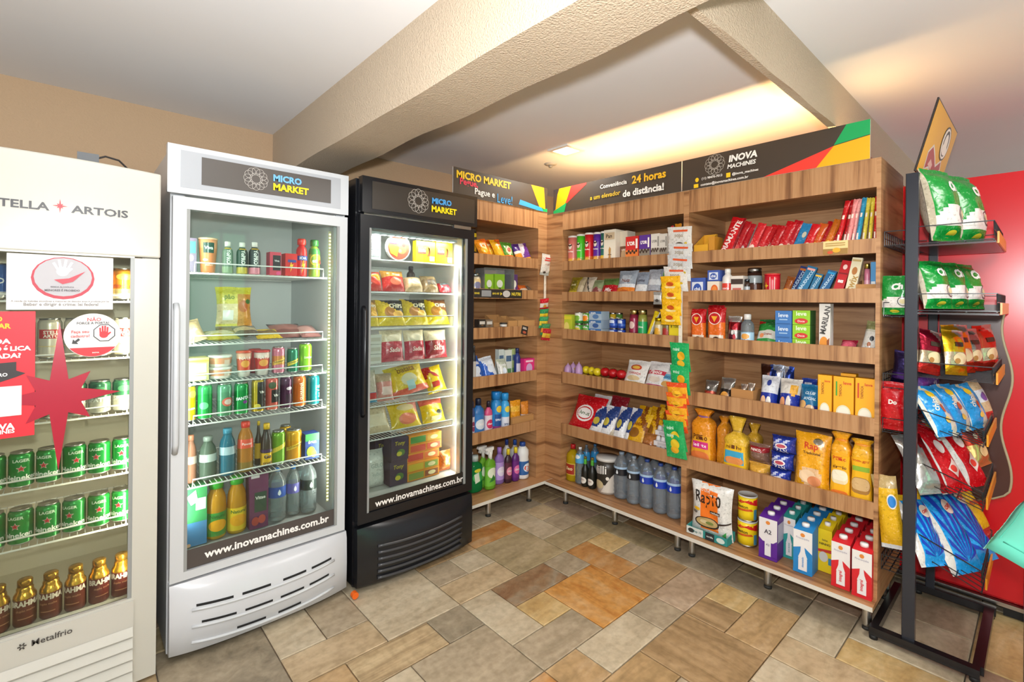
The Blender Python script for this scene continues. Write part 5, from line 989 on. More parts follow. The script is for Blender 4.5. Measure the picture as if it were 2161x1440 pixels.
# right bay, third shelf
cofbag = pouch('#d9671c', [('b', .62, 1, '#b7151b'), ('d', -.2, 1, .72, '#b7151b')], [('e', .48, .72, .36, .16, '#e9d8c8'), ('e', .48, .72, .32, .14, '#b7151b'), ('p', [(.3, .78), (.66, .78), (.48, .62)], '#e3a32a'), ('r', .2, .02, .95, .3, '#dccbb4'), ('e', .58, .17, .22, .09, '#4a2a1b'), ('e', .48, .16, .1, .05, '#5c3522')], seed=84, power=(5, 6), seal=.03)
g = 'red and orange coffee bags'
P('R', 3, 'c6', 118, 282, 158, cofbag, 'coffee_bag', 'bag', 'red and orange coffee bag at left end of third shelf, right bay', d=.05, group=g)
P('R', 3, 'c6', 290, 486, 150, cofbag, 'coffee_bag', 'bag', 'red and orange coffee bag, second from the bay divider', d=.05, group=g)
P('R', 3, 'c6', 300, 470, 125, pouch('#a8141b', [('b', .0, .5, '#c9541c')], seed=85, power=(5, 6), seal=.03), 'coffee_bag', 'bag', 'red coffee bag standing behind the second coffee bag', d=.05, back=.07, group=g)
P('R', 3, 'c6', 494, 640, 235, pouch('#8d8880', [('b', .55, .8, '#8a1a22'), ('b', .8, 1, '#c9c6c1'), ('e', .4, .3, .25, .18, '#6b3340')], [('e', .3, .2, .12, .08, '#3d2a26'), ('e', .65, .35, .12, .08, '#b8323a'), ('e', .5, .48, .1, .07, '#d6cfc8')], kind='foil', seed=86), 'candy_bag', 'bag', 'clear candy bag with red header beside the coffee bags', d=.05, tilt=6)
P('R', 3, 'c6', 572, 655, 265, jar('#8e3a40', '#d32a24', (.1, .6, '#b9a8a2')), 'spread_jar', 'jar', 'jar with bright red lid behind the clear candy bag', back=.08)
P('R', 3, 'c6', 642, 775, 218, bottle('#dde6ea', '#e3e0dc', STRT, (), [('r', .25, .05, .75, .45, '#c9dbe6'), ('e', .5, .36, .2, .08, '#e0a04a'), ('t', 'Mel', .5, .24, .3, '#3f77b0')], 'clear', capz=.84, label=(.04, .48, '#9fc4dc')), 'sweetener_bottle', 'bottle', 'clear bottle with white cap and light blue label, third shelf')
P('R', 3, 'c6', 755, 1008, 278, pouch('#2f8c3c', [('b', .84, 1, '#b71f1f'), ('d', .35, 1, .95, '#2a6a35'), ('b', .3, .55, '#d9d6c8')], [('e', .6, .45, .3, .14, '#d6d2c4'), ('t', 'Grano', .55, .45, .4, '#8a2a2c', {'shear': .2}), ('e', .3, .4, .1, .07, '#e8905a')], seed=87), 'pasta_bag', 'bag', 'green bag with red top left of the blue boxes', d=.06, tilt=30)
for k in range(3):
    P('R', 3, 'c6', 1010, 1182, 390, carton('#3f74b4', [('t', 'leve', .5, .68, .6, '#d6e2ee', {'bold': .02}), ('r', .25, .32, .75, .4, '#9fc0de'), ('r', .1, .05, .9, .1, '#2c588f')]), 'butter_box', 'box', '%s blue box of the stack on third shelf' % ('lowest', 'middle', 'topmost')[k], d=.085, h=.0685, zoff=.07 * k, group='stacked blue boxes')
    P('R', 3, 'c6', 1190, 1374, 390, carton('#8fc326', [('t', 'leve', .5, .78, .6, '#e7efd0', {'bold': .02}), ('e', .5, .25, .38, .2, '#c9332c'), ('t', 'Doce', .5, .25, .4, '#f2dcd6')], side='#2f6a2a'), 'butter_box', 'box', '%s green box of the stack on third shelf' % ('lowest', 'middle', 'topmost')[k], d=.085, h=.0695, zoff=.071 * k, group='stacked green boxes')
P('R', 3, 'c6', 1468, 1585, 112, carton('#d6d2cb', [('t', 'MARILAN', .55, .68, .55, '#4d4a48', {'rot': 80, 'bold': .03}), ('e', .45, .2, .42, .16, '#d98a2c'), ('p', [(.7, .28), (.95, .34), (.9, .05), (.75, .1)], '#8a4a1e')]), 'biscuit_box', 'box', 'tall white biscuit box right of the stacked green boxes', d=.05)
P('R', 3, 'c6', 1640, 1810, 506, pouch('#c9304a', [('b', .3, .7, '#e0657a')], seed=89, fat=.4), 'candy_pack', 'candy', 'low red pack lying right of the tall biscuit box', d=.05, tilt=55)
P('R', 3, 'c6', 1858, 2040, 290, pouch('#d8d5cc', [('b', .75, 1, '#8a8a5c'), ('b', .7, .76, '#c2bfae')], [('e', .6, .5, .14, .07, '#3c3f44'), ('e', .5, .34, .12, .06, '#a8643a'), ('t', 'sal', .5, .2, .4, '#5a4438')], seed=90), 'flour_bag', 'bag', 'white bag leaning at right end of third shelf', d=.05, tilt=18, lean=8)

# right bay, fourth shelf
P('R', 4, 'c6', 236, 372, 915, pouch('#b3aba4', [('b', .5, 1, '#8f8a86'), ('b', .0, .5, '#b5503f')], [('e', .5, .3, .3, .16, '#a83a2c'), ('e', .4, .62, .1, .06, '#e3e0dc')], kind='foil', seed=91), 'nut_bag', 'bag', 'clear nut bag with red contents, left end of fourth shelf', d=.04, tilt=24)
P('R', 4, 'c6', 392, 540, 890, pouch('#3d3430', [('b', .55, 1, '#a8a39e')], [('e', .5, .3, .32, .16, '#d8953f')], kind='foil', seed=92), 'nut_bag', 'bag', 'dark nut bag with a golden window, fourth shelf', d=.04, tilt=24)
P('R', 4, 'c6', 552, 785, 1000, tray('#b07d48', front=1.0), 'display_tray', 'tray', 'plain cardboard tray holding small red nut bags', d=.12)
P('R', 4, 'c6', 632, 700, 945, pouch('#8f3a2c', [('b', .5, 1, '#b7a79c')], kind='foil', seed=93), 'nut_bag', 'bag', 'small red nut bag in the cardboard tray, left one', d=.03, tilt=10, zoff=.006, back=.04)
P('R', 4, 'c6', 704, 775, 935, pouch('#a8432c', [('b', .5, 1, '#c2b3a6')], kind='foil', seed=94), 'nut_bag', 'bag', 'small red nut bag in the cardboard tray, right one', d=.03, tilt=10, zoff=.006, back=.04)
g = 'blue snack bags on the fourth shelf'
P('R', 4, 'c6', 842, 990, 742, pouch('#4a2a20', [('d', 1, .2, .9, '#2f3f7c'), ('b', .0, .25, '#8f9fb8')], [('e', .3, .5, .1, .2, '#7a4a34')], kind='foil', seed=95), 'snack_bag', 'bag', 'dark brown bag standing behind the blue snack bags', d=.06, back=.12)
P('R', 4, 'c6', 975, 1090, 748, pouch('#2b459a', [('d', 1, 1, 1.3, '#d5dbe6'), ('b', .9, 1, '#aab4c8')], kind='foil', seed=96), 'snack_bag', 'bag', 'blue and silver bag behind the front blue bags, left one', d=.06, back=.10, group=g)
P('R', 4, 'c6', 1070, 1180, 765, pouch('#30489c', [('d', -1, 1, .5, '#cfd6e2')], kind='foil', seed=97), 'snack_bag', 'bag', 'blue and silver bag behind the front blue bags, right one', d=.06, back=.10, group=g)
sky = pouch('#1c2f92', [('b', .52, 1, '#d4d6dc'), ('b', 0, .06, '#e08a3a')], [('e', .3, .26, .16, .15, '#e7b88c'), ('e', .62, .24, .14, .16, '#eee6dc'), ('e', .55, .78, .12, .09, '#2c3c86')], seed=98)
P('R', 4, 'c6', 808, 1005, 872, sky, 'snack_bag', 'bag', 'blue and white snack bag beside the cardboard tray', d=.07, tilt=18, group=g)
P('R', 4, 'c6', 1005, 1240, 905, pouch('#1c2f92', [('b', .55, 1, '#d8d2c8'), ('e', .75, .68, .18, .16, '#d9a23c'), ('b', 0, .08, '#e2703a')], [('e', .25, .3, .14, .16, '#e09a6a'), ('e', .55, .3, .12, .2, '#e9ded2')], seed=99), 'snack_bag', 'bag', 'blue and white snack bag with gold disc and orange foot', d=.07, tilt=18, group=g)
P('R', 4, 'c6', 1240, 1400, 895, pouch('#233a8f', [('e', .5, .7, .3, .2, '#c9ccd6')], [('e', .4, .75, .14, .07, '#c2453a')], seed=100), 'snack_bag', 'bag', 'blue bag behind the teal cracker bag', d=.06, tilt=14, back=.09, group=g)
P('R', 4, 'c6', 1225, 1452, 965, pouch('#1d6f9e', [('b', 0, .35, '#20307c')], [('t', 'CLUB', .55, .72, .5, '#cfe3ec', {'bold': .04, 'shear': .3}), ('t', 'SOCIAL', .55, .56, .62, '#cfe3ec', {'bold': .04, 'shear': .3}), ('e', .2, .38, .2, .12, '#d9a765'), ('e', .6, .28, .22, .1, '#e0b98a')], seed=101), 'cracker_bag', 'bag', 'teal cracker bag beside the yellow boxes', d=.06, tilt=18)
yb_ = lambda a, b: carton('#f0a91a', [('e', .5, .26, .36, .16, '#d8d6b6'), ('e', .5, .28, .28, .11, '#e8e4d2'), ('r', .12, .6, .2, .9, a), ('t', 'TAPIOCA', .36, .72, .26, '#9a5a14', {'rot': 90, 'bold': .03}), ('t', 'leve', .7, .88, .4, '#c8421f'), ('e', .72, .18, .1, .05, b)], top='#d9951a')
for k, (xl, xr, yt, a, b, nm) in enumerate(((1455, 1600, 852, '#e0b54a', '#e8dfae', 'leftmost'), (1615, 1828, 872, '#4f9a35', '#3f7d2c', 'middle'), (1842, 2045, 888, '#c63a24', '#d8672c', 'rightmost'))):
    P('R', 4, 'c6', xl, xr, yt, yb_(a, b), 'tapioca_box', 'box', '%s of the three yellow boxes at right end of fourth shelf' % nm, d=.045, group='yellow boxes on the fourth shelf', back=-.005)
P('R', 4, 'c6', 1690, 1850, 838, yb_('#c63a24', '#d8672c'), 'tapioca_box', 'box', 'yellow box standing behind the front three yellow boxes', d=.045, back=.06, group='yellow boxes on the fourth shelf')

# right bay, fifth shelf
P('R', 5, 'c7', 82, 224, 88, loaf('#dc8c1d', (.24, .06, .78, .55, '#e0a02a'), [('t', 'Pão', .5, .52, .3, '#5e2a12', {'bold': .02}), ('r', .34, .32, .68, .44, '#d22f80'), ('t', 'leite', .5, .38, .22, '#f5dce8'), ('e', .5, .17, .22, .1, '#d9743a')], '#8a5a86', seed=111, neck=.85, nk=.5), 'bread_bag', 'bread', 'orange bread bag with pink label beside the hanging packets', d=.10)
P('R', 5, 'c7', 232, 308, 130, loaf('#c9831e', None, [], '#7c4a5c', seed=112, neck=.86, nk=.5), 'bread_bag', 'bread', 'orange bread bag behind the pink labelled one', d=.09, back=.06)
P('R', 5, 'c7', 285, 442, 136, loaf('#d9ae33', (.2, .06, .8, .52, '#e6b521'), [('r', .3, .2, .72, .42, '#3aa0c4'), ('t', 'milho', .5, .49, .3, '#6a3a14', {'bold': .02}), ('e', .52, .26, .18, .06, '#d98a4a')], '#b7963c', seed=113, neck=.72, nk=.34), 'bread_bag', 'bread', 'yellow bread bag with light blue label and gathered neck', d=.10)
P('R', 5, 'c7', 440, 535, 182, loaf('#c99a2c', (.3, .3, .75, .55, '#3f9fbf'), [], None, seed=114, neck=.80, nk=.4), 'bread_bag', 'bread', 'yellow bread bag with blue label behind the brown loaves', d=.09, back=.12)
P('R', 5, 'c7', 432, 578, 405, pouch('#b9834a', [('b', .55, 1, '#d9a23c')], [('e', .5, .35, .3, .14, '#e0c29a')], seed=115), 'loaf_pack', 'bread', 'pale brown loaf pack lying under the dark loaf pack', d=.10, h=.085)
P('R', 5, 'c7', 445, 588, 268, pouch('#7a5a4c', [('b', .62, .86, '#8f1f26')], [('t', 'PANCO', .45, .74, .5, '#ecdcd4', {'bold': .03}), ('r', .05, .1, .95, .14, '#8f7263')], seed=116), 'loaf_pack', 'bread', 'dark brown loaf pack with red band, on the pale loaf pack', d=.10, zoff=.088, h=.10)
chk = lambda: pouch('#24389a', [('d', -1, 1, .0, '#b9c0dd'), ('d', -1, 1, .16, '#2a3f9f'), ('d', -1, 1, .34, '#b9c0dd'), ('d', -1, 1, .5, '#24389a'), ('b', 0, .34, '#22358f'), ('b', .86, 1, '#22358f')], [('e', .5, .48, .27, .17, '#e8e2e2'), ('e', .5, .48, .2, .11, '#b84a5a'), ('t', 'PAN', .5, .2, .5, '#e3e6f0', {'bold': .03})], seed=117, power=(4, 4), seal=.03)
for k, (xl, xr, z) in enumerate(((588, 735, 0), (594, 752, .085), (600, 766, .17))):
    P('R', 5, 'c7', xl, xr, 400, chk(), 'toast_pack', 'pack', '%s blue checked pack of the stack between loaves and tortillas' % ('lowest', 'middle', 'topmost')[k], d=.09, h=.083, zoff=z, group='blue checked packs')
P('R', 5, 'c7', 752, 1000, 248, pouch('#eba51a', [('e', .5, .3, .32, .16, '#e3b98a')], [('t', 'Rap', .5, .78, .4, '#d0421f', {'bold': .02}), ('t', 'Tradicional', .52, .68, .5, '#4a2a14'), ('e', .68, .88, .13, .05, '#5a4a1e'), ('e', .42, .3, .25, .1, '#e9c9a2'), ('e', .62, .24, .2, .08, '#d98a5a'), ('e', .5, .06, .1, .025, '#c83a2a')], seed=118, power=(4, 5), seal=.03), 'tortilla_bag', 'bread', 'big flat golden tortilla bag on the fifth shelf', d=.06, tilt=6)
P('R', 5, 'c7', 1008, 1142, 240, loaf('#eda51c', (.18, .05, .84, .68, '#f0b01f'), [('t', 'Pão', .5, .64, .3, '#c8421c'), ('e', .5, .38, .24, .1, '#e8d6ac'), ('e', .5, .40, .2, .07, '#f0e6cc'), ('t', 'sírio', .5, .52, .3, '#6a3a14'), ('e', .5, .15, .2, .04, '#e0752a')], '#e8891c', seed=119, neck=.87, nk=.62), 'bread_bag', 'bread', 'golden bread bag with an orange tie, left of the last bag', d=.07)
P('R', 5, 'c7', 1150, 1290, 290, loaf('#eeb125', (.12, .05, .88, .74, '#f2b823'), [('t', 'Integral', .5, .70, .4, '#c8561c'), ('r', .25, .55, .75, .62, '#8fb53a'), ('e', .5, .34, .28, .12, '#a87a3c'), ('e', .5, .36, .24, .09, '#d3b07a'), ('e', .5, .12, .2, .04, '#a9c24a')], '#e8952a', seed=120, neck=.90, nk=.75), 'bread_bag', 'bread', 'golden bread bag with green band against the end panel', d=.07)

# right bay, lowest board
t_ = P('R', 6, 'c7', 58, 330, 845, tray('#2f8f8a', front=.8, pr=[('r', 0, 0, .42, 1, '#d5dad4'), ('e', .12, .5, .08, .3, '#2a2c2c'), ('t', 'Rap 10', .28, .5, .2, '#2c6f6c'), ('r', .48, 0, .7, 1, '#23282c'), ('t', 'tortilla', .59, .5, .16, '#dfe6e2'), ('e', .85, .5, .1, .35, '#cfe0d8')]), 'display_tray', 'tray', 'teal and black display tray holding the big white tortilla bag', d=.10, yb=940, h=.05)
rp = pouch('#dcdad4', [('d', .12, -.0, 9, '#000000')], [('p', [(.27, 1.0), (.70, 1.0), (.74, .02), (.30, .02)], '#e9741f'), ('t', 'Rap10', .47, .70, .64, '#241a16', {'bold': .015, 'slope': -.05, 'tall': 1.4}), ('t', 'FORNO LEVE', .3, .87, .45, '#e9e2da'), ('e', .45, .27, .31, .105, '#2a2320'), ('e', .45, .275, .27, .085, '#b9a06a'), ('e', .38, .28, .1, .035, '#d8c79a'), ('e', .52, .27, .1, .03, '#7d8a4a'), ('p', [(.74, .32), (1.0, .37), (1.0, .345), (.75, .285)], '#3a302b'), ('r', .52, .46, .78, .52, '#3a2a22'), ('t', 'recheio', .65, .49, .22, '#e9e2da'), ('e', .14, .43, .07, .03, '#6d6a66'), ('p', [(.82, .12), (.92, .2), (.9, .08)], '#3f9a4a'), ('e', .2, .5, .09, .03, '#e7b21c')], seed=121, power=(5, 7), seal=.02)
P('R', 6, 'c7', 72, 358, 494, rp, 'tortilla_bag', 'bread', 'big white and orange tortilla bag with a pan picture, standing in tray', d=.07, yb=925, zoff=.006, h=.285)
neston = tin('#f0cf1c', [(.88, 1, '#d8d4c8')], [('p', [(.0, .78), (1, .9), (1, .62), (.72, .84), (.4, .7), (0, .72)], '#d3261f'), ('t', 'Neston', .42, .58, .42, '#4a2a12', {'bold': .02}), ('p', [(.15, .38), (.8, .44), (.75, .52), (.15, .46)], '#cf5a1f'), ('r', .82, .1, .95, .5, '#4a8aa8')], lid='#d9d6d0')
P('R', 6, 'c7', 372, 502, 858, neston, 'cereal_tin', 'tin', 'lower yellow cereal tin of the stacked pair', yb=985, h=.132, group='yellow cereal tins')
P('R', 6, 'c7', 373, 504, 660, neston, 'cereal_tin', 'tin', 'upper yellow cereal tin of the stacked pair', yb=985, zoff=.134, h=.134, group='yellow cereal tins')
GOODS[-1].location.x = GOODS[-2].location.x; GOODS[-1].location.y = GOODS[-2].location.y
def mk(c, t): return milk(c, [('r', 0, .36, 1, 1, '#ece9e6'), ('p', [(0, .36), (.26, .36), (.38, .5), (.4, .62), (0, .56)], c), ('p', [(1, .36), (.76, .36), (.64, .5), (.6, .62), (1, .5)], c), ('p', [(.28, .07), (.74, .07), (.74, .34), (.6, .5), (.6, .62), (.42, .62), (.42, .5), (.28, .34)], '#e8e6e6'), ('e', .5, .9, .12, .045, '#e08a3a'), ('t', 'Piracanjuba', .5, .82, .7, '#b7b4c0'), ('t', t, .51, .27, .24, c, {'rot': 90}), ('r', 0, 0, 1, .06, c)])
def row(c, xl, xr, yt, yb, n, t, lab, step=.092, mkr=None):
    labs = ['%s, %s of its row' % (lab, ORD[k]) for k in range(n)]
    P('R', 6, 'c7', xl, xr, yt, mkr or mk(c, t), 'milk_carton', 'carton', labs[0], d=.088, yb=yb, h=.225, deep=n - 1, step=step, deep_labels=labs[1:], group=lab + 's')
a2 = milk('#5b2390', [('r', 0, .42, 1, 1, '#e6e3e3'), ('p', [(0, .5), (.22, .42), (.3, .08), (0, .08)], '#5b2390'), ('p', [(1, .5), (.78, .42), (.7, .08), (1, .08)], '#5b2390'), ('r', .33, .08, .67, .5, '#e3e1e4'), ('e', .5, .9, .12, .045, '#e08a3a'), ('t', 'A2', .5, .68, .4, '#3f3a45'), ('t', 'A2', .5, .36, .2, '#6a5a80'), ('r', 0, 0, 1, .06, '#5b2390')], [('r', .05, .45, .95, .9, '#b9b4c2')])
row('#5b2390', 538, 660, 770, 1070, 3, 'A2', 'purple and white milk carton', mkr=a2)
row('#2f9a94', 688, 772, 780, 1062, 3, 'zero lactose', 'teal and white milk carton')
row('#2384c6', 765, 892, 845, 1165, 4, 'desnatado', 'blue and white milk carton')
nin = milk('#f0d21c', [('t', 'NINHO', .5, .66, .8, '#3c2f14', {'bold': .03}), ('p', [(0, .52), (1, .56), (1, .48), (0, .46)], '#cf3a26'), ('e', .4, .36, .32, .12, '#d8d6cc'), ('r', .75, .2, 1, .36, '#3f8ab0'), ('t', 'leite', .5, .76, .4, '#7a6a2a')])
row('#f0d21c', 922, 1015, 860, 1155, 3, '', 'yellow milk carton', mkr=nin)
row('#d3202a', 1016, 1142, 928, 1262, 4, 'integral', 'red milk carton in the left red row')
row('#d3202a', 1152, 1286, 955, 1322, 4, 'integral', 'red milk carton in the right red row by end panel')
# ---------------------------------------------------------------- short shelving (L)
P('L', 1, 'd1', 252, 318, 690, pouch('#2d2a22', [('b', .3, .6, '#e0a51e'), ('b', .0, .12, '#d8641f'), ('b', .75, .9, '#d8c02a')], seed=131), 'snack_bag', 'bag', 'tall black and yellow bag against the black fridge, top short shelf', d=.05, back=.04)
org = lambda s, c='#e08a17': pouch(c, [('d', 1, .6, 1.05, '#d9641a'), ('b', 0, .12, '#c8451c')], [('e', .45, .45, .28, .16, '#e9b62a'), ('t', 'chips', .5, .72, .5, '#f1e3b4', {'bold': .03})], seed=s)
g = 'orange snack bags on the top short shelf'
P('L', 1, 'd1', 322, 432, 800, org(132), 'snack_bag', 'bag', 'leftmost leaning orange snack bag on the top short shelf', d=.04, tilt=24, lean=-12, group=g)
P('L', 1, 'd1', 400, 500, 795, org(133, '#e39a1f'), 'snack_bag', 'bag', 'second leaning orange snack bag on the top short shelf', d=.04, tilt=24, lean=-10, back=.02, group=g)
P('L', 1, 'd1', 480, 570, 790, org(134, '#e8aa1a'), 'snack_bag', 'bag', 'third leaning orange snack bag on the top short shelf', d=.04, tilt=24, lean=-8, group=g)
P('L', 1, 'd1', 565, 668, 808, pouch('#4f8f2f', [('b', 0, .4, '#d9671f'), ('e', .5, .6, .24, .2, '#e8d9b0')], [('e', .5, .62, .14, .1, '#b9402a')], seed=135), 'snack_bag', 'bag', 'green and orange snack bag on the top short shelf', d=.04, tilt=20)
P('L', 1, 'd1', 668, 735, 830, pouch('#4a2a78', [('b', .2, .5, '#e08a24'), ('b', .5, .6, '#e8e0da')], seed=136), 'snack_bag', 'bag', 'purple snack bag with orange middle, left of two', d=.04, tilt=20, lean=-8)
P('L', 1, 'd1', 728, 802, 828, pouch('#6a3488', [('d', -1, 1, .35, '#e2d8de'), ('b', 0, .3, '#e09a30')], seed=137), 'snack_bag', 'bag', 'purple snack bag with pale top, beside the corner upright', d=.04, tilt=20, lean=-10)
P('L', 2, 'd1', 262, 344, 1092, jar('#d9cdb2', '#8e9a9c', (.05, .75, '#d8c08a'), [('e', .45, .45, .22, .16, '#7a7a9a')]), 'cream_jar', 'jar', 'cream coloured jar beside the black fridge, second short shelf')
dsp = P('L', 2, 'd1', 368, 636, 1052, lambda w, d, h: [('body', MB().box((-w / 2, -d / 2, 0), (w / 2, d / 2, .003), mat('#f4f6f5', 'clear')).box((-w / 2, -d / 2, 0), (-w / 2 + .003, d / 2, h), mat('#f6f8f7', 'clear')).box((w / 2 - .003, -d / 2, 0), (w / 2, d / 2, h), mat('#f6f8f7', 'clear')).box((-w / 2, d / 2 - .003, 0), (w / 2, d / 2, h), mat('#f6f8f7', 'clear')).box((-w / 2, -d / 2, h - .003), (w / 2, d / 2, h), mat('#f6f8f7', 'clear')))], 'display_box', 'box', 'clear plastic display box of green and purple packs', d=.10)
def gum(c): return carton(c, [('e', .5, .55, .3, .18, '#e6e9d8'), ('p', [(.3, .1), (.7, .1), (.6, .38), (.4, .38)], '#3c6b2a' if c != '#5a3a72' else '#d8b8c8')])
P('L', 2, 'd1', 378, 455, 1095, gum('#8fc02c'), 'gum_box', 'box', 'left green box inside the clear display box', d=.06, back=.02, zoff=.004)
P('L', 2, 'd1', 466, 556, 1095, gum('#86b82a'), 'gum_box', 'box', 'right green box inside the clear display box', d=.06, back=.02, zoff=.004)
P('L', 2, 'd1', 568, 628, 1098, gum('#5a3a72'), 'gum_box', 'box', 'purple box inside the clear display box', d=.06, back=.02, zoff=.004)
P('L', 2, 'd1', 640, 690, 1200, pouch('#c8324a', seed=141), 'candy_pack', 'candy', 'small red pack lying right of the clear display box', d=.03, tilt=40)
P('L', 2, 'd1', 690, 765, 1195, pouch('#e0702a', [('b', .3, .6, '#e8dcc8')], seed=142), 'candy_pack', 'candy', 'small orange pack lying right of the small red pack', d=.03, tilt=40)
P('L', 2, 'd1', 768, 805, 1200, pouch('#a9a49c', kind='foil', seed=143), 'candy_pack', 'candy', 'tiny silver pack beside the small orange pack', d=.02, tilt=40)
xl = on(*fp('d1', 258, 1270), 1, 2.497).x; xr = on(*fp('d1', 686, 1270), 1, 2.497).x
make('shelf_strip', carton('#2a2622', [('t', 'SENSE', .05, .5, .1, '#d8c23a', {'bold': .04}), ('r', .14, .15, .33, .85, '#8d8f92'), ('t', 'BYO FIT', .43, .5, .14, '#d8c23a', {'bold': .04}), ('p', [(.52, .3), (.56, .5), (.52, .7)], '#d8c23a'), ('e', .65, .5, .08, .4, '#b9b6b4'), ('t', 'NUTRI', .86, .5, .2, '#d8c23a', {'bold': .04})])(xr - xl, .002, .058), Vector(((xl + xr) / 2, 2.4985, 1.478)), (0, 0, 0), 'black printed strip with yellow words on the second short shelf edge', 'sign')
g = 'small coffee capsule boxes on the third short shelf'
for k, (xl, xr, yt, z, bk, nm) in enumerate(((128, 172, 85, 0, .03, 'lower left'), (175, 222, 90, 0, .03, 'lower right'), (128, 172, 35, .052, .03, 'upper left'), (176, 220, 48, .052, .03, 'upper right'))):
    P('L', 3, 'd2', xl, xr, yt, carton(['#2c2724', '#8a7a66', '#3a322c', '#7d6c5a'][k], [('r', .1, .35, .9, .75, '#d8d2c8'), ('e', .5, .2, .2, .1, '#7a5a3a')]), 'coffee_box', 'box', '%s small dark coffee box of four on third short shelf' % nm, d=.05, h=.05, zoff=z, back=bk, group=g)
for k, (xl, xr) in enumerate(((98, 124), (128, 160), (164, 198), (232, 276), (280, 318))):
    P('L', 3, 'd2', xl, xr, 122, tub('#d8d4cc', '#2b2825', [(.0, .45, '#3a332e')], (), taper=.85, lidh=.2), 'coffee_cup', 'cup', ['first', 'second', 'third', 'fourth', 'fifth'][k] + ' tiny black and white cup from the black fridge, third short shelf', d=.03, h=.052, back=-.002 if k != 3 else .0, group='tiny black and white cups')
P('L', 3, 'd2', 226, 318, 82, tray('#a87a48', front=.6), 'display_tray', 'tray', 'left empty cardboard tray on third short shelf', d=.10, back=.03)
P('L', 3, 'd2', 322, 382, 90, tray('#b58650', front=.75), 'display_tray', 'tray', 'middle empty cardboard tray on third short shelf', d=.12)
P('L', 3, 'd2', 386, 498, 92, tray('#b98b57', front=.8), 'display_tray', 'tray', 'right empty cardboard tray on third short shelf, beside the upright', d=.12)
make('price_card', carton('#2b2624', [('r', .12, .6, .8, .7, '#d8d2c8'), ('r', .12, .75, .7, .82, '#d8d2c8'), ('e', .5, .25, .3, .15, '#b0563a')])(.06, .002, .062), Vector((on(*fp('d2', 424, 200), 1, 2.498).x, 2.4985, 1.222)), (0, radians(14), 0), 'small black picture card on the third short shelf edge', 'card')
P('L', 4, 'd2', 92, 114, 285, bottle('#2a2626', '#3a3634', STRT, (), [('r', .2, .2, .8, .6, '#b9b3aa')], 'plastic', capz=.86), 'lotion_bottle', 'bottle', 'slim dark bottle against the black fridge, fourth short shelf')
pk = lambda s, a, b: pouch(a, [('d', 1, 1, .9, b)], [('e', .5, .45, .22, .14, '#d8e2ee'), ('t', 'pads', .5, .7, .5, '#f1f4f8')], seed=s, power=(4, 4))
P('L', 4, 'd2', 112, 192, 372, pk(151, '#dfe3ea', '#2f5cb0'), 'tissue_pack', 'pack', 'white and blue pack, leftmost on fourth short shelf', d=.06, tilt=20, lean=-8)
P('L', 4, 'd2', 180, 272, 372, pk(152, '#2f62c0', '#dfe6f0'), 'tissue_pack', 'pack', 'mid blue pack beside the leftmost white and blue pack', d=.06, tilt=20, lean=-8)
P('L', 4, 'd2', 268, 332, 375, pk(153, '#d8d8d2', '#b9c2b0'), 'tissue_pack', 'pack', 'whitish pack before the pale toothpaste boxes', d=.05, tilt=16)
for k, (xl, xr, yt, c) in enumerate(((266, 300, 310, '#c9d3cf'), (303, 346, 312, '#d8ded6'), (350, 388, 305, '#a9b97a'))):
    P('L', 4, 'd2', xl, xr, yt, carton(c, [('r', .1, .1, .9, .35, '#5f8a5a' if k else '#7a8f9a'), ('r', .1, .6, .9, .8, '#4f6a8a')]), 'toothpaste_box', 'box', ['pale grey', 'white and green', 'olive green'][k] + ' upright box at the back of fourth short shelf', d=.04, back=.06)
P('L', 4, 'd2', 392, 424, 300, bottle('#27357a', '#1f2a5c', STRT, (), [('r', .2, .15, .8, .5, '#c9c4d6')], 'plastic', capz=.85), 'lotion_bottle', 'bottle', 'dark blue bottle between upright boxes and pink box', back=.03)
P('L', 4, 'd2', 424, 492, 370, carton('#d92f7c', [('e', .5, .5, .3, .26, '#c9a5d0'), ('r', .15, .82, .85, .92, '#f0c6d8')]), 'soap_box', 'box', 'bright pink box beside the corner upright, fourth short shelf', d=.06)
clean = lambda body, cap, lab, lab2, k='plastic': bottle(body, cap, DETER, (), [('e', .5, .35, .3, .13, lab2), ('t', 'clean', .5, .36, .4, '#f3f1f4')], k, capz=.83, capr=.42, label=(.12, .6, lab), squash=.75)
P('L', 5, 'd2', 84, 108, 655, clean('#3c4a7a', '#2b2f45', '#c9c4cc', '#8a3a5a'), 'cleaner_bottle', 'bottle', 'thin bottle half hidden by the black fridge, fifth short shelf')
P('L', 5, 'd2', 115, 188, 640, clean('#2f6fb0', '#20283c', '#3a7cc0', '#d8e2ec'), 'cleaner_bottle', 'bottle', 'blue bottle with dark cap, leftmost full one on fifth short shelf')
P('L', 5, 'd2', 186, 234, 655, clean('#cf4f7c', '#2a2530', '#e2d4dc', '#c8305c'), 'cleaner_bottle', 'bottle', 'pink and white bottle with dark cap, fifth short shelf')
P('L', 5, 'd2', 237, 292, 592, bottle('#2a86c8', '#1f7cc4', STRT, [(.0, .2, '#8a3a86')], [('e', .5, .6, .2, .08, '#e0c040'), ('r', .2, .2, .8, .48, '#1e4f92'), ('t', 'SPRAY', .5, .35, .5, '#e6edf3')], 'plastic', capz=.82, capr=.8), 'spray_can', 'bottle', 'blue spray can with purple foot, left of the pair')
P('L', 5, 'd2', 296, 344, 600, bottle('#3aa0d8', '#2a8fd0', STRT, [(.0, .35, '#d8dbe6')], [('e', .5, .6, .22, .08, '#e0c848'), ('t', 'SPRAY', .5, .22, .5, '#39507a')], 'plastic', capz=.82, capr=.8), 'spray_can', 'bottle', 'lighter blue spray can with white foot, right of the pair')
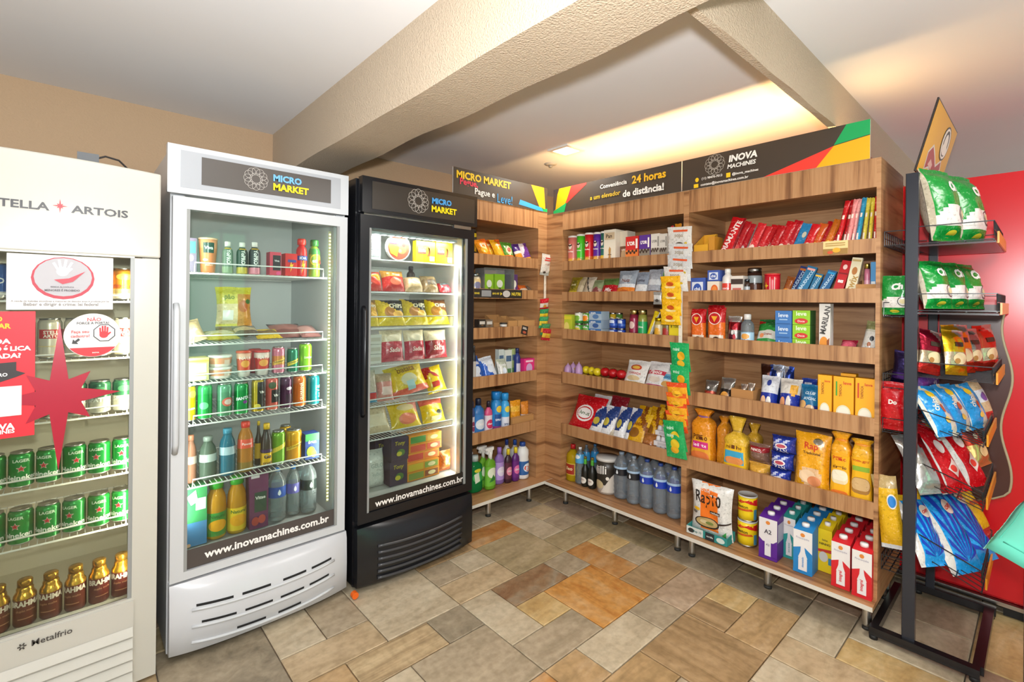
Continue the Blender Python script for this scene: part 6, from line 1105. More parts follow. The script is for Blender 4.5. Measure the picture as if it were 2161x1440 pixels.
P('L', 5, 'd2', 222, 252, 588, bottle('#2f8fc8', '#2787c6', STRT, (), (), 'plastic', capz=.82, capr=.8), 'spray_can', 'bottle', 'blue spray can standing behind the front pair, fifth short shelf', back=.09)
P('L', 5, 'd2', 262, 294, 592, bottle('#43a4d6', '#2f9ad6', STRT, (), (), 'plastic', capz=.82, capr=.8), 'spray_can', 'bottle', 'light blue spray can at the back beside another, fifth short shelf', back=.10)
P('L', 5, 'd2', 348, 418, 648, pouch('#e0961c', [('b', .0, .4, '#8a5a2c'), ('b', .6, .8, '#e8b23a')], [('e', .5, .3, .2, .12, '#5a3a22')], seed=161), 'pet_food_bag', 'bag', 'orange bag beside the spray cans, fifth short shelf', d=.05, back=.02)
P('L', 5, 'd2', 418, 470, 652, pouch('#d9872c', [('b', .0, .5, '#b03a8a'), ('b', .4, .5, '#e8dce2')], seed=162), 'pet_food_bag', 'bag', 'orange and magenta bag beside the corner upright, fifth shelf', d=.05, back=.04)
P('L', 5, 'd2', 348, 490, 748, tray('#b58650', front=.95), 'display_tray', 'tray', 'low cardboard tray before the orange bags, fifth short shelf', d=.018, back=-.001)
P('L', 6, 'd2', 80, 98, 990, bottle('#c03050', '#d8cfd0', STRT, (), (), 'plastic', capz=.86), 'cleaner_bottle', 'bottle', 'red bottle half hidden behind the green detergent', yb=1215)
P('L', 6, 'd2', 88, 186, 1022, bottle('#1f8f4a', '#b9c4c2', DETER, (), [('e', .55, .42, .26, .15, '#3fae5a'), ('p', [(.35, .5), (.55, .55), (.6, .3), (.4, .25)], '#e3ead6'), ('e', .5, .6, .14, .05, '#d9d23c')], 'liquid', capz=.84, capr=.4, squash=.6), 'detergent_bottle', 'bottle', 'large green detergent bottle beside the black fridge, lowest board', yb=1262)
for k, (xl, xr, yt, yb) in enumerate(((150, 200, 945, 1225), (196, 262, 955, 1238))):
    P('L', 6, 'd2', xl, xr, yt, spray('#7fc23a', '#eceae4', (.1, .62, '#6fb53a'), [('e', .5, .45, .3, .14, '#e2ead0'), ('p', [(.3, .2), (.7, .25), (.55, .4)], '#2f7a35')]), 'spray_bottle', 'bottle', ['green trigger spray bottle half behind the green detergent', 'green trigger spray bottle right of the other green one'][k], yb=yb, back=0)
P('L', 6, 'd2', 262, 318, 962, clean('#a983cf', '#9a72c4', '#b394d6', '#e4d8ee', 'liquid'), 'cleaner_bottle', 'bottle', 'lilac cleaner bottle on the lowest short board', yb=1200)
P('L', 6, 'd2', 320, 363, 972, clean('#3a1f2c', '#e0c62a', '#5a2a3c', '#e08aa0', 'plastic'), 'cleaner_bottle', 'bottle', 'dark bottle with yellow cap, left of the yellow capped pair', yb=1192)
P('L', 6, 'd2', 366, 409, 962, clean('#5a2370', '#e0c62a', '#6a2a7c', '#e070a8', 'plastic'), 'cleaner_bottle', 'bottle', 'purple bottle with yellow cap, right of the yellow capped pair', yb=1182)
P('L', 6, 'd2', 411, 474, 930, bottle('#e4e4e2', '#27488f', [(0, 0), (.9, 0), (1, .04), (1, .2), (1, .5), (.92, .58), (1, .66), (.95, .78), (.6, .86), (.42, .9)], (), [('e', .55, .32, .24, .12, '#d8e6ee'), ('t', 'Q', .5, .3, .3, '#d84a3a', {'bold': .05})], 'plastic', capz=.89, label=(.12, .5, '#2a5f9f')), 'bleach_bottle', 'bottle', 'white bleach bottle with blue cap beside the corner upright', yb=1166)
P('L', 6, 'd2', 312, 354, 908, bottle('#d9d7d2', '#2a3f86', DETER, (), (), 'plastic', capz=.85), 'bleach_bottle', 'bottle', 'white bottle with dark blue cap behind the yellow capped pair, left', yb=1140)
P('L', 6, 'd2', 360, 406, 912, bottle('#dcdad6', '#2a4fa0', DETER, (), (), 'plastic', capz=.85), 'bleach_bottle', 'bottle', 'white bottle with dark blue cap behind the purple bottle', yb=1135)

# ---------------------------------------------------------------- hanging strips of sachets
def strip(label, pos, z0, z1, face):
    b = MB().box((-.011, -.001, z0), (.011, .001, z1), mat('#e6dccb', 'plastic')); o = part('clip_strip', b); o.location = pos; o.rotation_euler = (0, 0, face); tag(o, label, 'strip', 'hanging clip strips')
    m = MB(); n = int((z1 - z0) / .05)
    for k in range(n): m.box((-.006, -.004, z1 - .02 - k * .05), (.006, -.001, z1 - .012 - k * .05), mat('#d8cdba', 'plastic'))
    part('hooks', m, o); return o
ys = on(1436, 700, 0, 2.60).y
strip('pale clip strip hanging at the bay divider, upper one', (2.600, ys, 0), 1.20, 1.88, -pi / 2)
strip('pale clip strip at the bay divider, lower one with green packets', (2.600, ys + .005, 0), .74, 1.205, -pi / 2)
def sachets(x, rows, w, h, d, col, zones, pr, lab, group, ang=(0, 8, 0)):
    for k, (px, py) in enumerate(rows):
        q = on(px, py, 0, x); make('sachet', pouch(col[k % len(col)], zones, pr, seed=170 + k * 7 + int(px), fat=.6, n=(10, 10), seal=.1)(w, d, h), Vector((x - .004 * (len(rows) - k), q.y, q.z - h)), (radians(10), radians(ang[0] + (k % 3) * 2), -pi / 2), lab % ('topmost', 'second', 'third', 'fourth', 'fifth', 'sixth')[k], 'sachet', group)
sachets(2.585, [(1439, 480), (1438, 515), (1434, 540), (1428, 563)], .15, .14, .018, ['#d8d3cb', '#cfccc8', '#c9c8c6'], [('b', .0, .3, '#d9d9d7')], [('r', .25, .8, .85, .88, '#d5572f'), ('e', .5, .3, .17, .09, '#5a4a3a'), ('e', .78, .34, .06, .05, '#c8a92c'), ('t', 'sopa', .5, .62, .4, '#a89a86')], '%s white sachet on the strip at the bay divider', 'white sachets on the strip', (3, 0, 0))
sachets(2.575, [(1420, 583), (1420, 605), (1419, 632), (1417, 653)], .125, .09, .018, ['#e8ac14', '#eab41c'], [('b', .2, .6, '#f0c11e')], [('e', .5, .5, .2, .14, '#c8541c'), ('p', [(.2, .35), (.8, .35), (.7, .22), (.3, .22)], '#f3dc9a')], '%s yellow sachet on the strip at the bay divider', 'yellow sachets on the strip')
sachets(2.585, [(1440, 722), (1438, 770)], .118, .165, .02, ['#1fa45a', '#22a85e'], [], [('e', .6, .55, .2, .15, '#e3a81e'), ('e', .55, .28, .2, .12, '#e8b52a'), ('t', 'mini', .35, .78, .35, '#bfe4cc', {'bold': .03})], '%s green packet on the lower strip', 'green packets on the lower strip', (0, 0, 0))
sachets(2.572, [(1437, 806), (1434, 828), (1433, 848), (1432, 866)], .125, .125, .02, ['#e2501f', '#e6601f', '#df4a22'], [('b', .35, .75, '#eba322')], [('e', .5, .52, .2, .12, '#f0b92a'), ('p', [(.3, .5), (.5, .42), (.7, .5), (.5, .46)], '#7a2a14')], '%s orange red packet on the lower strip', 'orange red packets on the lower strip', (-4, 0, 0))
sachets(2.566, [(1432, 886), (1430, 902)], .125, .175, .022, ['#1c9c52', '#22a85e'], [], [('e', .55, .5, .22, .17, '#dfc02a'), ('e', .5, .3, .2, .12, '#e0a826'), ('t', 'mini', .35, .78, .35, '#bfe4cc', {'bold': .03})], '%s green packet hanging lowest under the orange red ones', 'lowest green packets', (-5, 0, 0))
xs = on(1151, 600, 1, 2.49).x
strip('pale clip strip hanging on the corner upright of the short shelving', (xs, 2.494, 0), 1.30, 1.80, 0)
q = on(1152, 538, 1, 2.482); make('sachet', pouch('#ddd8cf', [('b', .0, .12, '#b9bdb6')], [('r', .25, .78, .8, .84, '#cf3a34'), ('r', .2, .68, .75, .74, '#cf3a34'), ('t', 'sopa', .45, .5, .4, '#b08a7a', {'shear': .3}), ('e', .3, .13, .12, .05, '#4a4036'), ('e', .7, .17, .05, .04, '#6a7a3a')], seed=201)(.13, .016, .155), Vector((q.x, 2.481, q.z - .152)), (radians(6), radians(3), 0), 'white sachet with red print on the corner strip', 'sachet')
for k, (px, py, c, c2) in enumerate(((1148, 630, '#c4182a', '#d8cfc4'), (1147, 652, '#2f8f5a', '#e0c42a'), (1146, 668, '#3a9a62', '#e3c93a'), (1149, 683, '#3f8a52', '#e08a2c'), (1151, 694, '#b52430', '#d8b83a'))):
    q = on(px, py, 1, 2.478 - .004 * k); make('sachet', pouch(c, [('b', .25, .6, c2)], [('e', .5, .35, .2, .12, '#d8952a')], seed=203 + k)(.095, .016, .085), Vector((q.x, 2.478 - .004 * k, q.z - .085)), (radians(10), radians(-6 + 3 * k), 0), '%s coloured sachet in the low bunch on the corner strip' % ('topmost red', 'second, green and yellow', 'third, green and yellow', 'fourth, green and orange', 'lowest red')[k], 'sachet', 'sachets at the foot of the corner strip')

# ---------------------------------------------------------------- white fridge
P('W', 1, 'e2', 186, 262, 650, carton('#6a5a70', [('r', .1, .55, .9, .9, '#3f8a80'), ('e', .5, .4, .25, .1, '#a08aa8')]), 'juice_carton', 'carton', 'dark mauve and teal carton at left of the white fridge top shelf', d=.07)
P('W', 1, 'e2', 280, 410, 648, tub('#e5854f', '#efc4a0', [(.75, 1, '#e89a6c')], [('r', .28, .56, .66, .86, '#1f3a34'), ('t', 'Viva', .47, .71, .3, '#dfe8e2', {'bold': .03}), ('e', .35, .36, .1, .04, '#f0c6a2'), ('t', 'suco', .5, .22, .3, '#f3d7bc')], taper=.72, lidh=.05), 'smoothie_cup', 'cup', 'tall peach tapered cup on the white fridge top shelf', h=None)
yop = lambda c, c2: bottle(c, '#e9e6e0', STRT, [(.0, .2, c2)], [('t', 'YoPRO', .5, .52, .46, '#e8ebe6', {'rot': -90, 'bold': .04}), ('r', .2, .76, .8, .8, '#d9b23a')], 'plastic', capz=.84)
g = 'protein drink bottles'
P('W', 1, 'e2', 432, 505, 672, yop('#6a7f6f', '#8fa586'), 'drink_bottle', 'bottle', 'grey green drink bottle, leftmost of three with white caps', group=g)
P('W', 1, 'e2', 526, 600, 678, yop('#33403c', '#c9b545'), 'drink_bottle', 'bottle', 'dark drink bottle with yellow foot, middle of three', group=g)
P('W', 1, 'e2', 606, 682, 676, yop('#33423f', '#e08fa0'), 'drink_bottle', 'bottle', 'dark drink bottle with pink foot, rightmost of three', group=g)
P('W', 1, 'e2', 735, 808, 742, carton('#d2485c', [('r', .25, .2, .95, .86, '#241f22'), ('t', 'Viva', .6, .62, .45, '#e6e2e4', {'bold': .03}), ('e', .75, .08, .2, .08, '#e0508a')]), 'juice_carton', 'carton', 'pink carton with black panel on the white fridge top shelf', d=.06)
P('W', 1, 'e2', 834, 912, 752, carton('#c9231f', [('p', [(.55, .75), (.35, .4), (.5, .42), (.4, .15), (.68, .52), (.5, .5)], '#edc32a'), ('r', .2, .6, .9, .72, '#2f3f8a')]), 'juice_carton', 'carton', 'red carton with yellow flash beside the red bottle', d=.06)
P('W', 1, 'e2', 916, 984, 655, bottle('#cf2420', '#d8362a', STRT, (), [('p', [(.55, .5), (.4, .25), (.5, .27), (.42, .08), (.64, .34), (.5, .32)], '#edc32a'), ('r', .1, .42, .95, .54, '#2d4596'), ('t', 'IOA', .5, .48, .4, '#e9ecf2', {'bold': .04})], 'plastic', capz=.84, capr=.8), 'drink_bottle', 'bottle', 'bright red drink bottle on the white fridge top shelf')
P('W', 1, 'e2', 998, 1070, 662, bottle('#7a9a2f', '#2f6a2c', STRT, [(.55, .75, '#3a7a35')], [('ring', .5, .45, .34, .27, '#d8c83a'), ('t', 'ati', .42, .42, .25, '#f1f1e6', {'bold': .04}), ('e', .75, .4, .1, .06, '#d8402a')], 'plastic', capz=.83, capr=.75), 'drink_bottle', 'bottle', 'green and yellow drink bottle at right end of the top shelf')
P('W', 2, 'e2', 372, 600, 1262, pouch('#b9a83a', [('b', .3, .7, '#cfc7a2')], seed=221, fat=.4), 'cheese_pack', 'pack', 'flat yellowish cheese pack lying mid shelf in the white fridge', d=.035, h=.14, tilt=78, back=.02)
P('W', 2, 'e2', 540, 700, 1262, pouch('#6a5a4a', [('b', .3, .6, '#c9b48a')], seed=222, fat=.4), 'cheese_pack', 'pack', 'flat brownish ham pack overlapping the cheese pack', d=.03, h=.14, tilt=74, back=.04, zoff=.018)
P('W', 2, 'e2', 640, 810, 1265, pouch('#d9b31c', [('b', .3, .6, '#7a5a24')], seed=223, fat=.4), 'cheese_pack', 'pack', 'flat bright yellow pack at the front rail, white fridge', d=.03, h=.13, tilt=74, back=.01)
P('W', 2, 'e2', 785, 1000, 1205, pouch('#7a4a44', [('b', .4, .8, '#a06a62'), ('b', .9, 1, '#2f2623')], kind='gloss', seed=224, fat=.4), 'ham_pack', 'pack', 'dark pink sliced ham pack at right on the second shelf', d=.04, h=.17, tilt=70, back=.06)
P('W', 2, 'e2', 905, 1040, 1210, pouch('#8a5a56', [('b', .2, .7, '#b98a84')], kind='gloss', seed=225, fat=.4), 'ham_pack', 'pack', 'pale pink sliced ham pack at the right wall', d=.04, h=.16, tilt=72, back=.03)
P('W', 2, 'e2', 195, 345, 1190, pouch('#d3b48c', [('d', 1, 1, .9, '#c9a97e')], [('t', 'queijo', .5, .4, .5, '#efe6d8')], seed=226), 'cheese_bag', 'bag', 'beige grated cheese bag leaning at left of the second shelf', d=.06, tilt=34, lean=-18)
P('W', 2, 'e2', 388, 632, 968, pouch('#d9cf5a', [('b', .08, .55, '#e0cfa0'), ('d', 1, 0, .55, '#c98a3a'), ('b', .8, 1, '#cfc436')], [('r', .15, .15, .45, .4, '#e4e4de'), ('t', 'pão', .35, .72, .3, '#7a8a3a'), ('e', .75, .5, .15, .15, '#b5602c'), ('e', .9, .62, .08, .06, '#3f6a2c')], seed=227, power=(4, 4)), 'bread_bag', 'bread', 'yellow bag of rolls standing alone on the second shelf', d=.05, tilt=6, back=.27, zoff=.052)
P('W', 2, 'e2', 400, 620, 1200, pouch('#8a7350', [('b', .3, .7, '#c9b48a')], seed=229, fat=.4), 'cheese_pack', 'pack', 'flat tan pack lying under the standing yellow bag', d=.14, h=.05, back=.20)
g = 'tubs and cups on the third shelf of the white fridge'
P('W', 3, 'f', 50, 232, 1045, carton('#d9cf86', [('r', .3, .35, .9, .75, '#c3cfc4'), ('r', 0, .82, 1, .9, '#c9c24a'), ('r', .3, .04, .9, .2, '#c2b8c0')]), 'margarine_box', 'box', 'pale yellow box at left of the third shelf, white fridge', d=.08)
for k, (z, nm) in enumerate(((0, 'lower'), (.052, 'upper'))):
    P('W', 3, 'f', 240, 438, 1100, tub('#e7a07a', '#ecebe6', [(.0, .3, '#efe6de')], [('r', .55, .2, .75, .6, '#e8cdbb')], taper=.88, lidh=.22), 'margarine_tub', 'tub', '%s peach tub with white lid in the white fridge' % nm, h=.05, zoff=z, d=.09, w=.092, group='peach tubs')
P('W', 3, 'f', 462, 588, 990, tub('#d0462c', '#d8533c', [(.0, .18, '#dcd5cc'), (.75, 1, '#e8b9a0')], [('e', .5, .5, .2, .14, '#e8a24a'), ('t', 'NATA', .5, .72, .5, '#f3e6dc')], taper=.78, lidh=.08), 'yogurt_cup', 'cup', 'red yogurt cup, left of the front pair')
P('W', 3, 'f', 606, 738, 985, tub('#c8382a', '#c93a34', [(.0, .18, '#dcd5cc'), (.75, 1, '#ead3c8')], [('e', .5, .5, .2, .14, '#e8a24a'), ('t', 'NATA', .5, .72, .5, '#f3e6dc')], taper=.78, lidh=.08), 'yogurt_cup', 'cup', 'red yogurt cup, right of the front pair')
P('W', 3, 'f', 560, 660, 975, tub('#b8322a', '#c23a32', taper=.78, lidh=.08), 'yogurt_cup', 'cup', 'red yogurt cup standing behind the front pair', back=.09)
P('W', 3, 'f', 750, 852, 955, can('#d97f95', [(.35, .6, '#e0904a')], [('p', [(.1, .3), (.9, .48), (.9, .62), (.1, .44)], '#dfb23a'), ('t', 'Schweppes', .5, .46, .6, '#4a3a20', {'slope': .2})]), 'soda_can', 'can', 'pink soda can on the third shelf of the white fridge')
P('W', 3, 'f', 868, 955, 965, can('#1f7a58', [], [('p', [(.1, .25), (.9, .45), (.9, .6), (.1, .4)], '#e0cd3a'), ('t', 'Schweppes', .5, .43, .6, '#4a5a20', {'slope': .25})]), 'soda_can', 'can', 'dark green soda can with yellow slash, third shelf')
P('W', 3, 'f', 968, 1068, 925, can('#8fcf2c', [], [('t', 'limão', .55, .5, .4, '#e3f2c4')]), 'soda_can', 'can', 'lime green soda can at right end of the third shelf')
g = 'drink cans in a row on the fourth shelf of the white fridge'
def sodas(rows, unit='W', shelf=4, crop='e3'):
    for xl, xr, yt, col, bands, pr, lab in rows: P(unit, shelf, crop, xl, xr, yt, can(col, bands, pr), 'soda_can', 'can', lab, group=g)
sodas([(172, 248, 212, '#e3b51a', [(.0, .25, '#d8982a')], [('t', 'FANTA', .5, .35, .5, '#e8eef6', {'bold': .05, 'slope': .1}), ('e', .6, .75, .2, .1, '#d8d24a')], 'yellow soda can at left end of the can row'),
       (256, 350, 205, '#2fae52', [(.75, 1, '#38b95c')], [('e', .4, .4, .2, .1, '#6ad08a')], 'plain bright green soda can, second in the can row'),
       (376, 470, 200, '#5a9a72', [(.5, 1, '#6aa884')], [('e', .6, .45, .26, .13, '#d86a5a'), ('e', .6, .45, .16, .08, '#e8d2c8')], 'pale green soda can with a red disc, third in the can row'),
       (482, 572, 195, '#1f9a4c', [(.0, .2, '#2aa858')], [('t', 'FANTA', .5, .52, .6, '#e8eef0', {'bold': .06, 'slope': .12}), ('e', .6, .4, .1, .05, '#7a3a8a')], 'green soda can with large white letters in the can row'),
       (588, 666, 172, '#cdb335', [(.0, .28, '#d8b02a')], [('r', .4, .1, .95, .9, '#2a2a26'), ('t', 'Viva', .68, .6, .36, '#e9e6dc', {'bold': .03}), ('e', .4, .2, .16, .07, '#e6d35a')], 'yellow and black juice can in the can row'),
       (674, 752, 160, '#d9655a', [(.0, .25, '#e0705f')], [('r', .4, .25, .95, .62, '#2b2625'), ('t', 'Viva', .68, .45, .36, '#e9e2dc', {'bold': .03}), ('e', .45, .75, .2, .1, '#4a5a3a')], 'coral and black juice can in the can row'),
       (762, 834, 155, '#542c4a', [], [('e', .6, .62, .16, .05, '#d8c6d0'), ('r', .4, .2, .9, .45, '#3a2034')], 'dark purple juice can in the can row'),
       (842, 920, 150, '#e0722a', [], [('t', 'GUARANÁ', .5, .5, .55, '#f3d8c2', {'rot': 90, 'bold': .03})], 'orange juice can in the can row'),
       (928, 1004, 146, '#1c7f86', [], [('t', 'LIVE', .65, .45, .4, '#d6ecec', {'rot': 90, 'bold': .03})], 'teal juice can at right end of the can row')])
P('W', 5, 'e3', 180, 252, 520, bottle('#b07a62', '#a96a50', JUICE, (), [], 'liquid', capz=.89, label=(.4, .56, '#b5a296')), 'drink_bottle', 'bottle', 'brownish pink drink bottle at left of the fifth shelf')
P('W', 5, 'e3', 268, 378, 530, bottle('#66786a', '#8a948c', JUICE, (), [], 'liquid', capz=.89, label=(.42, .6, '#b6c2bd')), 'drink_bottle', 'bottle', 'grey green sports drink bottle with white label')
P('W', 5, 'e3', 392, 494, 480, bottle('#2f7f9a', '#3a8aa8', JUICE, (), [], 'liquid', capz=.89, label=(.45, .62, '#a9c4d0')), 'drink_bottle', 'bottle', 'blue sports drink bottle on the fifth shelf')
P('W', 5, 'e3', 504, 602, 438, bottle('#d28a3c', '#d8382c', JUICE, [(.0, .2, '#a88a4a')], [('t', 'Power', .5, .57, .4, '#f3dcd2', {'bold': .02})], 'liquid', capz=.88, label=(.48, .66, '#e0523c')), 'drink_bottle', 'bottle', 'orange sports drink bottle with red cap')
P('W', 5, 'e3', 604, 650, 432, bottle('#3a2e26', '#d9b42a', BEER, (), [], 'plastic', capz=.9, label=(.15, .5, '#c9a02c')), 'drink_bottle', 'bottle', 'dark bottle with yellow cap behind the front dark bottle', back=.07)
P('W', 5, 'e3', 644, 714, 448, bottle('#241c1c', '#dbb01e', [(0, 0), (.9, 0), (1, .03), (1, .2), (1, .45), (.98, .6), (.8, .7), (.6, .78), (.5, .88)], (), [('t', 'Go', .5, .26, .4, '#2c1e3a', {'bold': .05}), ('t', 'crush', .5, .12, .5, '#2c1e3a'), ('r', .0, .36, 1, .42, '#3d2a5a')], 'plastic', capz=.87, label=(.06, .34, '#dfae1c')), 'drink_bottle', 'bottle', 'black bottle with yellow cap and yellow label')
P('W', 5, 'e3', 712, 794, 490, can('#6fa82a', [], [('p', [(.1, .35), (.9, .55), (.9, .68), (.1, .48)], '#d8c83a')]), 'soda_can', 'can', 'lime green can beside the black bottle, fifth shelf')
P('W', 5, 'e3', 800, 898, 482, can('#e09a16', [(.6, 1, '#e3a824')], [('p', [(.1, .35), (.9, .55), (.9, .66), (.1, .46)], '#e8c63a'), ('t', 'Schweppes', .5, .5, .6, '#8a5a14', {'slope': .25})]), 'soda_can', 'can', 'golden orange can in front on the fifth shelf')
P('W', 5, 'e3', 760, 830, 456, can('#d8a51c'), 'soda_can', 'can', 'golden orange can standing behind the front one', back=.08)
P('W', 5, 'e3', 905, 990, 505, carton('#28468f', [('r', 0, .72, 1, 1, '#3f9a52'), ('t', 'água', .5, .66, .6, '#dfe8f0', {'bold': .03}), ('e', .4, .3, .3, .2, '#9ac23a'), ('e', .6, .2, .2, .14, '#c9d84a')]), 'juice_carton', 'carton', 'small blue and green carton at right of the fifth shelf', d=.07)
P('W', 6, 'e3', 182, 296, 840, carton('#3f9a5c', [('r', 0, 0, 1, .4, '#4a86b8'), ('r', .5, .6, .95, .8, '#dfe6e2'), ('p', [(.1, .85), (.5, .95), (.6, .75), (.3, .7)], '#e3ece8'), ('e', .2, .03, .1, .03, '#e0b08a')], spr=[('r', 0, 0, 1, .5, '#5a9a86')]), 'coconut_carton', 'carton', 'tall green and blue carton in the bottom of the white fridge', d=.09, h=.25, w=.083)
oj = lambda lc: bottle('#e3a22c', '#3fae3a', JUICE, [(.0, .1, '#e0b02a')], [('e', .5, .24, .3, .1, '#f0a81e'), ('t', 'Natural', .5, .40, .5, '#2f6a2c')], 'liquid', capz=.86, capr=.72, label=(.06, .46, lc))
P('W', 6, 'e3', 312, 440, 815, oj('#3f8f3c'), 'juice_bottle', 'bottle', 'orange juice bottle with green cap and green label', h=.252, w=.08)
P('W', 6, 'e3', 446, 558, 802, oj('#e8c22a'), 'juice_bottle', 'bottle', 'orange juice bottle with green cap and yellow label', h=.252, w=.078)
P('W', 6, 'e3', 566, 684, 808, carton('#6a2f5a', [('r', .25, .3, .9, .66, '#2f4a3c'), ('t', 'Vitae', .56, .56, .55, '#e9e6e2', {'bold': .03}), ('e', .3, .14, .2, .08, '#b5453c'), ('e', .65, .16, .2, .08, '#c04f44'), ('r', .05, .93, .5, .98, '#e3d9df')]), 'juice_carton', 'carton', 'dark purple grape carton in the bottom of the white fridge', d=.075, h=.25, w=.078)
w3 = lambda c, lc: bottle('#e6f0f2', c, PET, (), [('p', [(.5, .62), (.55, .57), (.56, .53), (.5, .5), (.44, .53), (.45, .57)], '#e8eef4')], 'clear', capz=.93, label=(.46, .66, lc))
P('W', 6, 'e3', 692, 806, 735, w3('#2f7fd0', '#2f55a8'), 'water_bottle', 'bottle', 'water bottle with blue cap and blue label, bottom of white fridge', h=.25, w=.08)
P('W', 6, 'e3', 806, 884, 742, w3('#2f7fd0', '#6a66b0'), 'water_bottle', 'bottle', 'water bottle with blue cap and violet label, bottom of white fridge', h=.24, w=.066, back=.02)
P('W', 6, 'e3', 892, 992, 728, w3('#2a3638', '#2a3634'), 'water_bottle', 'bottle', 'water bottle with black cap and black label, bottom of white fridge', h=.25, w=.076)
P('W', 6, 'e3', 862, 932, 722, w3('#c8d2d2', '#b5c4c6'), 'water_bottle', 'bottle', 'clear water bottle with pale cap behind the black labelled one', h=.25, w=.068, back=.10)
P('W', 6, 'e3', 700, 770, 780, w3('#b9c6c8', '#8fb0c4'), 'water_bottle', 'bottle', 'clear water bottle behind the blue capped ones', h=.25, w=.07, back=.11)

# ---------------------------------------------------------------- black fridge
def icepk(c, pr, s, **k): return pouch(c, k.get('zones', ()), pr, seed=s, power=(3, 4), seal=.04)
for k, z in enumerate((0, .05, .1)): P('B', 1, 'b1', 216, 294, 620, carton('#cfd4d0', [('r', .1, .3, .9, .7, '#e3e6e2'), ('t', 'gelo', .5, .5, .5, '#8aa8b0')]), 'frozen_box', 'box', '%s white frozen box at left of the black fridge top shelf' % ('lowest', 'middle', 'topmost')[k], d=.08, h=.047, zoff=z, group='white frozen boxes')
def pizza(w, d, h):
    b = MB().prism([(h / 2 * cos(2 * pi * k / 32), h / 2 + h / 2 * sin(2 * pi * k / 32)) for k in range(32)], -d / 2, d / 2, mat('#e8e4da', 'paper'))
    S = flatS((-h / 2, -d / 2, 0), (h, 0, 0), (0, 0, h), (0, -1, 0))
    return [('body', b), ('printed_label', printed(MB(), S, [('e', .5, .5, .46, .46, '#a8452c'), ('e', .62, .45, .2, .2, '#c96a3a'), ('e', .7, .6, .08, .08, '#8a2a24'), ('e', .55, .36, .07, .07, '#d8b060'), ('p', [(.06, .6), (.5, .52), (.42, .14), (.16, .26)], '#e8c21e'), ('r', .12, .62, .42, .82, '#8a2a5a'), ('t', 'PIZZA', .3, .72, .26, '#f0d83a', {'bold': .04})], h, h, 'paper', flat=True))]
P('B', 1, 'b1', 322, 530, 515, pizza, 'frozen_pizza', 'pizza', 'round frozen pizza pack on the black fridge top shelf', d=.02, w=.17, h=.145)
sad = carton('#e6bf1a', [('r', .08, .4, .52, .72, '#cf4438'), ('t', 'Sadia', .3, .56, .36, '#f2dcd4', {'shear': .2, 'bold': .02}), ('p', [(.56, .3), (.7, .7), (.62, .74), (.8, .6), (.7, .3)], '#8a4a24'), ('r', .7, .08, .96, .3, '#e3e0d4'), ('r', 0, 0, 1, .06, '#c9a012')])
P('B', 1, 'b1', 556, 698, 560, sad, 'frozen_box', 'box', 'left yellow frozen box on the black fridge top shelf', d=.04, group='yellow frozen boxes')
P('B', 1, 'b1', 702, 826, 566, sad, 'frozen_box', 'box', 'right yellow frozen box on the black fridge top shelf', d=.04, group='yellow frozen boxes')
P('B', 2, 'b1', 210, 345, 785, icepk('#d9a02c', [('e', .4, .4, .25, .2, '#c8402c')], 231, zones=[('b', 0, .45, '#d23a2c'), ('b', .75, 1, '#e0553c')]), 'frozen_bag', 'bag', 'orange and red frozen bag at left of the second shelf', d=.08, tilt=20)
P('B', 2, 'b1', 325, 500, 780, icepk('#cf2f26', [('e', .5, .4, .26, .2, '#d96a4c')], 232, zones=[('b', .62, 1, '#d99a3c')]), 'frozen_bag', 'bag', 'bright red frozen bag with orange top, second shelf', d=.08, tilt=20)
P('B', 2, 'b1', 500, 640, 832, icepk('#d3b184', [('e', .5, .5, .3, .2, '#e0c6a0')], 233), 'frozen_bag', 'bag', 'beige bag of frozen rolls, second shelf', d=.08, tilt=30)
P('B', 2, 'b1', 628, 745, 820, icepk('#a8875f', [('r', .2, .3, .8, .6, '#6a5a4a')], 234, zones=[('b', .7, 1, '#c9ae86')]), 'frozen_bag', 'bag', 'light brown frozen bag, second shelf', d=.07, tilt=30)
P('B', 2, 'b1', 738, 830, 880, icepk('#c02a36', [('r', .1, .55, .9, .8, '#4a5458')], 235), 'frozen_bag', 'bag', 'small red frozen bag at right of the second shelf', d=.05, tilt=40)
P('B', 2, 'b1', 505, 560, 745, bottle('#3a2620', '#2c1f1c', STRT, (), (), 'plastic', capz=.85), 'sauce_bottle', 'bottle', 'dark brown bottle standing behind the beige rolls', back=.16)
yb3 = lambda s, a='#2d2a22': icepk('#dfbd1c', [('e', .35, .45, .2, .2, '#a8702c'), ('t', 'CHIPS', .6, .68, .5, '#f2e6c4', {'bold': .03}), ('e', .65, .35, .2, .14, '#d8a548')], s, zones=[('d', 1, 1, 1.1, a), ('b', 0, .25, '#e3c622')])
for k, (xl, xr, yt, a, nm) in enumerate(((208, 350, 1000, '#b8862c', 'leftmost'), (326, 540, 1000, '#2d2a22', 'second'), (490, 685, 995, '#3a352e', 'third'), (672, 850, 995, '#7a4a28', 'rightmost'))): P('B', 3, 'b1', xl, xr, yt, yb3(241 + k, a), 'frozen_bag', 'bag', '%s yellow and black frozen bag on the third shelf' % nm, d=.08, tilt=22, group='yellow and black frozen bags', back=.004 * k)
for k, z in enumerate((0, .052, .104)): P('B', 4, 'b1', 212, 300, 1300, carton('#d3cfc4', [('r', .1, .3, .9, .7, '#bdb5a4')]), 'frozen_box', 'box', '%s cream frozen box at left of the fourth shelf' % ('lowest', 'middle', 'topmost')[k], d=.08, h=.05, zoff=z, group='cream frozen boxes')
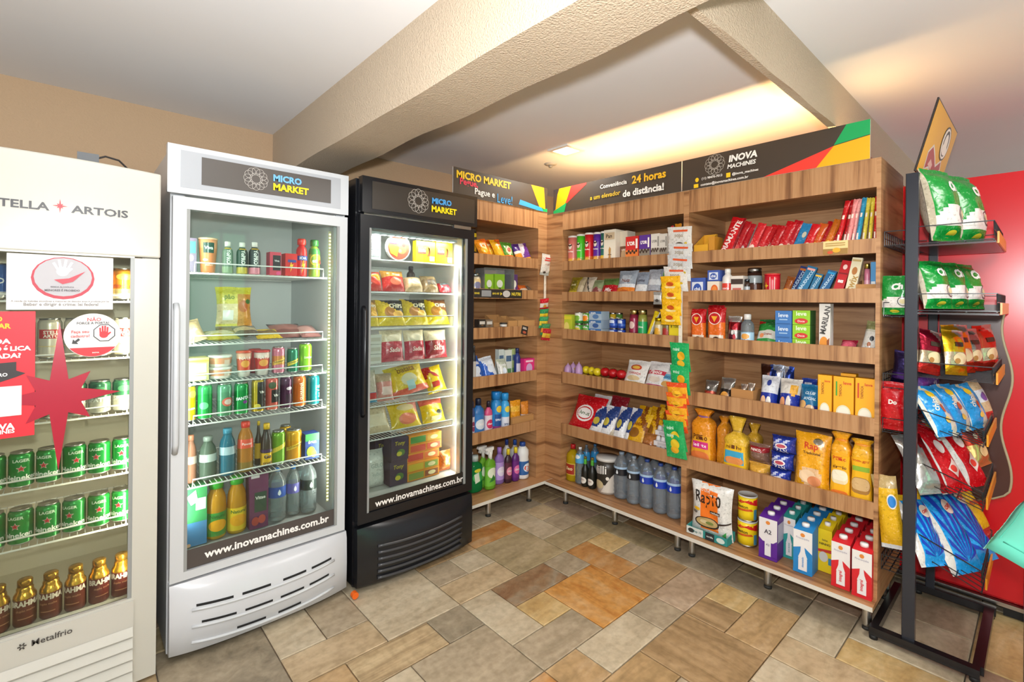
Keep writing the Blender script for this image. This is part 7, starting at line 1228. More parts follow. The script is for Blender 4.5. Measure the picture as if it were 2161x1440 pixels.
for k, (xl, xr, yt, c, nm) in enumerate(((330, 505, 1225, '#b5303a', 'left'), (492, 650, 1225, '#b02a38', 'middle'), (640, 808, 1225, '#8f1f2e', 'right'))): P('B', 4, 'b1', xl, xr, yt, icepk('#d9c8a8', [('r', .12, .12, .88, .55, c), ('t', 'Sadia', .5, .36, .5, '#ecd9cc', {'shear': .2}), ('e', .5, .75, .3, .1, '#e3d2b4')], 251 + k, zones=[('b', 0, .6, c)]), 'frozen_bag', 'bag', '%s red and cream frozen bag on the fourth shelf' % nm, d=.07, tilt=10, group='red and cream frozen bags')
P('B', 5, 'b2', 158, 232, 120, icepk('#c9b9a8', [('r', .1, .1, .9, .3, '#c23a3a')], 261, zones=[('b', 0, .3, '#3f9ac0')]), 'frozen_bag', 'bag', 'pale frozen bag with blue foot at left of the fifth shelf', d=.06, tilt=10)
P('B', 5, 'b2', 228, 325, 140, icepk('#cf8a80', [('r', .2, .2, .8, .5, '#e0c2b8')], 262, zones=[('b', .7, 1, '#b9a082')]), 'frozen_bag', 'bag', 'salmon frozen bag beside the pale one, fifth shelf', d=.06, tilt=14)
P('B', 5, 'b2', 312, 530, 112, icepk('#d9b92c', [('e', .5, .45, .22, .2, '#cfc6a2'), ('r', .4, .1, .6, .4, '#a6c6c8'), ('t', 'batata', .5, .8, .5, '#8a5a1c')], 263, zones=[('b', 0, .2, '#cf5a44')]), 'frozen_bag', 'bag', 'large yellow frozen bag leaning on the fifth shelf', d=.07, tilt=26, lean=-10)
P('B', 5, 'b2', 505, 615, 108, icepk('#e0bb14', [('r', .2, .2, .6, .4, '#b5241f'), ('p', [(.1, .9), (.5, .7), (.7, .5), (.4, .6)], '#a8201c')], 264, zones=[('d', -1, 1, .55, '#b0281f')]), 'frozen_bag', 'bag', 'yellow frozen bag with red slash at right of the fifth shelf', d=.07, tilt=22, lean=-8)
P('B', 6, 'b2', 152, 330, 330, icepk('#cdbb9a', [('r', .15, .2, .85, .6, '#d8caae')], 271), 'frozen_bag', 'bag', 'beige frozen bag at left of the sixth shelf', d=.07, tilt=30)
P('B', 6, 'b2', 300, 480, 312, icepk('#d8b72a', [('e', .5, .3, .3, .2, '#d9785c'), ('e', .5, .7, .3, .12, '#d3c090')], 272, zones=[('d', 1, 1, 1.4, '#d98a7c')]), 'frozen_bag', 'bag', 'yellow frozen bag with pink fish picture, sixth shelf', d=.07, tilt=30)
P('B', 6, 'b2', 470, 608, 300, icepk('#e2bd16', [('e', .7, .4, .12, .1, '#3a3a24'), ('r', .3, .1, .7, .25, '#e6d9a0')], 273, zones=[('b', .75, 1, '#d0604c')]), 'frozen_bag', 'bag', 'bright yellow frozen bag at right of the sixth shelf', d=.07, tilt=26)
P('B', 7, 'b2', 150, 278, 590, icepk('#d9dad2', [('t', 'GELO', .5, .62, .6, '#a9b2ac', {'bold': .03}), ('t', 'cubos', .5, .4, .5, '#b3bab4')], 281), 'ice_bag', 'bag', 'big white ice bag in the bottom of the black fridge', d=.12, tilt=6)
acai = lambda: carton('#382c48', [('t', 'Tony', .5, .74, .6, '#b9b02c', {'bold': .02, 'shear': .2}), ('e', .55, .35, .24, .15, '#4f7a3a'), ('e', .45, .3, .16, .1, '#c9c03a')])
P('B', 7, 'b2', 195, 285, 525, acai(), 'acai_box', 'box', 'dark purple box behind the white ice bag', d=.07, back=.15, h=.25)
P('B', 7, 'b2', 284, 384, 665, acai(), 'acai_box', 'box', 'lower dark purple box beside the white ice bag', d=.09, h=.13)
P('B', 7, 'b2', 290, 388, 540, acai(), 'acai_box', 'box', 'upper dark purple box standing on another', d=.09, h=.125, zoff=.132)
ler = lambda c, c2: carton('#e0952a', [('r', .04, .12, .5, .88, c), ('r', .54, .15, .96, .85, c2), ('e', .76, .5, .12, .25, '#e8d8a4'), ('r', .0, .0, 1, .08, '#c97a18')])
for k, (c, c2, nm) in enumerate((('#7a8f3a', '#8a4a2c', 'lowest'), ('#c9b02c', '#7f9a3c', 'second'), ('#c23a2c', '#d8682c', 'third'), ('#c8452f', '#d85a3a', 'fourth'), ('#4f8a3c', '#d8a52c', 'topmost'))): P('B', 7, 'b2', 388 if k > 1 else 376, 575 if k > 1 else 560, 600, ler(c, c2), 'ice_cream_box', 'box', '%s yellow and orange box of the frozen stack' % nm, d=.13, h=.0475, zoff=.049 * k, back=.02 if k > 1 else 0, group='stacked frozen treat boxes')
P('B', 7, 'b2', 566, 638, 650, pouch('#c9702c', [('b', .0, .2, '#b35a24')], [('e', .3 + .4 * (k % 2), .2 + .16 * k, .12, .06, '#dba25c') for k in range(5)], seed=285), 'frozen_bag', 'bag', 'orange brown patterned bag at right of the frozen stack', d=.06, h=.12)

# ---------------------------------------------------------------- cream fridge: rows of beer
def beers(shelf, z, xs, r, h, mk, name, labels, group, y=2.40):
    for k, x in enumerate(xs):
        make(name, mk(2 * r, 2 * r, h), Vector((x, y, SS[shelf] + z)), (0, 0, radians(random.uniform(-25, 25))), labels % ('rightmost', 'second', 'third', 'fourth', 'fifth', 'sixth', 'seventh', 'eighth')[k], 'can', group)
hei = can('#178a3c', [(.0, .1, '#c9ccc6'), (.62, .68, '#d5e2d2')], [('p', star_poly(.5, .55, .13, .055, 5, pi * .033 / .122), '#e8e2dc'), ('p', star_poly(.5, .55, .105, .045, 5, pi * .033 / .122), '#b8242c'), ('t', 'Heineken', .5, .31, .85, '#e9ece6', {'bold': .03}), ('t', 'LAGER', .5, .78, .4, '#cfe2cf', {'bold': .03})])
xs = [.150 - .069 * k for k in range(6)]
beers(4, 0, xs, .033, .122, hei, 'beer_can', '%s green beer can with red star from the right, upper green row', 'green beer cans, upper row')
beers(5, 0, xs, .033, .122, hei, 'beer_can', '%s green beer can with red star from the right, lower green row', 'green beer cans, lower row')
bra = lambda w, d, h: bottle('#5f221c', '#b88a2c', [(0, 0), (.9, 0), (1, .04), (1, .2), (1, .45), (1, .6), (.97, .66), (.8, .72), (.72, .76), (.74, .8), (.6, .86)], [(.62, .86, '#c99a34', 'foil')], [('t', 'BRAHMA', .5, .52, .85, '#dcd2c6', {'bold': .045, 'tall': 1.25}), ('t', 'duplo malte', .5, .36, .5, '#a8785a'), ('r', .3, .18, .7, .2, '#a8785a')], 'gloss', capz=.85, capr=.66, capkind='foil')(w, d, h)
beers(6, 0, [.150 - .066 * k for k in range(6)], .031, .155, bra, 'beer_bottle', '%s dark red bottle with gold neck from the right, lowest row', 'dark red bottles with gold necks')
spa = can('#cfcdbf', [(.5, .95, '#2f6a48'), (.46, .5, '#d8d2b8')], [('t', 'SPATEN', .5, .42, .7, '#e3e6de', {'bold': .03}), ('e', .5, .72, .2, .1, '#3f7a54'), ('r', .1, .34, .9, .36, '#b5b29f')])
beers(3, 0, xs, .033, .122, spa, 'beer_can', '%s white and dark green beer can from the right, third row', 'white and dark green beer cans')
ste = can('#ddd6c6', [(.0, .08, '#c9b98a')], [('r', .12, .5, .88, .72, '#b52a2a'), ('t', 'STELLA', .5, .65, .5, '#f0e6dc', {'bold': .03}), ('t', 'ARTOIS', .5, .56, .5, '#f0e6dc', {'bold': .03}), ('r', .1, .3, .9, .32, '#c9b27a')])
beers(2, 0, xs, .033, .145, ste, 'beer_can', '%s cream can with red band from the right, second row', 'cream cans with red bands')
ora = can('#e0922a', [(.0, .2, '#d8cfc0'), (.2, .3, '#c9b27a')], [('t', 'ORIGINAL', .5, .42, .75, '#a8452c', {'bold': .03}), ('e', .5, .72, .25, .1, '#e8b04a')])
beers(1, 0, [.145, .076], .033, .122, ora, 'beer_can', '%s orange beer can from the right, topmost row', 'orange beer cans')
blu = can('#3a66b4', [(.0, .2, '#d3d6dc')], [('t', 'BUD', .5, .5, .5, '#e3e8f0', {'bold': .03})])
for k, x in enumerate((-.125, -.194)): make('beer_can', blu(.066, .066, .122), Vector((x, 2.40, SS[1])), (0, 0, 0), '%s blue beer can behind the paper notice, topmost row' % ('right', 'left')[k], 'can', 'blue beer cans')
# ---------------------------------------------------------------- black snack rack
RK = empty('snack_rack', (2.9, .335, 0)); tag(RK, 'black metal snack rack with a yellow sign at the right', 'rack'); rx, ry = 2.9, .335
BKM = mat('#1b1b1e', 'enamel')
def RB(a, b, m, mb=None): return (mb or MB()).box((a[0] - rx, a[1] - ry, a[2]), (b[0] - rx, b[1] - ry, b[2]), m)
for a, b in (((2.585, .165, .018), (2.62, .515, .053)), ((3.165, .15, .018), (3.20, .45, .053)), ((2.62, .485, .018), (3.10, .512, .053)), ((2.62, .155, .018), (3.165, .188, .053))): part('base_bar', RB(a, b, BKM), RK, .003)
for x, y in ((2.60, .18), (2.60, .50), (3.185, .17), (3.185, .43)): part('foot', MB().lathe([(.016, 0), (.016, .018)], mat('#161616', 'rubber'), 10, (x - rx, y - ry, 0)), RK)
part('post', RB((2.602, .362, .05), (2.632, .405, 2.008), mat('#2b2e36', 'enamel')), RK, .003); part('post', RB((3.165, .365, .05), (3.195, .40, 1.95), mat('#2b2e36', 'enamel')), RK, .003)
TR = [(1.715, .385, .14, 0, .07), (1.432, .385, .13, 0, .07), (1.155, .385, .14, .0, .06), (.905, .385, .165, .06, .06), (.655, .385, .165, .08, .07), (.335, .385, .165, .09, .08)]
wire = mat('#232326', 'enamel')
def tray_(z, yb, yf, drop, hgt, x0=2.64, x1=3.16, side=-1, railcol='#e0941f'):
    m = MB(); zb = z + drop; n = 13
    def q(x, y, zz): return (x - rx, y - ry, zz)
    for k in range(n): x = x0 + (x1 - x0) * k / (n - 1); m.tube([q(x, yb, zb), q(x, yf, z), q(x, yf, z + hgt)], .0022, wire, 4)
    for t in (0, .33, .66, 1): y = yb + (yf - yb) * t; zz = zb + (z - zb) * t; m.tube([q(x0, y, zz - .003), q(x1, y, zz - .003)], .0028, wire, 4)
    for t in (.5, 1): m.tube([q(x0, yf, z + hgt * t), q(x1, yf, z + hgt * t)], .0026, wire, 4)
    for x in (x0, x1): m.tube([q(x, yb, zb + hgt), q(x, yf, z + hgt)], .0026, wire, 4)
    t = part('wire_tray', m, RK)
    if railcol:
        s = -.004 if side < 0 else .004
        part('price_rail', RB((x0 + .06, yf - .012, z - .012), (x1 + .005, yf - .006, z + .034), mat(railcol, 'gloss')), t, label='orange price rail')
for z, yb, yf, dr, hg in TR: tray_(z, yb, yf, dr, hg)
for z, yf in ((1.715, .482), (1.405, .482), (1.095, .482), (.90, .482), (.395, .482), (.30, .482)): tray_(z, .40, yf, .0, .06, 2.64, 3.12, 1, None)
# solid panels under the two upper trays
part('tray_panel', RB((2.635, .134, 1.700), (3.165, .384, 1.707), mat('#3a2226', 'enamel')), RK); part('tray_panel', RB((2.635, .124, 1.417), (3.165, .384, 1.424), mat('#2c2224', 'enamel')), RK)
# wavy end board at the far side
pts = []
for k in range(41): t = k / 40; z = .53 + t * .93; pts.append((.124 - .018 * cos(2 * pi * (z - .66) / .46) + (.09 * (1 - t / .08) ** 2 if t < .08 else 0), z))
poly = [(.36, .53)] + [(y, z) for y, z in pts][::1] + [(.36, 1.46)]
part('end_board', MB().prism([(a - ry, b) for a, b in poly][::-1], 3.200 - rx, 3.208 - rx, mat('#4a2a24', 'gloss'), plane='yz'), RK, label='dark board with a wavy edge')
part('end_board_edge', MB().tube([(3.204 - rx, y - ry, z) for y, z in pts], .006, mat('#a89a7c', 'plastic'), 6), RK)
# header sign: tilts forward over the trays
bl = Vector((2.62, .376, 2.02)); tl = Vector((2.62, .302, 2.306)); ln = Vector((.60, 0, 0))
up = (tl - bl); nrm = ln.cross(up).normalized(); nrm = -nrm if nrm.y > 0 else nrm
q = [bl, bl + ln, bl + ln + up, tl]; th = .006
m = MB().add([tuple(p) for p in q] + [tuple(p - nrm * th) for p in q], [(0, 1, 2, 3), (7, 6, 5, 4), (0, 4, 5, 1), (1, 5, 6, 2), (2, 6, 7, 3), (3, 7, 4, 0)], mat('#2a2420', 'plastic'))
sg = part('header_sign', m, RK); sg.location = (-rx, -ry, 0)
S = flatS(bl, ln, up, nrm); w, h = ln.length, up.length
part('sign_print', printed(MB(), S, [('r', .012, .02, .988, .98, '#dda012'), ('p', [(.2, .1), (.18, .35), (.3, .5), (.42, .42), (.56, .3), (.72, .44), (.78, .3), (.68, .14), (.5, .04), (.34, .16)], '#d9cfc4'), ('p', [(.22, .12), (.2, .34), (.3, .46), (.42, .38), (.56, .26), (.71, .4), (.75, .3), (.66, .17), (.5, .08), (.34, .2)], '#a3302f'), ('p', [(.28, .2), (.34, .3), (.44, .25), (.42, .17)], '#d8a99c'), ('e', .66, .66, .155, .25, '#3b322c'), ('e', .66, .66, .14, .225, '#efe6da'), ('ring', .66, .66, .095, .07, '#3b322c'), ('e', .66, .58, .09, .09, '#efe6da')], w, h, 'paper', flat=True), sg)

# ---------------------------------------------------------------- bags in the rack
def bag(mk, w, h, d, x, y, z, rz, tilt, lean, label, group=None, name='chip_bag'):
    return make(name, mk(w, d, h), Vector((x, y, z)), (-radians(tilt), radians(lean), radians(rz)), label, 'bag', group)
chs = lambda s: pouch('#128c36', [('d', 1, -.12, .0, '#128c36'), ('d', -.34, 1, .36, '#128c36'), ('d', -.30, -1, -.62, '#e2dfda') if False else ('b', .17, .44, '#e2dfda'), ('d', -.45, 1, .30, '#128c36'), ('d', -1, 0, -.07, '#b3a892')], [('t', 'Ch', .6, .72, .36, '#eef0ea', {'bold': .06, 'slope': .15}), ('ring', .78, .34, .17, .145, '#3a3a34'), ('e', .78, .34, .10, .06, '#e5d9a8'), ('e', .5, .09, .14, .04, '#d8cc3a')], kind='film', seed=s, back='#b9b1a2', n=(18, 22), flare=.02, fat=.8)
g = 'green and white chip bags'
T1, T2, T3, T4, T5, T6 = 1.722, 1.44, 1.163, .915, .667, .347
bag(chs(301), .20, .32, .11, 2.725, .285, T1, -22, 10, 0, 'green and white chip bag on the rack top tray, near the post', g)
bag(chs(302), .20, .32, .11, 2.93, .222, T1, -20, 11, 0, 'green and white chip bag on the rack top tray, right one', g)
bag(chs(303), .155, .21, .08, 2.70, .305, T2, -30, 14, 0, 'green and white chip bag, left of three on second tray', g)
bag(chs(304), .165, .21, .08, 2.83, .262, T2, -24, 14, 0, 'green and white chip bag, middle of three on second tray', g)
bag(chs(305), .18, .21, .08, 3.0, .222, T2, -20, 14, 0, 'green and white chip bag, right of three on second tray', g)
bag(chs(306), .12, .17, .05, 2.66, .445, 1.412, -95, 0, 0, 'green and white chip bag left of the post, far side of rack', g)
co = lambda s, c, c2: pouch(c, [('b', 0, .2, c2), ('b', .2, .52, '#c9b596'), ('d', 1, 1, 1.5, '#c9c4bb')], [('e', .5, .36, .3, .13, '#d8c39a'), ('e', .35, .3, .1, .06, '#a8743a'), ('r', .3, .62, .7, .72, '#3a2a20')], kind='foil', seed=s, n=(14, 18))
g = 'nut and snack bags on the third tray'
bag(co(311, '#9c1c34', '#c8302a'), .11, .19, .05, 2.69, .312, T3, -36, 10, 12, 'dark red snack bag leaning on the third tray beside the post', g)
bag(co(312, '#dcae1c', '#d8a01c'), .11, .19, .05, 2.75, .275, T3, -34, 10, 4, 'yellow snack bag, left of the two on third tray', g)
bag(co(313, '#e3b423', '#d8452c'), .15, .21, .06, 2.85, .245, T3, -30, 10, 0, 'large yellow snack bag in the middle of the third tray', g)
bag(co(314, '#8f8a84', '#c8382c'), .12, .19, .05, 2.99, .215, T3, -28, 10, 0, 'grey and cream nut bag on the third tray', g)
bag(co(315, '#c9402c', '#c8382c'), .13, .205, .05, 3.08, .172, T3, -26, 8, -4, 'red topped nut bag at right end of the third tray', g)
rf = lambda s: pouch('#1f93d8', [('d', 1, .3, .62, '#cfc9b8'), ('d', 1, .35, .86, '#1f93d8'), ('d', -1, 0, -.08, '#d6d2c4')], [('e', .45, .8, .14, .08, '#e3bb2c'), ('e', .52, .5, .09, .08, '#b5553a'), ('e', .5, .28, .1, .06, '#e0bd5a'), ('t', 'chips', .36, .6, .3, '#e9e3d0', {'rot': 70})], seed=s, n=(16, 20), fat=.7)
g = 'sky blue chip bags on the fourth tray'
bag(rf(321), .15, .22, .06, 2.70, .272, T4, -26, 32, 0, 'sky blue chip bag beside the post on the fourth tray', g)
bag(rf(322), .14, .21, .06, 2.83, .235, T4, -22, 26, 0, 'sky blue chip bag in the middle of the fourth tray', g)
bag(rf(323), .15, .20, .06, 2.97, .192, T4, -20, 24, -2, 'sky blue chip bag at right of the fourth tray', g)
bag(pouch('#5a1f52', [('b', .5, .8, '#6a3f9a')], [('t', 'milk', .5, .4, .4, '#d8c8e0')], seed=324), .34, .13, .05, 2.90, .355, 1.03, -6, 6, 0, 'dark purple bag lying high behind the sky blue bags')
bag(pouch('#c9b08a', [('b', .5, .8, '#dfe0e8'), ('b', .0, .3, '#c23a34')], [('e', .5, .62, .2, .1, '#7a52a0')], seed=325, n=(14, 18)), .12, .20, .06, 3.09, .178, T4, -20, 18, -6, 'white and purple snack bag at right end of the fourth tray')
rd = lambda s: pouch('#c8141e', [('d', -1, 0, -.24, '#d6d4d0'), ('d', 1, .3, 1.12, '#d9a63c')], [('e', .58, .62, .14, .1, '#e6d8d4'), ('r', .72, .7, .9, .8, '#e6e0de'), ('t', 'BAR', .8, .75, .14, '#2a2626', {'bold': .04}), ('p', [(.4, .3), (.75, .45), (.85, .3), (.6, .18)], '#e8d9d2'), ('e', .6, .3, .12, .05, '#e2483c')], seed=s, n=(18, 22), fat=.6, flare=.02)
g = 'red and silver chip bags on the fifth tray'
bag(pouch('#b9b7b2', [('d', 1, .2, .75, '#b51e26')], kind='foil', seed=331, n=(14, 18)), .13, .25, .07, 2.67, .305, T5 + .01, -40, 32, -4, 'silver backed chip bag beside the post on the fifth tray', g)
bag(rd(332), .175, .30, .06, 2.745, .248, T5, -26, 34, 0, 'red and silver chip bag, left of two on the fifth tray', g)
bag(rd(333), .175, .31, .06, 2.92, .195, T5, -22, 34, 0, 'red and silver chip bag, right of two on the fifth tray', g)
bag(pouch('#a8341f', [('b', .0, .45, '#cfae6a'), ('d', 1, 1, 1.3, '#d8b25a')], [('e', .5, .3, .26, .12, '#e0c890'), ('e', .4, .6, .1, .06, '#e3d9b8')], kind='foil', seed=334, n=(14, 18)), .12, .22, .06, 3.07, .185, T5 + .06, -20, 24, -6, 'rust red and tan snack bag at right end of the fifth tray')
def rays():
    out = []; cx, cy = .55, .12
    for k in range(8):
        a0 = radians(172 - 21 * k); a1 = a0 - radians(10)
        def edge(a):
            t = 9.0
            for d, lo, hi, c in ((cos(a), .2, .97, cx), (sin(a), .09, .9, cy)):
                if d > 1e-4: t = min(t, (hi - c) / d)
                elif d < -1e-4: t = min(t, (lo - c) / d)
            return cx + max(.05, t) * cos(a), cy + max(.05, t) * sin(a)
        p, q = edge(a0), edge(a1); f = lambda e, t: (cx + (e[0] - cx) * t, cy + (e[1] - cy) * t)
        out.append(('p', [f(p, .08), f(q, .08), q, p], '#1240b8'))
    return out
che = lambda s: pouch('#1b9ae6', [('d', -1, 0, -.18, '#dcd8d2'), ('b', .93, 1, '#e3b522')], rays() + [('e', .74, .74, .2, .09, '#e9d9cc'), ('t', 'CHIPS', .74, .74, .3, '#d8382c', {'bold': .05, 'slope': .25})], seed=s, n=(18, 22), fat=.5, flare=.02, back='#d9d4cc')
g = 'blue chip bags with rays on the lowest tray'
bag(che(341), .14, .28, .06, 2.665, .30, T6 + .03, -34, 30, 0, 'blue rayed chip bag half hidden by the front post', g)
bag(che(342), .19, .34, .07, 2.755, .222, T6, -26, 33, 0, 'blue rayed chip bag in the middle of the lowest tray', g)
bag(che(343), .19, .35, .07, 2.93, .185, T6, -22, 33, 0, 'blue rayed chip bag at right end of the lowest tray', g)
bag(pouch('#e2b21e', [('b', .0, .12, '#c23a34'), ('d', 1, 1, 1.5, '#d8602c')], [('t', 'mix', .5, .5, .4, '#c8382c', {'bold': .04})], seed=344, n=(14, 18)), .13, .30, .07, 3.08, .182, T6 + .05, -20, 28, -6, 'yellow snack bag with red print behind the right blue bag')
bag(pouch('#e0b41c', [('b', .9, 1, '#d8c8a0')], [('t', 'YOKI', .5, .6, .5, '#b5342a', {'bold': .04})], seed=345), .16, .16, .05, 2.84, .36, .53, -12, 10, 0, 'gold bag showing between the red bags and the blue bags')
# far side of the rack, left of the post
bag(pouch('#c0121c', [('b', .48, .52, '#a80f18')], [('t', 'Do', .55, .6, .3, '#efe6e0', {'bold': .05})], seed=351, n=(14, 18)), .11, .21, .06, 2.665, .448, .908, -90, 0, 0, 'glossy red snack bag left of the post, facing the room')
bag(pouch('#2a1f4a', [('b', .2, .35, '#4a2f8a')], kind='foil', seed=352), .07, .15, .05, 2.69, .432, 1.103, -90, 0, 6, 'dark violet bag left of the post, third level')
bag(pouch('#e0b01c', [('b', .86, 1, '#b9a06a'), ('b', .0, .06, '#cfd2d4')], [('e', .75, .66, .2, .1, '#e6e2dc'), ('e', .75, .66, .16, .08, '#2a7fcc')], seed=353, n=(14, 18)), .09, .31, .05, 2.665, .442, .403, -90, 0, -8, 'tall yellow bag left of the post, low level')

# ---------------------------------------------------------------- small table at the right edge under a mint cloth
T = empty('side_table', (1.62, -.20, 0)); tag(T, 'small table almost out of frame beneath the mint cloth', 'table')
def uz(px, py, z): return on(px, py, 2, z)
zt = .742
pA, pB, pC = uz(2082, 1132, zt), uz(2185, 1010, zt), uz(2185, 1188, zt)
tip = Vector((pA.x, pA.y)); e1 = (Vector((pB.x, pB.y)) - tip); e2 = (Vector((pC.x, pC.y)) - tip)
L1, L2 = .62, .62; d1 = e1.normalized(); d2 = e2.normalized()
fr_ = lambda a, b: tip + d1 * a + d2 * b
def slab(off, L, z0, z1, m):
    q = [fr_(off, off), fr_(L - off, off), fr_(L - off, L - off), fr_(off, L - off)]
    if (q[1] - q[0]).x * (q[2] - q[0]).y - (q[1] - q[0]).y * (q[2] - q[0]).x < 0: q = q[::-1]
    return MB().prism([(p.x - 1.62, p.y + .20) for p in q], z0, z1, m, plane='xy')
part('tabletop', slab(.06, L1, .715, .735, mat('#d8d3c8', 'plastic')), T, .003)
for a, b in ((.12, .12), (L1 - .12, .12), (L1 - .12, L1 - .12), (.12, L1 - .12)):
    p = fr_(a, b); part('leg', MB().lathe([(.014, 0), (.014, .715)], mat('#8c8c8c', 'metal'), 10, (p.x - 1.62, p.y + .20, 0)), T)
MT = mat('#62cdb6', 'matte'); m = MB(); n = 24; vs = []; fs = []
r = random.Random(3)
for i in range(n + 1):
    for j in range(n + 1):
        a, b = L1 * i / n, L2 * j / n; p = fr_(a, b); e = min(a, b); z = .7365 + .0025 * sin(17 * a + 5 * b) + .002 * sin(23 * b) + (-.035 * max(0, 1 - e / .055) ** 1.6 if e < .055 else 0)
        vs.append((p.x, p.y, z + .004))
for i in range(n):
    for j in range(n): k = i * (n + 1) + j; fs.append((k, k + n + 1, k + n + 2, k + 1))
cl = part('table_cloth', m.add(vs, fs, MT, True)); tag(cl, 'mint green cloth with frayed hem at the right picture edge', 'cloth')
sm = cl.modifiers.new('thickness', 'SOLIDIFY'); sm.thickness = .003
for s_ in (0, 1):
    m = MB(); pts = []
    for k in range(20): a = .05 + .55 * k / 19; p = fr_(a, .035) if s_ else fr_(.035, a); pts.append((p.x, p.y, .7365 + .004 + .0025 * sin(17 * (a if s_ else .035) + 5 * (.035 if s_ else a)) + .002 * sin(23 * (.035 if s_ else a)) - .006))
    part('seam', m.tube(pts, .003, mat('#4dbba4', 'matte'), 5), cl)
m = MB()
for k in range(150):
    a = r.uniform(0, .6); p = fr_(a, 0); o = -d2 * r.uniform(.004, .012); z = .708 + .0025 * sin(17 * a)
    m.tube([(p.x - o.x * .6, p.y - o.y * .6, z + .003), (p.x + o.x * .5, p.y + o.y * .5, z - .003), (p.x + o.x, p.y + o.y, z - .012)], .0011, mat('#8fdccb', 'matte'), 3)
part('frayed_hem', m, cl, kind='stuff')
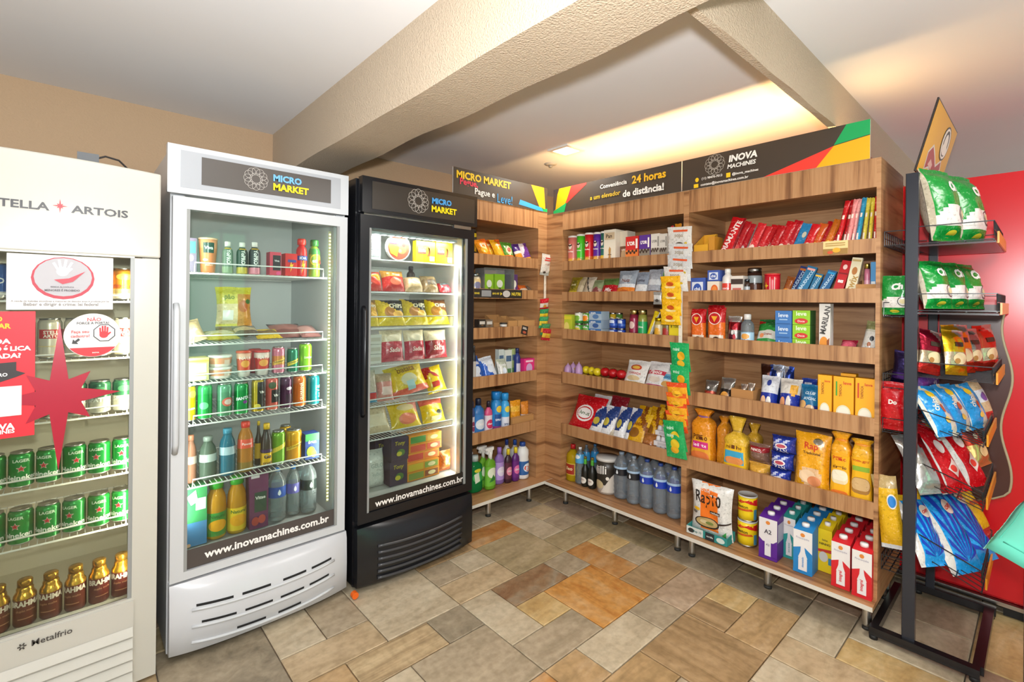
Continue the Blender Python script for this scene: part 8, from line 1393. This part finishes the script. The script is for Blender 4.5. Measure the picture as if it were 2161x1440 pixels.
# ---------------------------------------------------------------- small shifts (millimetres) so that neighbours only touch
SHIFT = {'acai_box.001': (-5, 0, 0), 'acai_box.002': (-2, 0, 0), 'biscuit_box': (0, 0, 6), 'biscuit_box.001': (0, 0, 3), 'bleach_bottle': (4, 0, 3), 'bleach_bottle.001': (-5, 0, 3), 'bleach_bottle.002': (5, 0, 3), 'bread_bag': (0, 3, 3), 'bread_bag.001': (0, -16, 3), 'bread_bag.002': (0, -7, 3), 'bread_bag.003': (0, 0, 3), 'bread_bag.004': (0, 2, 3), 'bread_bag.005': (0, 5, 3), 'bun_pack': (-16, -25, 0), 'butter_box': (0, -2, 3), 'butter_box.001': (0, 0, 3), 'butter_box.002': (0, 0, 2), 'cake_box': (0, 14, 3), 'cake_box.001': (0, -18, 3), 'candy_bag': (0, 2, 0), 'candy_box': (0, 0, 3), 'candy_pack': (0, 5, 0), 'candy_pack.001': (0, -11, 0), 'candy_pack.004': (-2, 0, 3), 'candy_pack.005': (7, 0, 3), 'candy_pack.006': (-9, 7, 3), 'candy_pack.007': (4, 9, 3), 'candy_pack.008': (0, 7, 3), 'candy_pack.009': (0, 4, 3), 'candy_pack.010': (0, 0, 3), 'candy_pack.011': (0, -3, 3), 'candy_pack.012': (0, 0, 6), 'candy_pack.013': (0, 0, 3), 'candy_pack.014': (22, 0, 0), 'candy_pack.015': (20, 0, 0), 'candy_pack.016': (11, 0, 0), 'cereal_tin': (0, 0, 3), 'cheese_pack': (-30, 0, 6), 'cheese_pack.001': (-11, 0, 0), 'cheese_pack.002': (9, 0, 3), 'chip_bag.002': (-5, 0, 0), 'chip_bag.003': (5, 0, 0), 'chip_bag.006': (0, 22, 0), 'chip_bag.007': (-4, -22, 0), 'chip_bag.008': (4, 0, 0), 'chip_bag.009': (-14, 0, 0), 'chip_bag.010': (14, 0, 0), 'chip_bag.011': (-14, -7, 0), 'chip_bag.013': (2, 0, 0), 'chip_bag.014': (0, 4, 0), 'chip_bag.015': (13, 0, 0), 'chip_bag.016': (-30, 0, 0), 'chip_bag.017': (23, 0, 0), 'chip_bag.018': (11, 0, 0), 'chip_bag.019': (13, 0, 0), 'chip_bag.020': (-16, 0, 0), 'chip_bag.021': (5, -14, 0), 'chip_bag.022': (-2, -14, 0), 'chip_bag.023': (30, 0, 0), 'chip_bag.024': (5, 29, 0), 'chip_bag.025': (0, 4, 0), 'chip_bag.026': (0, 0, 2), 'chip_bag.027': (-30, -7, 0), 'chip_canister.001': (0, 0, 3), 'chip_canister.002': (0, 0, 3), 'chip_canister.003': (0, 0, 3), 'chip_canister.004': (0, 4, 3), 'chocolate_bar': (0, 0, 10), 'chocolate_bar.001': (-9, 0, 3), 'chocolate_bar.002': (0, 0, 3), 'chocolate_bar.003': (9, 0, 3), 'chocolate_bar.004': (-16, 0, 6), 'chocolate_bar.010': (11, 0, 6), 'chocolate_bar.011': (-7, 0, 3), 'chocolate_bar.012': (0, 0, 3), 'chocolate_bar.013': (7, 0, 3), 'chocolate_bar.014': (-4, 0, 3), 'chocolate_bar.015': (4, 0, 3), 'chocolate_box': (0, 0, 6), 'chocolate_box.001': (2, 0, 3), 'chocolate_box.002': (-2, 2, 10), 'chocolate_box.003': (0, -2, 6), 'chocolate_box.004': (0, 0, 6), 'chocolate_box.005': (0, 0, 6), 'cleaner_bottle': (0, 0, 3), 'cleaner_bottle.001': (0, 0, 3), 'cleaner_bottle.002': (0, 0, 3), 'cleaner_bottle.003': (0, 0, 3), 'cleaner_bottle.004': (-5, 0, 3), 'cleaner_bottle.005': (-2, 0, 3), 'cleaner_bottle.006': (4, 0, 3), 'coffee_bag.001': (0, 0, 3), 'coffee_bag.002': (0, 0, 3), 'coffee_box': (0, 0, 3), 'coffee_box.001': (0, 0, 3), 'coffee_box.002': (0, 0, 3), 'coffee_box.003': (0, 4, 3), 'coffee_box.004': (0, 5, 3), 'coffee_box.005': (-4, 0, 3), 'coffee_box.006': (0, 0, 4), 'coffee_box.007': (0, 0, 2), 'coffee_cup': (0, 0, 3), 'coffee_cup.001': (0, -2, 3), 'coffee_cup.002': (0, -1, 3), 'coffee_cup.003': (4, 0, 0), 'coffee_cup.004': (0, 0, 30), 'coffee_jar': (0, 0, 3), 'coffee_jar.001': (0, 0, 3), 'condiment_pouch': (0, 13, 3), 'cream_jar': (-5, 0, 3), 'detergent_bottle': (0, 0, 3), 'display_box': (-30, -11, 3), 'display_tray': (0, 0, 3), 'display_tray.002': (0, 0, 3), 'display_tray.003': (0, 0, 3), 'display_tray.004': (0, 0, 3), 'display_tray.005': (0, 0, 3), 'display_tray.006': (0, 0, 3), 'display_tray.008': (0, 0, 3), 'egg_box': (0, -30, 3), 'egg_box.001': (0, -30, 2), 'egg_box.002': (0, -30, 0), 'fish_tin': (0, 0, 3), 'fish_tin.001': (0, 0, 4), 'fish_tin.002': (0, 0, 3), 'fish_tin.003': (0, 0, 4), 'flour_bag.002': (0, 18, 0), 'food_tin': (0, 0, 3), 'food_tin.001': (0, 0, 2), 'food_tin.002': (0, 0, 3), 'food_tin.003': (0, 0, 2), 'food_tin.004': (0, 0, 3), 'food_tin.005': (0, 0, 3), 'food_tin.006': (0, 0, 3), 'frozen_bag': (-11, 0, 0), 'frozen_bag.001': (4, 0, 0), 'frozen_bag.002': (-2, 0, 0), 'frozen_bag.003': (4, 0, 0), 'frozen_bag.004': (5, 0, 3), 'frozen_bag.005': (-30, 0, 0), 'frozen_bag.006': (-20, 0, 0), 'frozen_bag.008': (-14, 0, 0), 'frozen_bag.009': (-9, 0, 0), 'frozen_bag.010': (2, 0, 0), 'frozen_bag.011': (7, 0, 0), 'frozen_bag.012': (-9, 0, 0), 'frozen_bag.013': (-5, 0, 0), 'frozen_bag.014': (-2, 0, 20), 'frozen_bag.015': (16, 0, 6), 'frozen_bag.016': (-22, 0, 0), 'frozen_bag.017': (5, 0, 0), 'frozen_bag.018': (16, 0, 0), 'frozen_bag.019': (6, 0, 0), 'garlic_bulb': (-11, 13, 3), 'garlic_bulb.001': (14, 30, 3), 'garlic_bulb.002': (-11, -2, 3), 'gum_box': (0, 30, 0), 'gum_box.001': (0, 30, 0), 'gum_box.002': (20, 0, 0), 'ham_pack': (-9, 0, 0), 'ham_pack.001': (30, 0, 0), 'ice_cream_box': (4, 0, 0), 'ice_cream_box.001': (2, 0, 0), 'ice_cream_box.002': (-16, 0, 0), 'ice_cream_cup': (0, 0, 3), 'lemon': (0, 11, 0), 'lemon.001': (0, -22, 0), 'lemon.002': (0, -9, 0), 'lemon.003': (0, 4, 0), 'lemon.007': (4, 4, 0), 'lemon.008': (11, 4, 0), 'lemon.009': (0, 4, 0), 'lemon.010': (0, 2, 0), 'loaf_pack': (0, -11, 3), 'loaf_pack.001': (0, -2, 2), 'lotion_bottle': (0, 0, 3), 'lotion_bottle.001': (-27, -9, 3), 'milk_bottle': (0, -4, 3), 'milk_box': (0, 0, 3), 'milk_carton': (0, 0, 3), 'milk_carton.001': (0, 5, 3), 'milk_carton.002': (0, 5, 3), 'milk_carton.003': (0, -5, 3), 'milk_carton.004': (0, -5, 3), 'milk_carton.005': (0, 0, 3), 'milk_carton.006': (0, 0, 3), 'milk_carton.007': (0, 4, 3), 'milk_carton.008': (0, 4, 3), 'milk_carton.009': (0, 4, 3), 'milk_carton.010': (0, -4, 3), 'milk_carton.011': (0, -4, 3), 'milk_carton.012': (0, -4, 3), 'milk_carton.013': (0, 0, 3), 'milk_carton.014': (0, 0, 3), 'milk_carton.015': (0, 0, 3), 'milk_carton.016': (0, 0, 3), 'mixer_bottle': (0, -9, 3), 'mixer_bottle.001': (0, 4, 3), 'mixer_bottle.002': (0, -4, 3), 'oat_box': (0, 0, 3), 'oil_bottle': (0, -23, 0), 'olive_jar': (0, 2, 3), 'pasta_bag': (-4, -30, 0), 'pasta_bag.001': (4, 30, 0), 'pasta_bag.002': (16, 9, 0), 'pasta_bag.003': (0, 7, 0), 'pasta_bag.004': (0, -4, 0), 'pet_food_bag': (0, 0, 3), 'powder_tub': (0, 0, 3), 'preserve_jar': (0, 0, 3), 'rice_bag': (0, -7, 0), 'sauce_bottle': (0, 30, 0), 'sauce_bottle.001': (0, -18, 3), 'sauce_bottle.002': (0, -22, 3), 'snack_bag': (0, -4, 3), 'snack_bag.001': (0, 0, 3), 'snack_bag.002': (0, -3, 0), 'snack_bag.005': (0, -2, 0), 'snack_bag.006': (0, 2, 0), 'snack_bag.007': (0, -2, 0), 'snack_bag.008': (0, 2, 0), 'snack_bag.009': (0, -7, 0), 'snack_bag.010': (0, -30, 0), 'snack_bag.011': (0, 7, 0), 'snack_bag.013': (0, -30, 0), 'snack_bag.014': (0, 0, 3), 'snack_bag.015': (2, 4, 3), 'snack_bag.016': (2, -4, 3), 'snack_bag.017': (-2, 0, 0), 'snack_bag.018': (-2, 0, 0), 'snack_bag.020': (0, 23, 3), 'snack_bag.021': (0, -23, 15), 'snack_bag.022': (0, 11, 10), 'snack_bag.023': (-4, -11, 6), 'snack_bag.024': (-18, 0, 0), 'snack_bag.025': (-4, 0, 6), 'snack_bag.026': (4, 0, 10), 'soap_box': (3, 0, 3), 'spray_bottle': (0, 0, 3), 'spray_bottle.001': (0, 0, 3), 'spray_can': (0, 0, 3), 'spray_can.001': (0, 0, 3), 'spray_can.002': (0, 0, 3), 'spray_can.003': (0, 0, 3), 'spread_jar': (0, -9, 3), 'spread_jar.001': (0, -5, 3), 'spread_jar.002': (0, 0, 3), 'sugar_bag.001': (0, 25, 0), 'sugar_bag.002': (0, 11, 0), 'sugar_bag.003': (0, -5, 0), 'sweetener_bottle': (0, 4, 3), 'tapioca_box': (0, 0, 3), 'tapioca_box.001': (0, 0, 3), 'tapioca_box.002': (0, 0, 3), 'tapioca_box.003': (0, 0, 3), 'tea_box.001': (0, 4, 4), 'tissue_pack': (-7, 0, 10), 'tissue_pack.001': (4, 0, 10), 'tissue_pack.002': (4, -11, 0), 'toast_pack': (0, 0, 3), 'toast_pack.001': (0, 0, 2), 'toast_pack.002': (0, 0, 2), 'tomato': (0, -9, 0), 'tomato.001': (0, -2, 0), 'tomato.007': (0, -2, 0), 'tomato.008': (0, -5, 0), 'toothpaste_box': (0, 11, 3), 'toothpaste_box.001': (0, 0, 3), 'toothpaste_box.002': (0, 9, 3), 'tuna_pack': (0, 0, 3), 'water_bottle': (-4, 0, 3), 'water_bottle.001': (4, 0, 3), 'water_bottle.002': (0, 4, 3), 'water_bottle.003': (0, 4, 3), 'water_bottle.004': (0, -4, 3), 'water_bottle.005': (0, -4, 3), 'water_bottle.006': (0, 0, 3), 'water_bottle.007': (0, 0, 3), 'water_bottle.008': (0, 0, 3), 'water_bottle.009': (0, 0, 3), 'yellow_box': (0, 0, 3)}
for n, d in SHIFT.items():
    o = bpy.data.objects.get(n)
    if o and o.parent is None: o.location += Vector(d) * 0.001
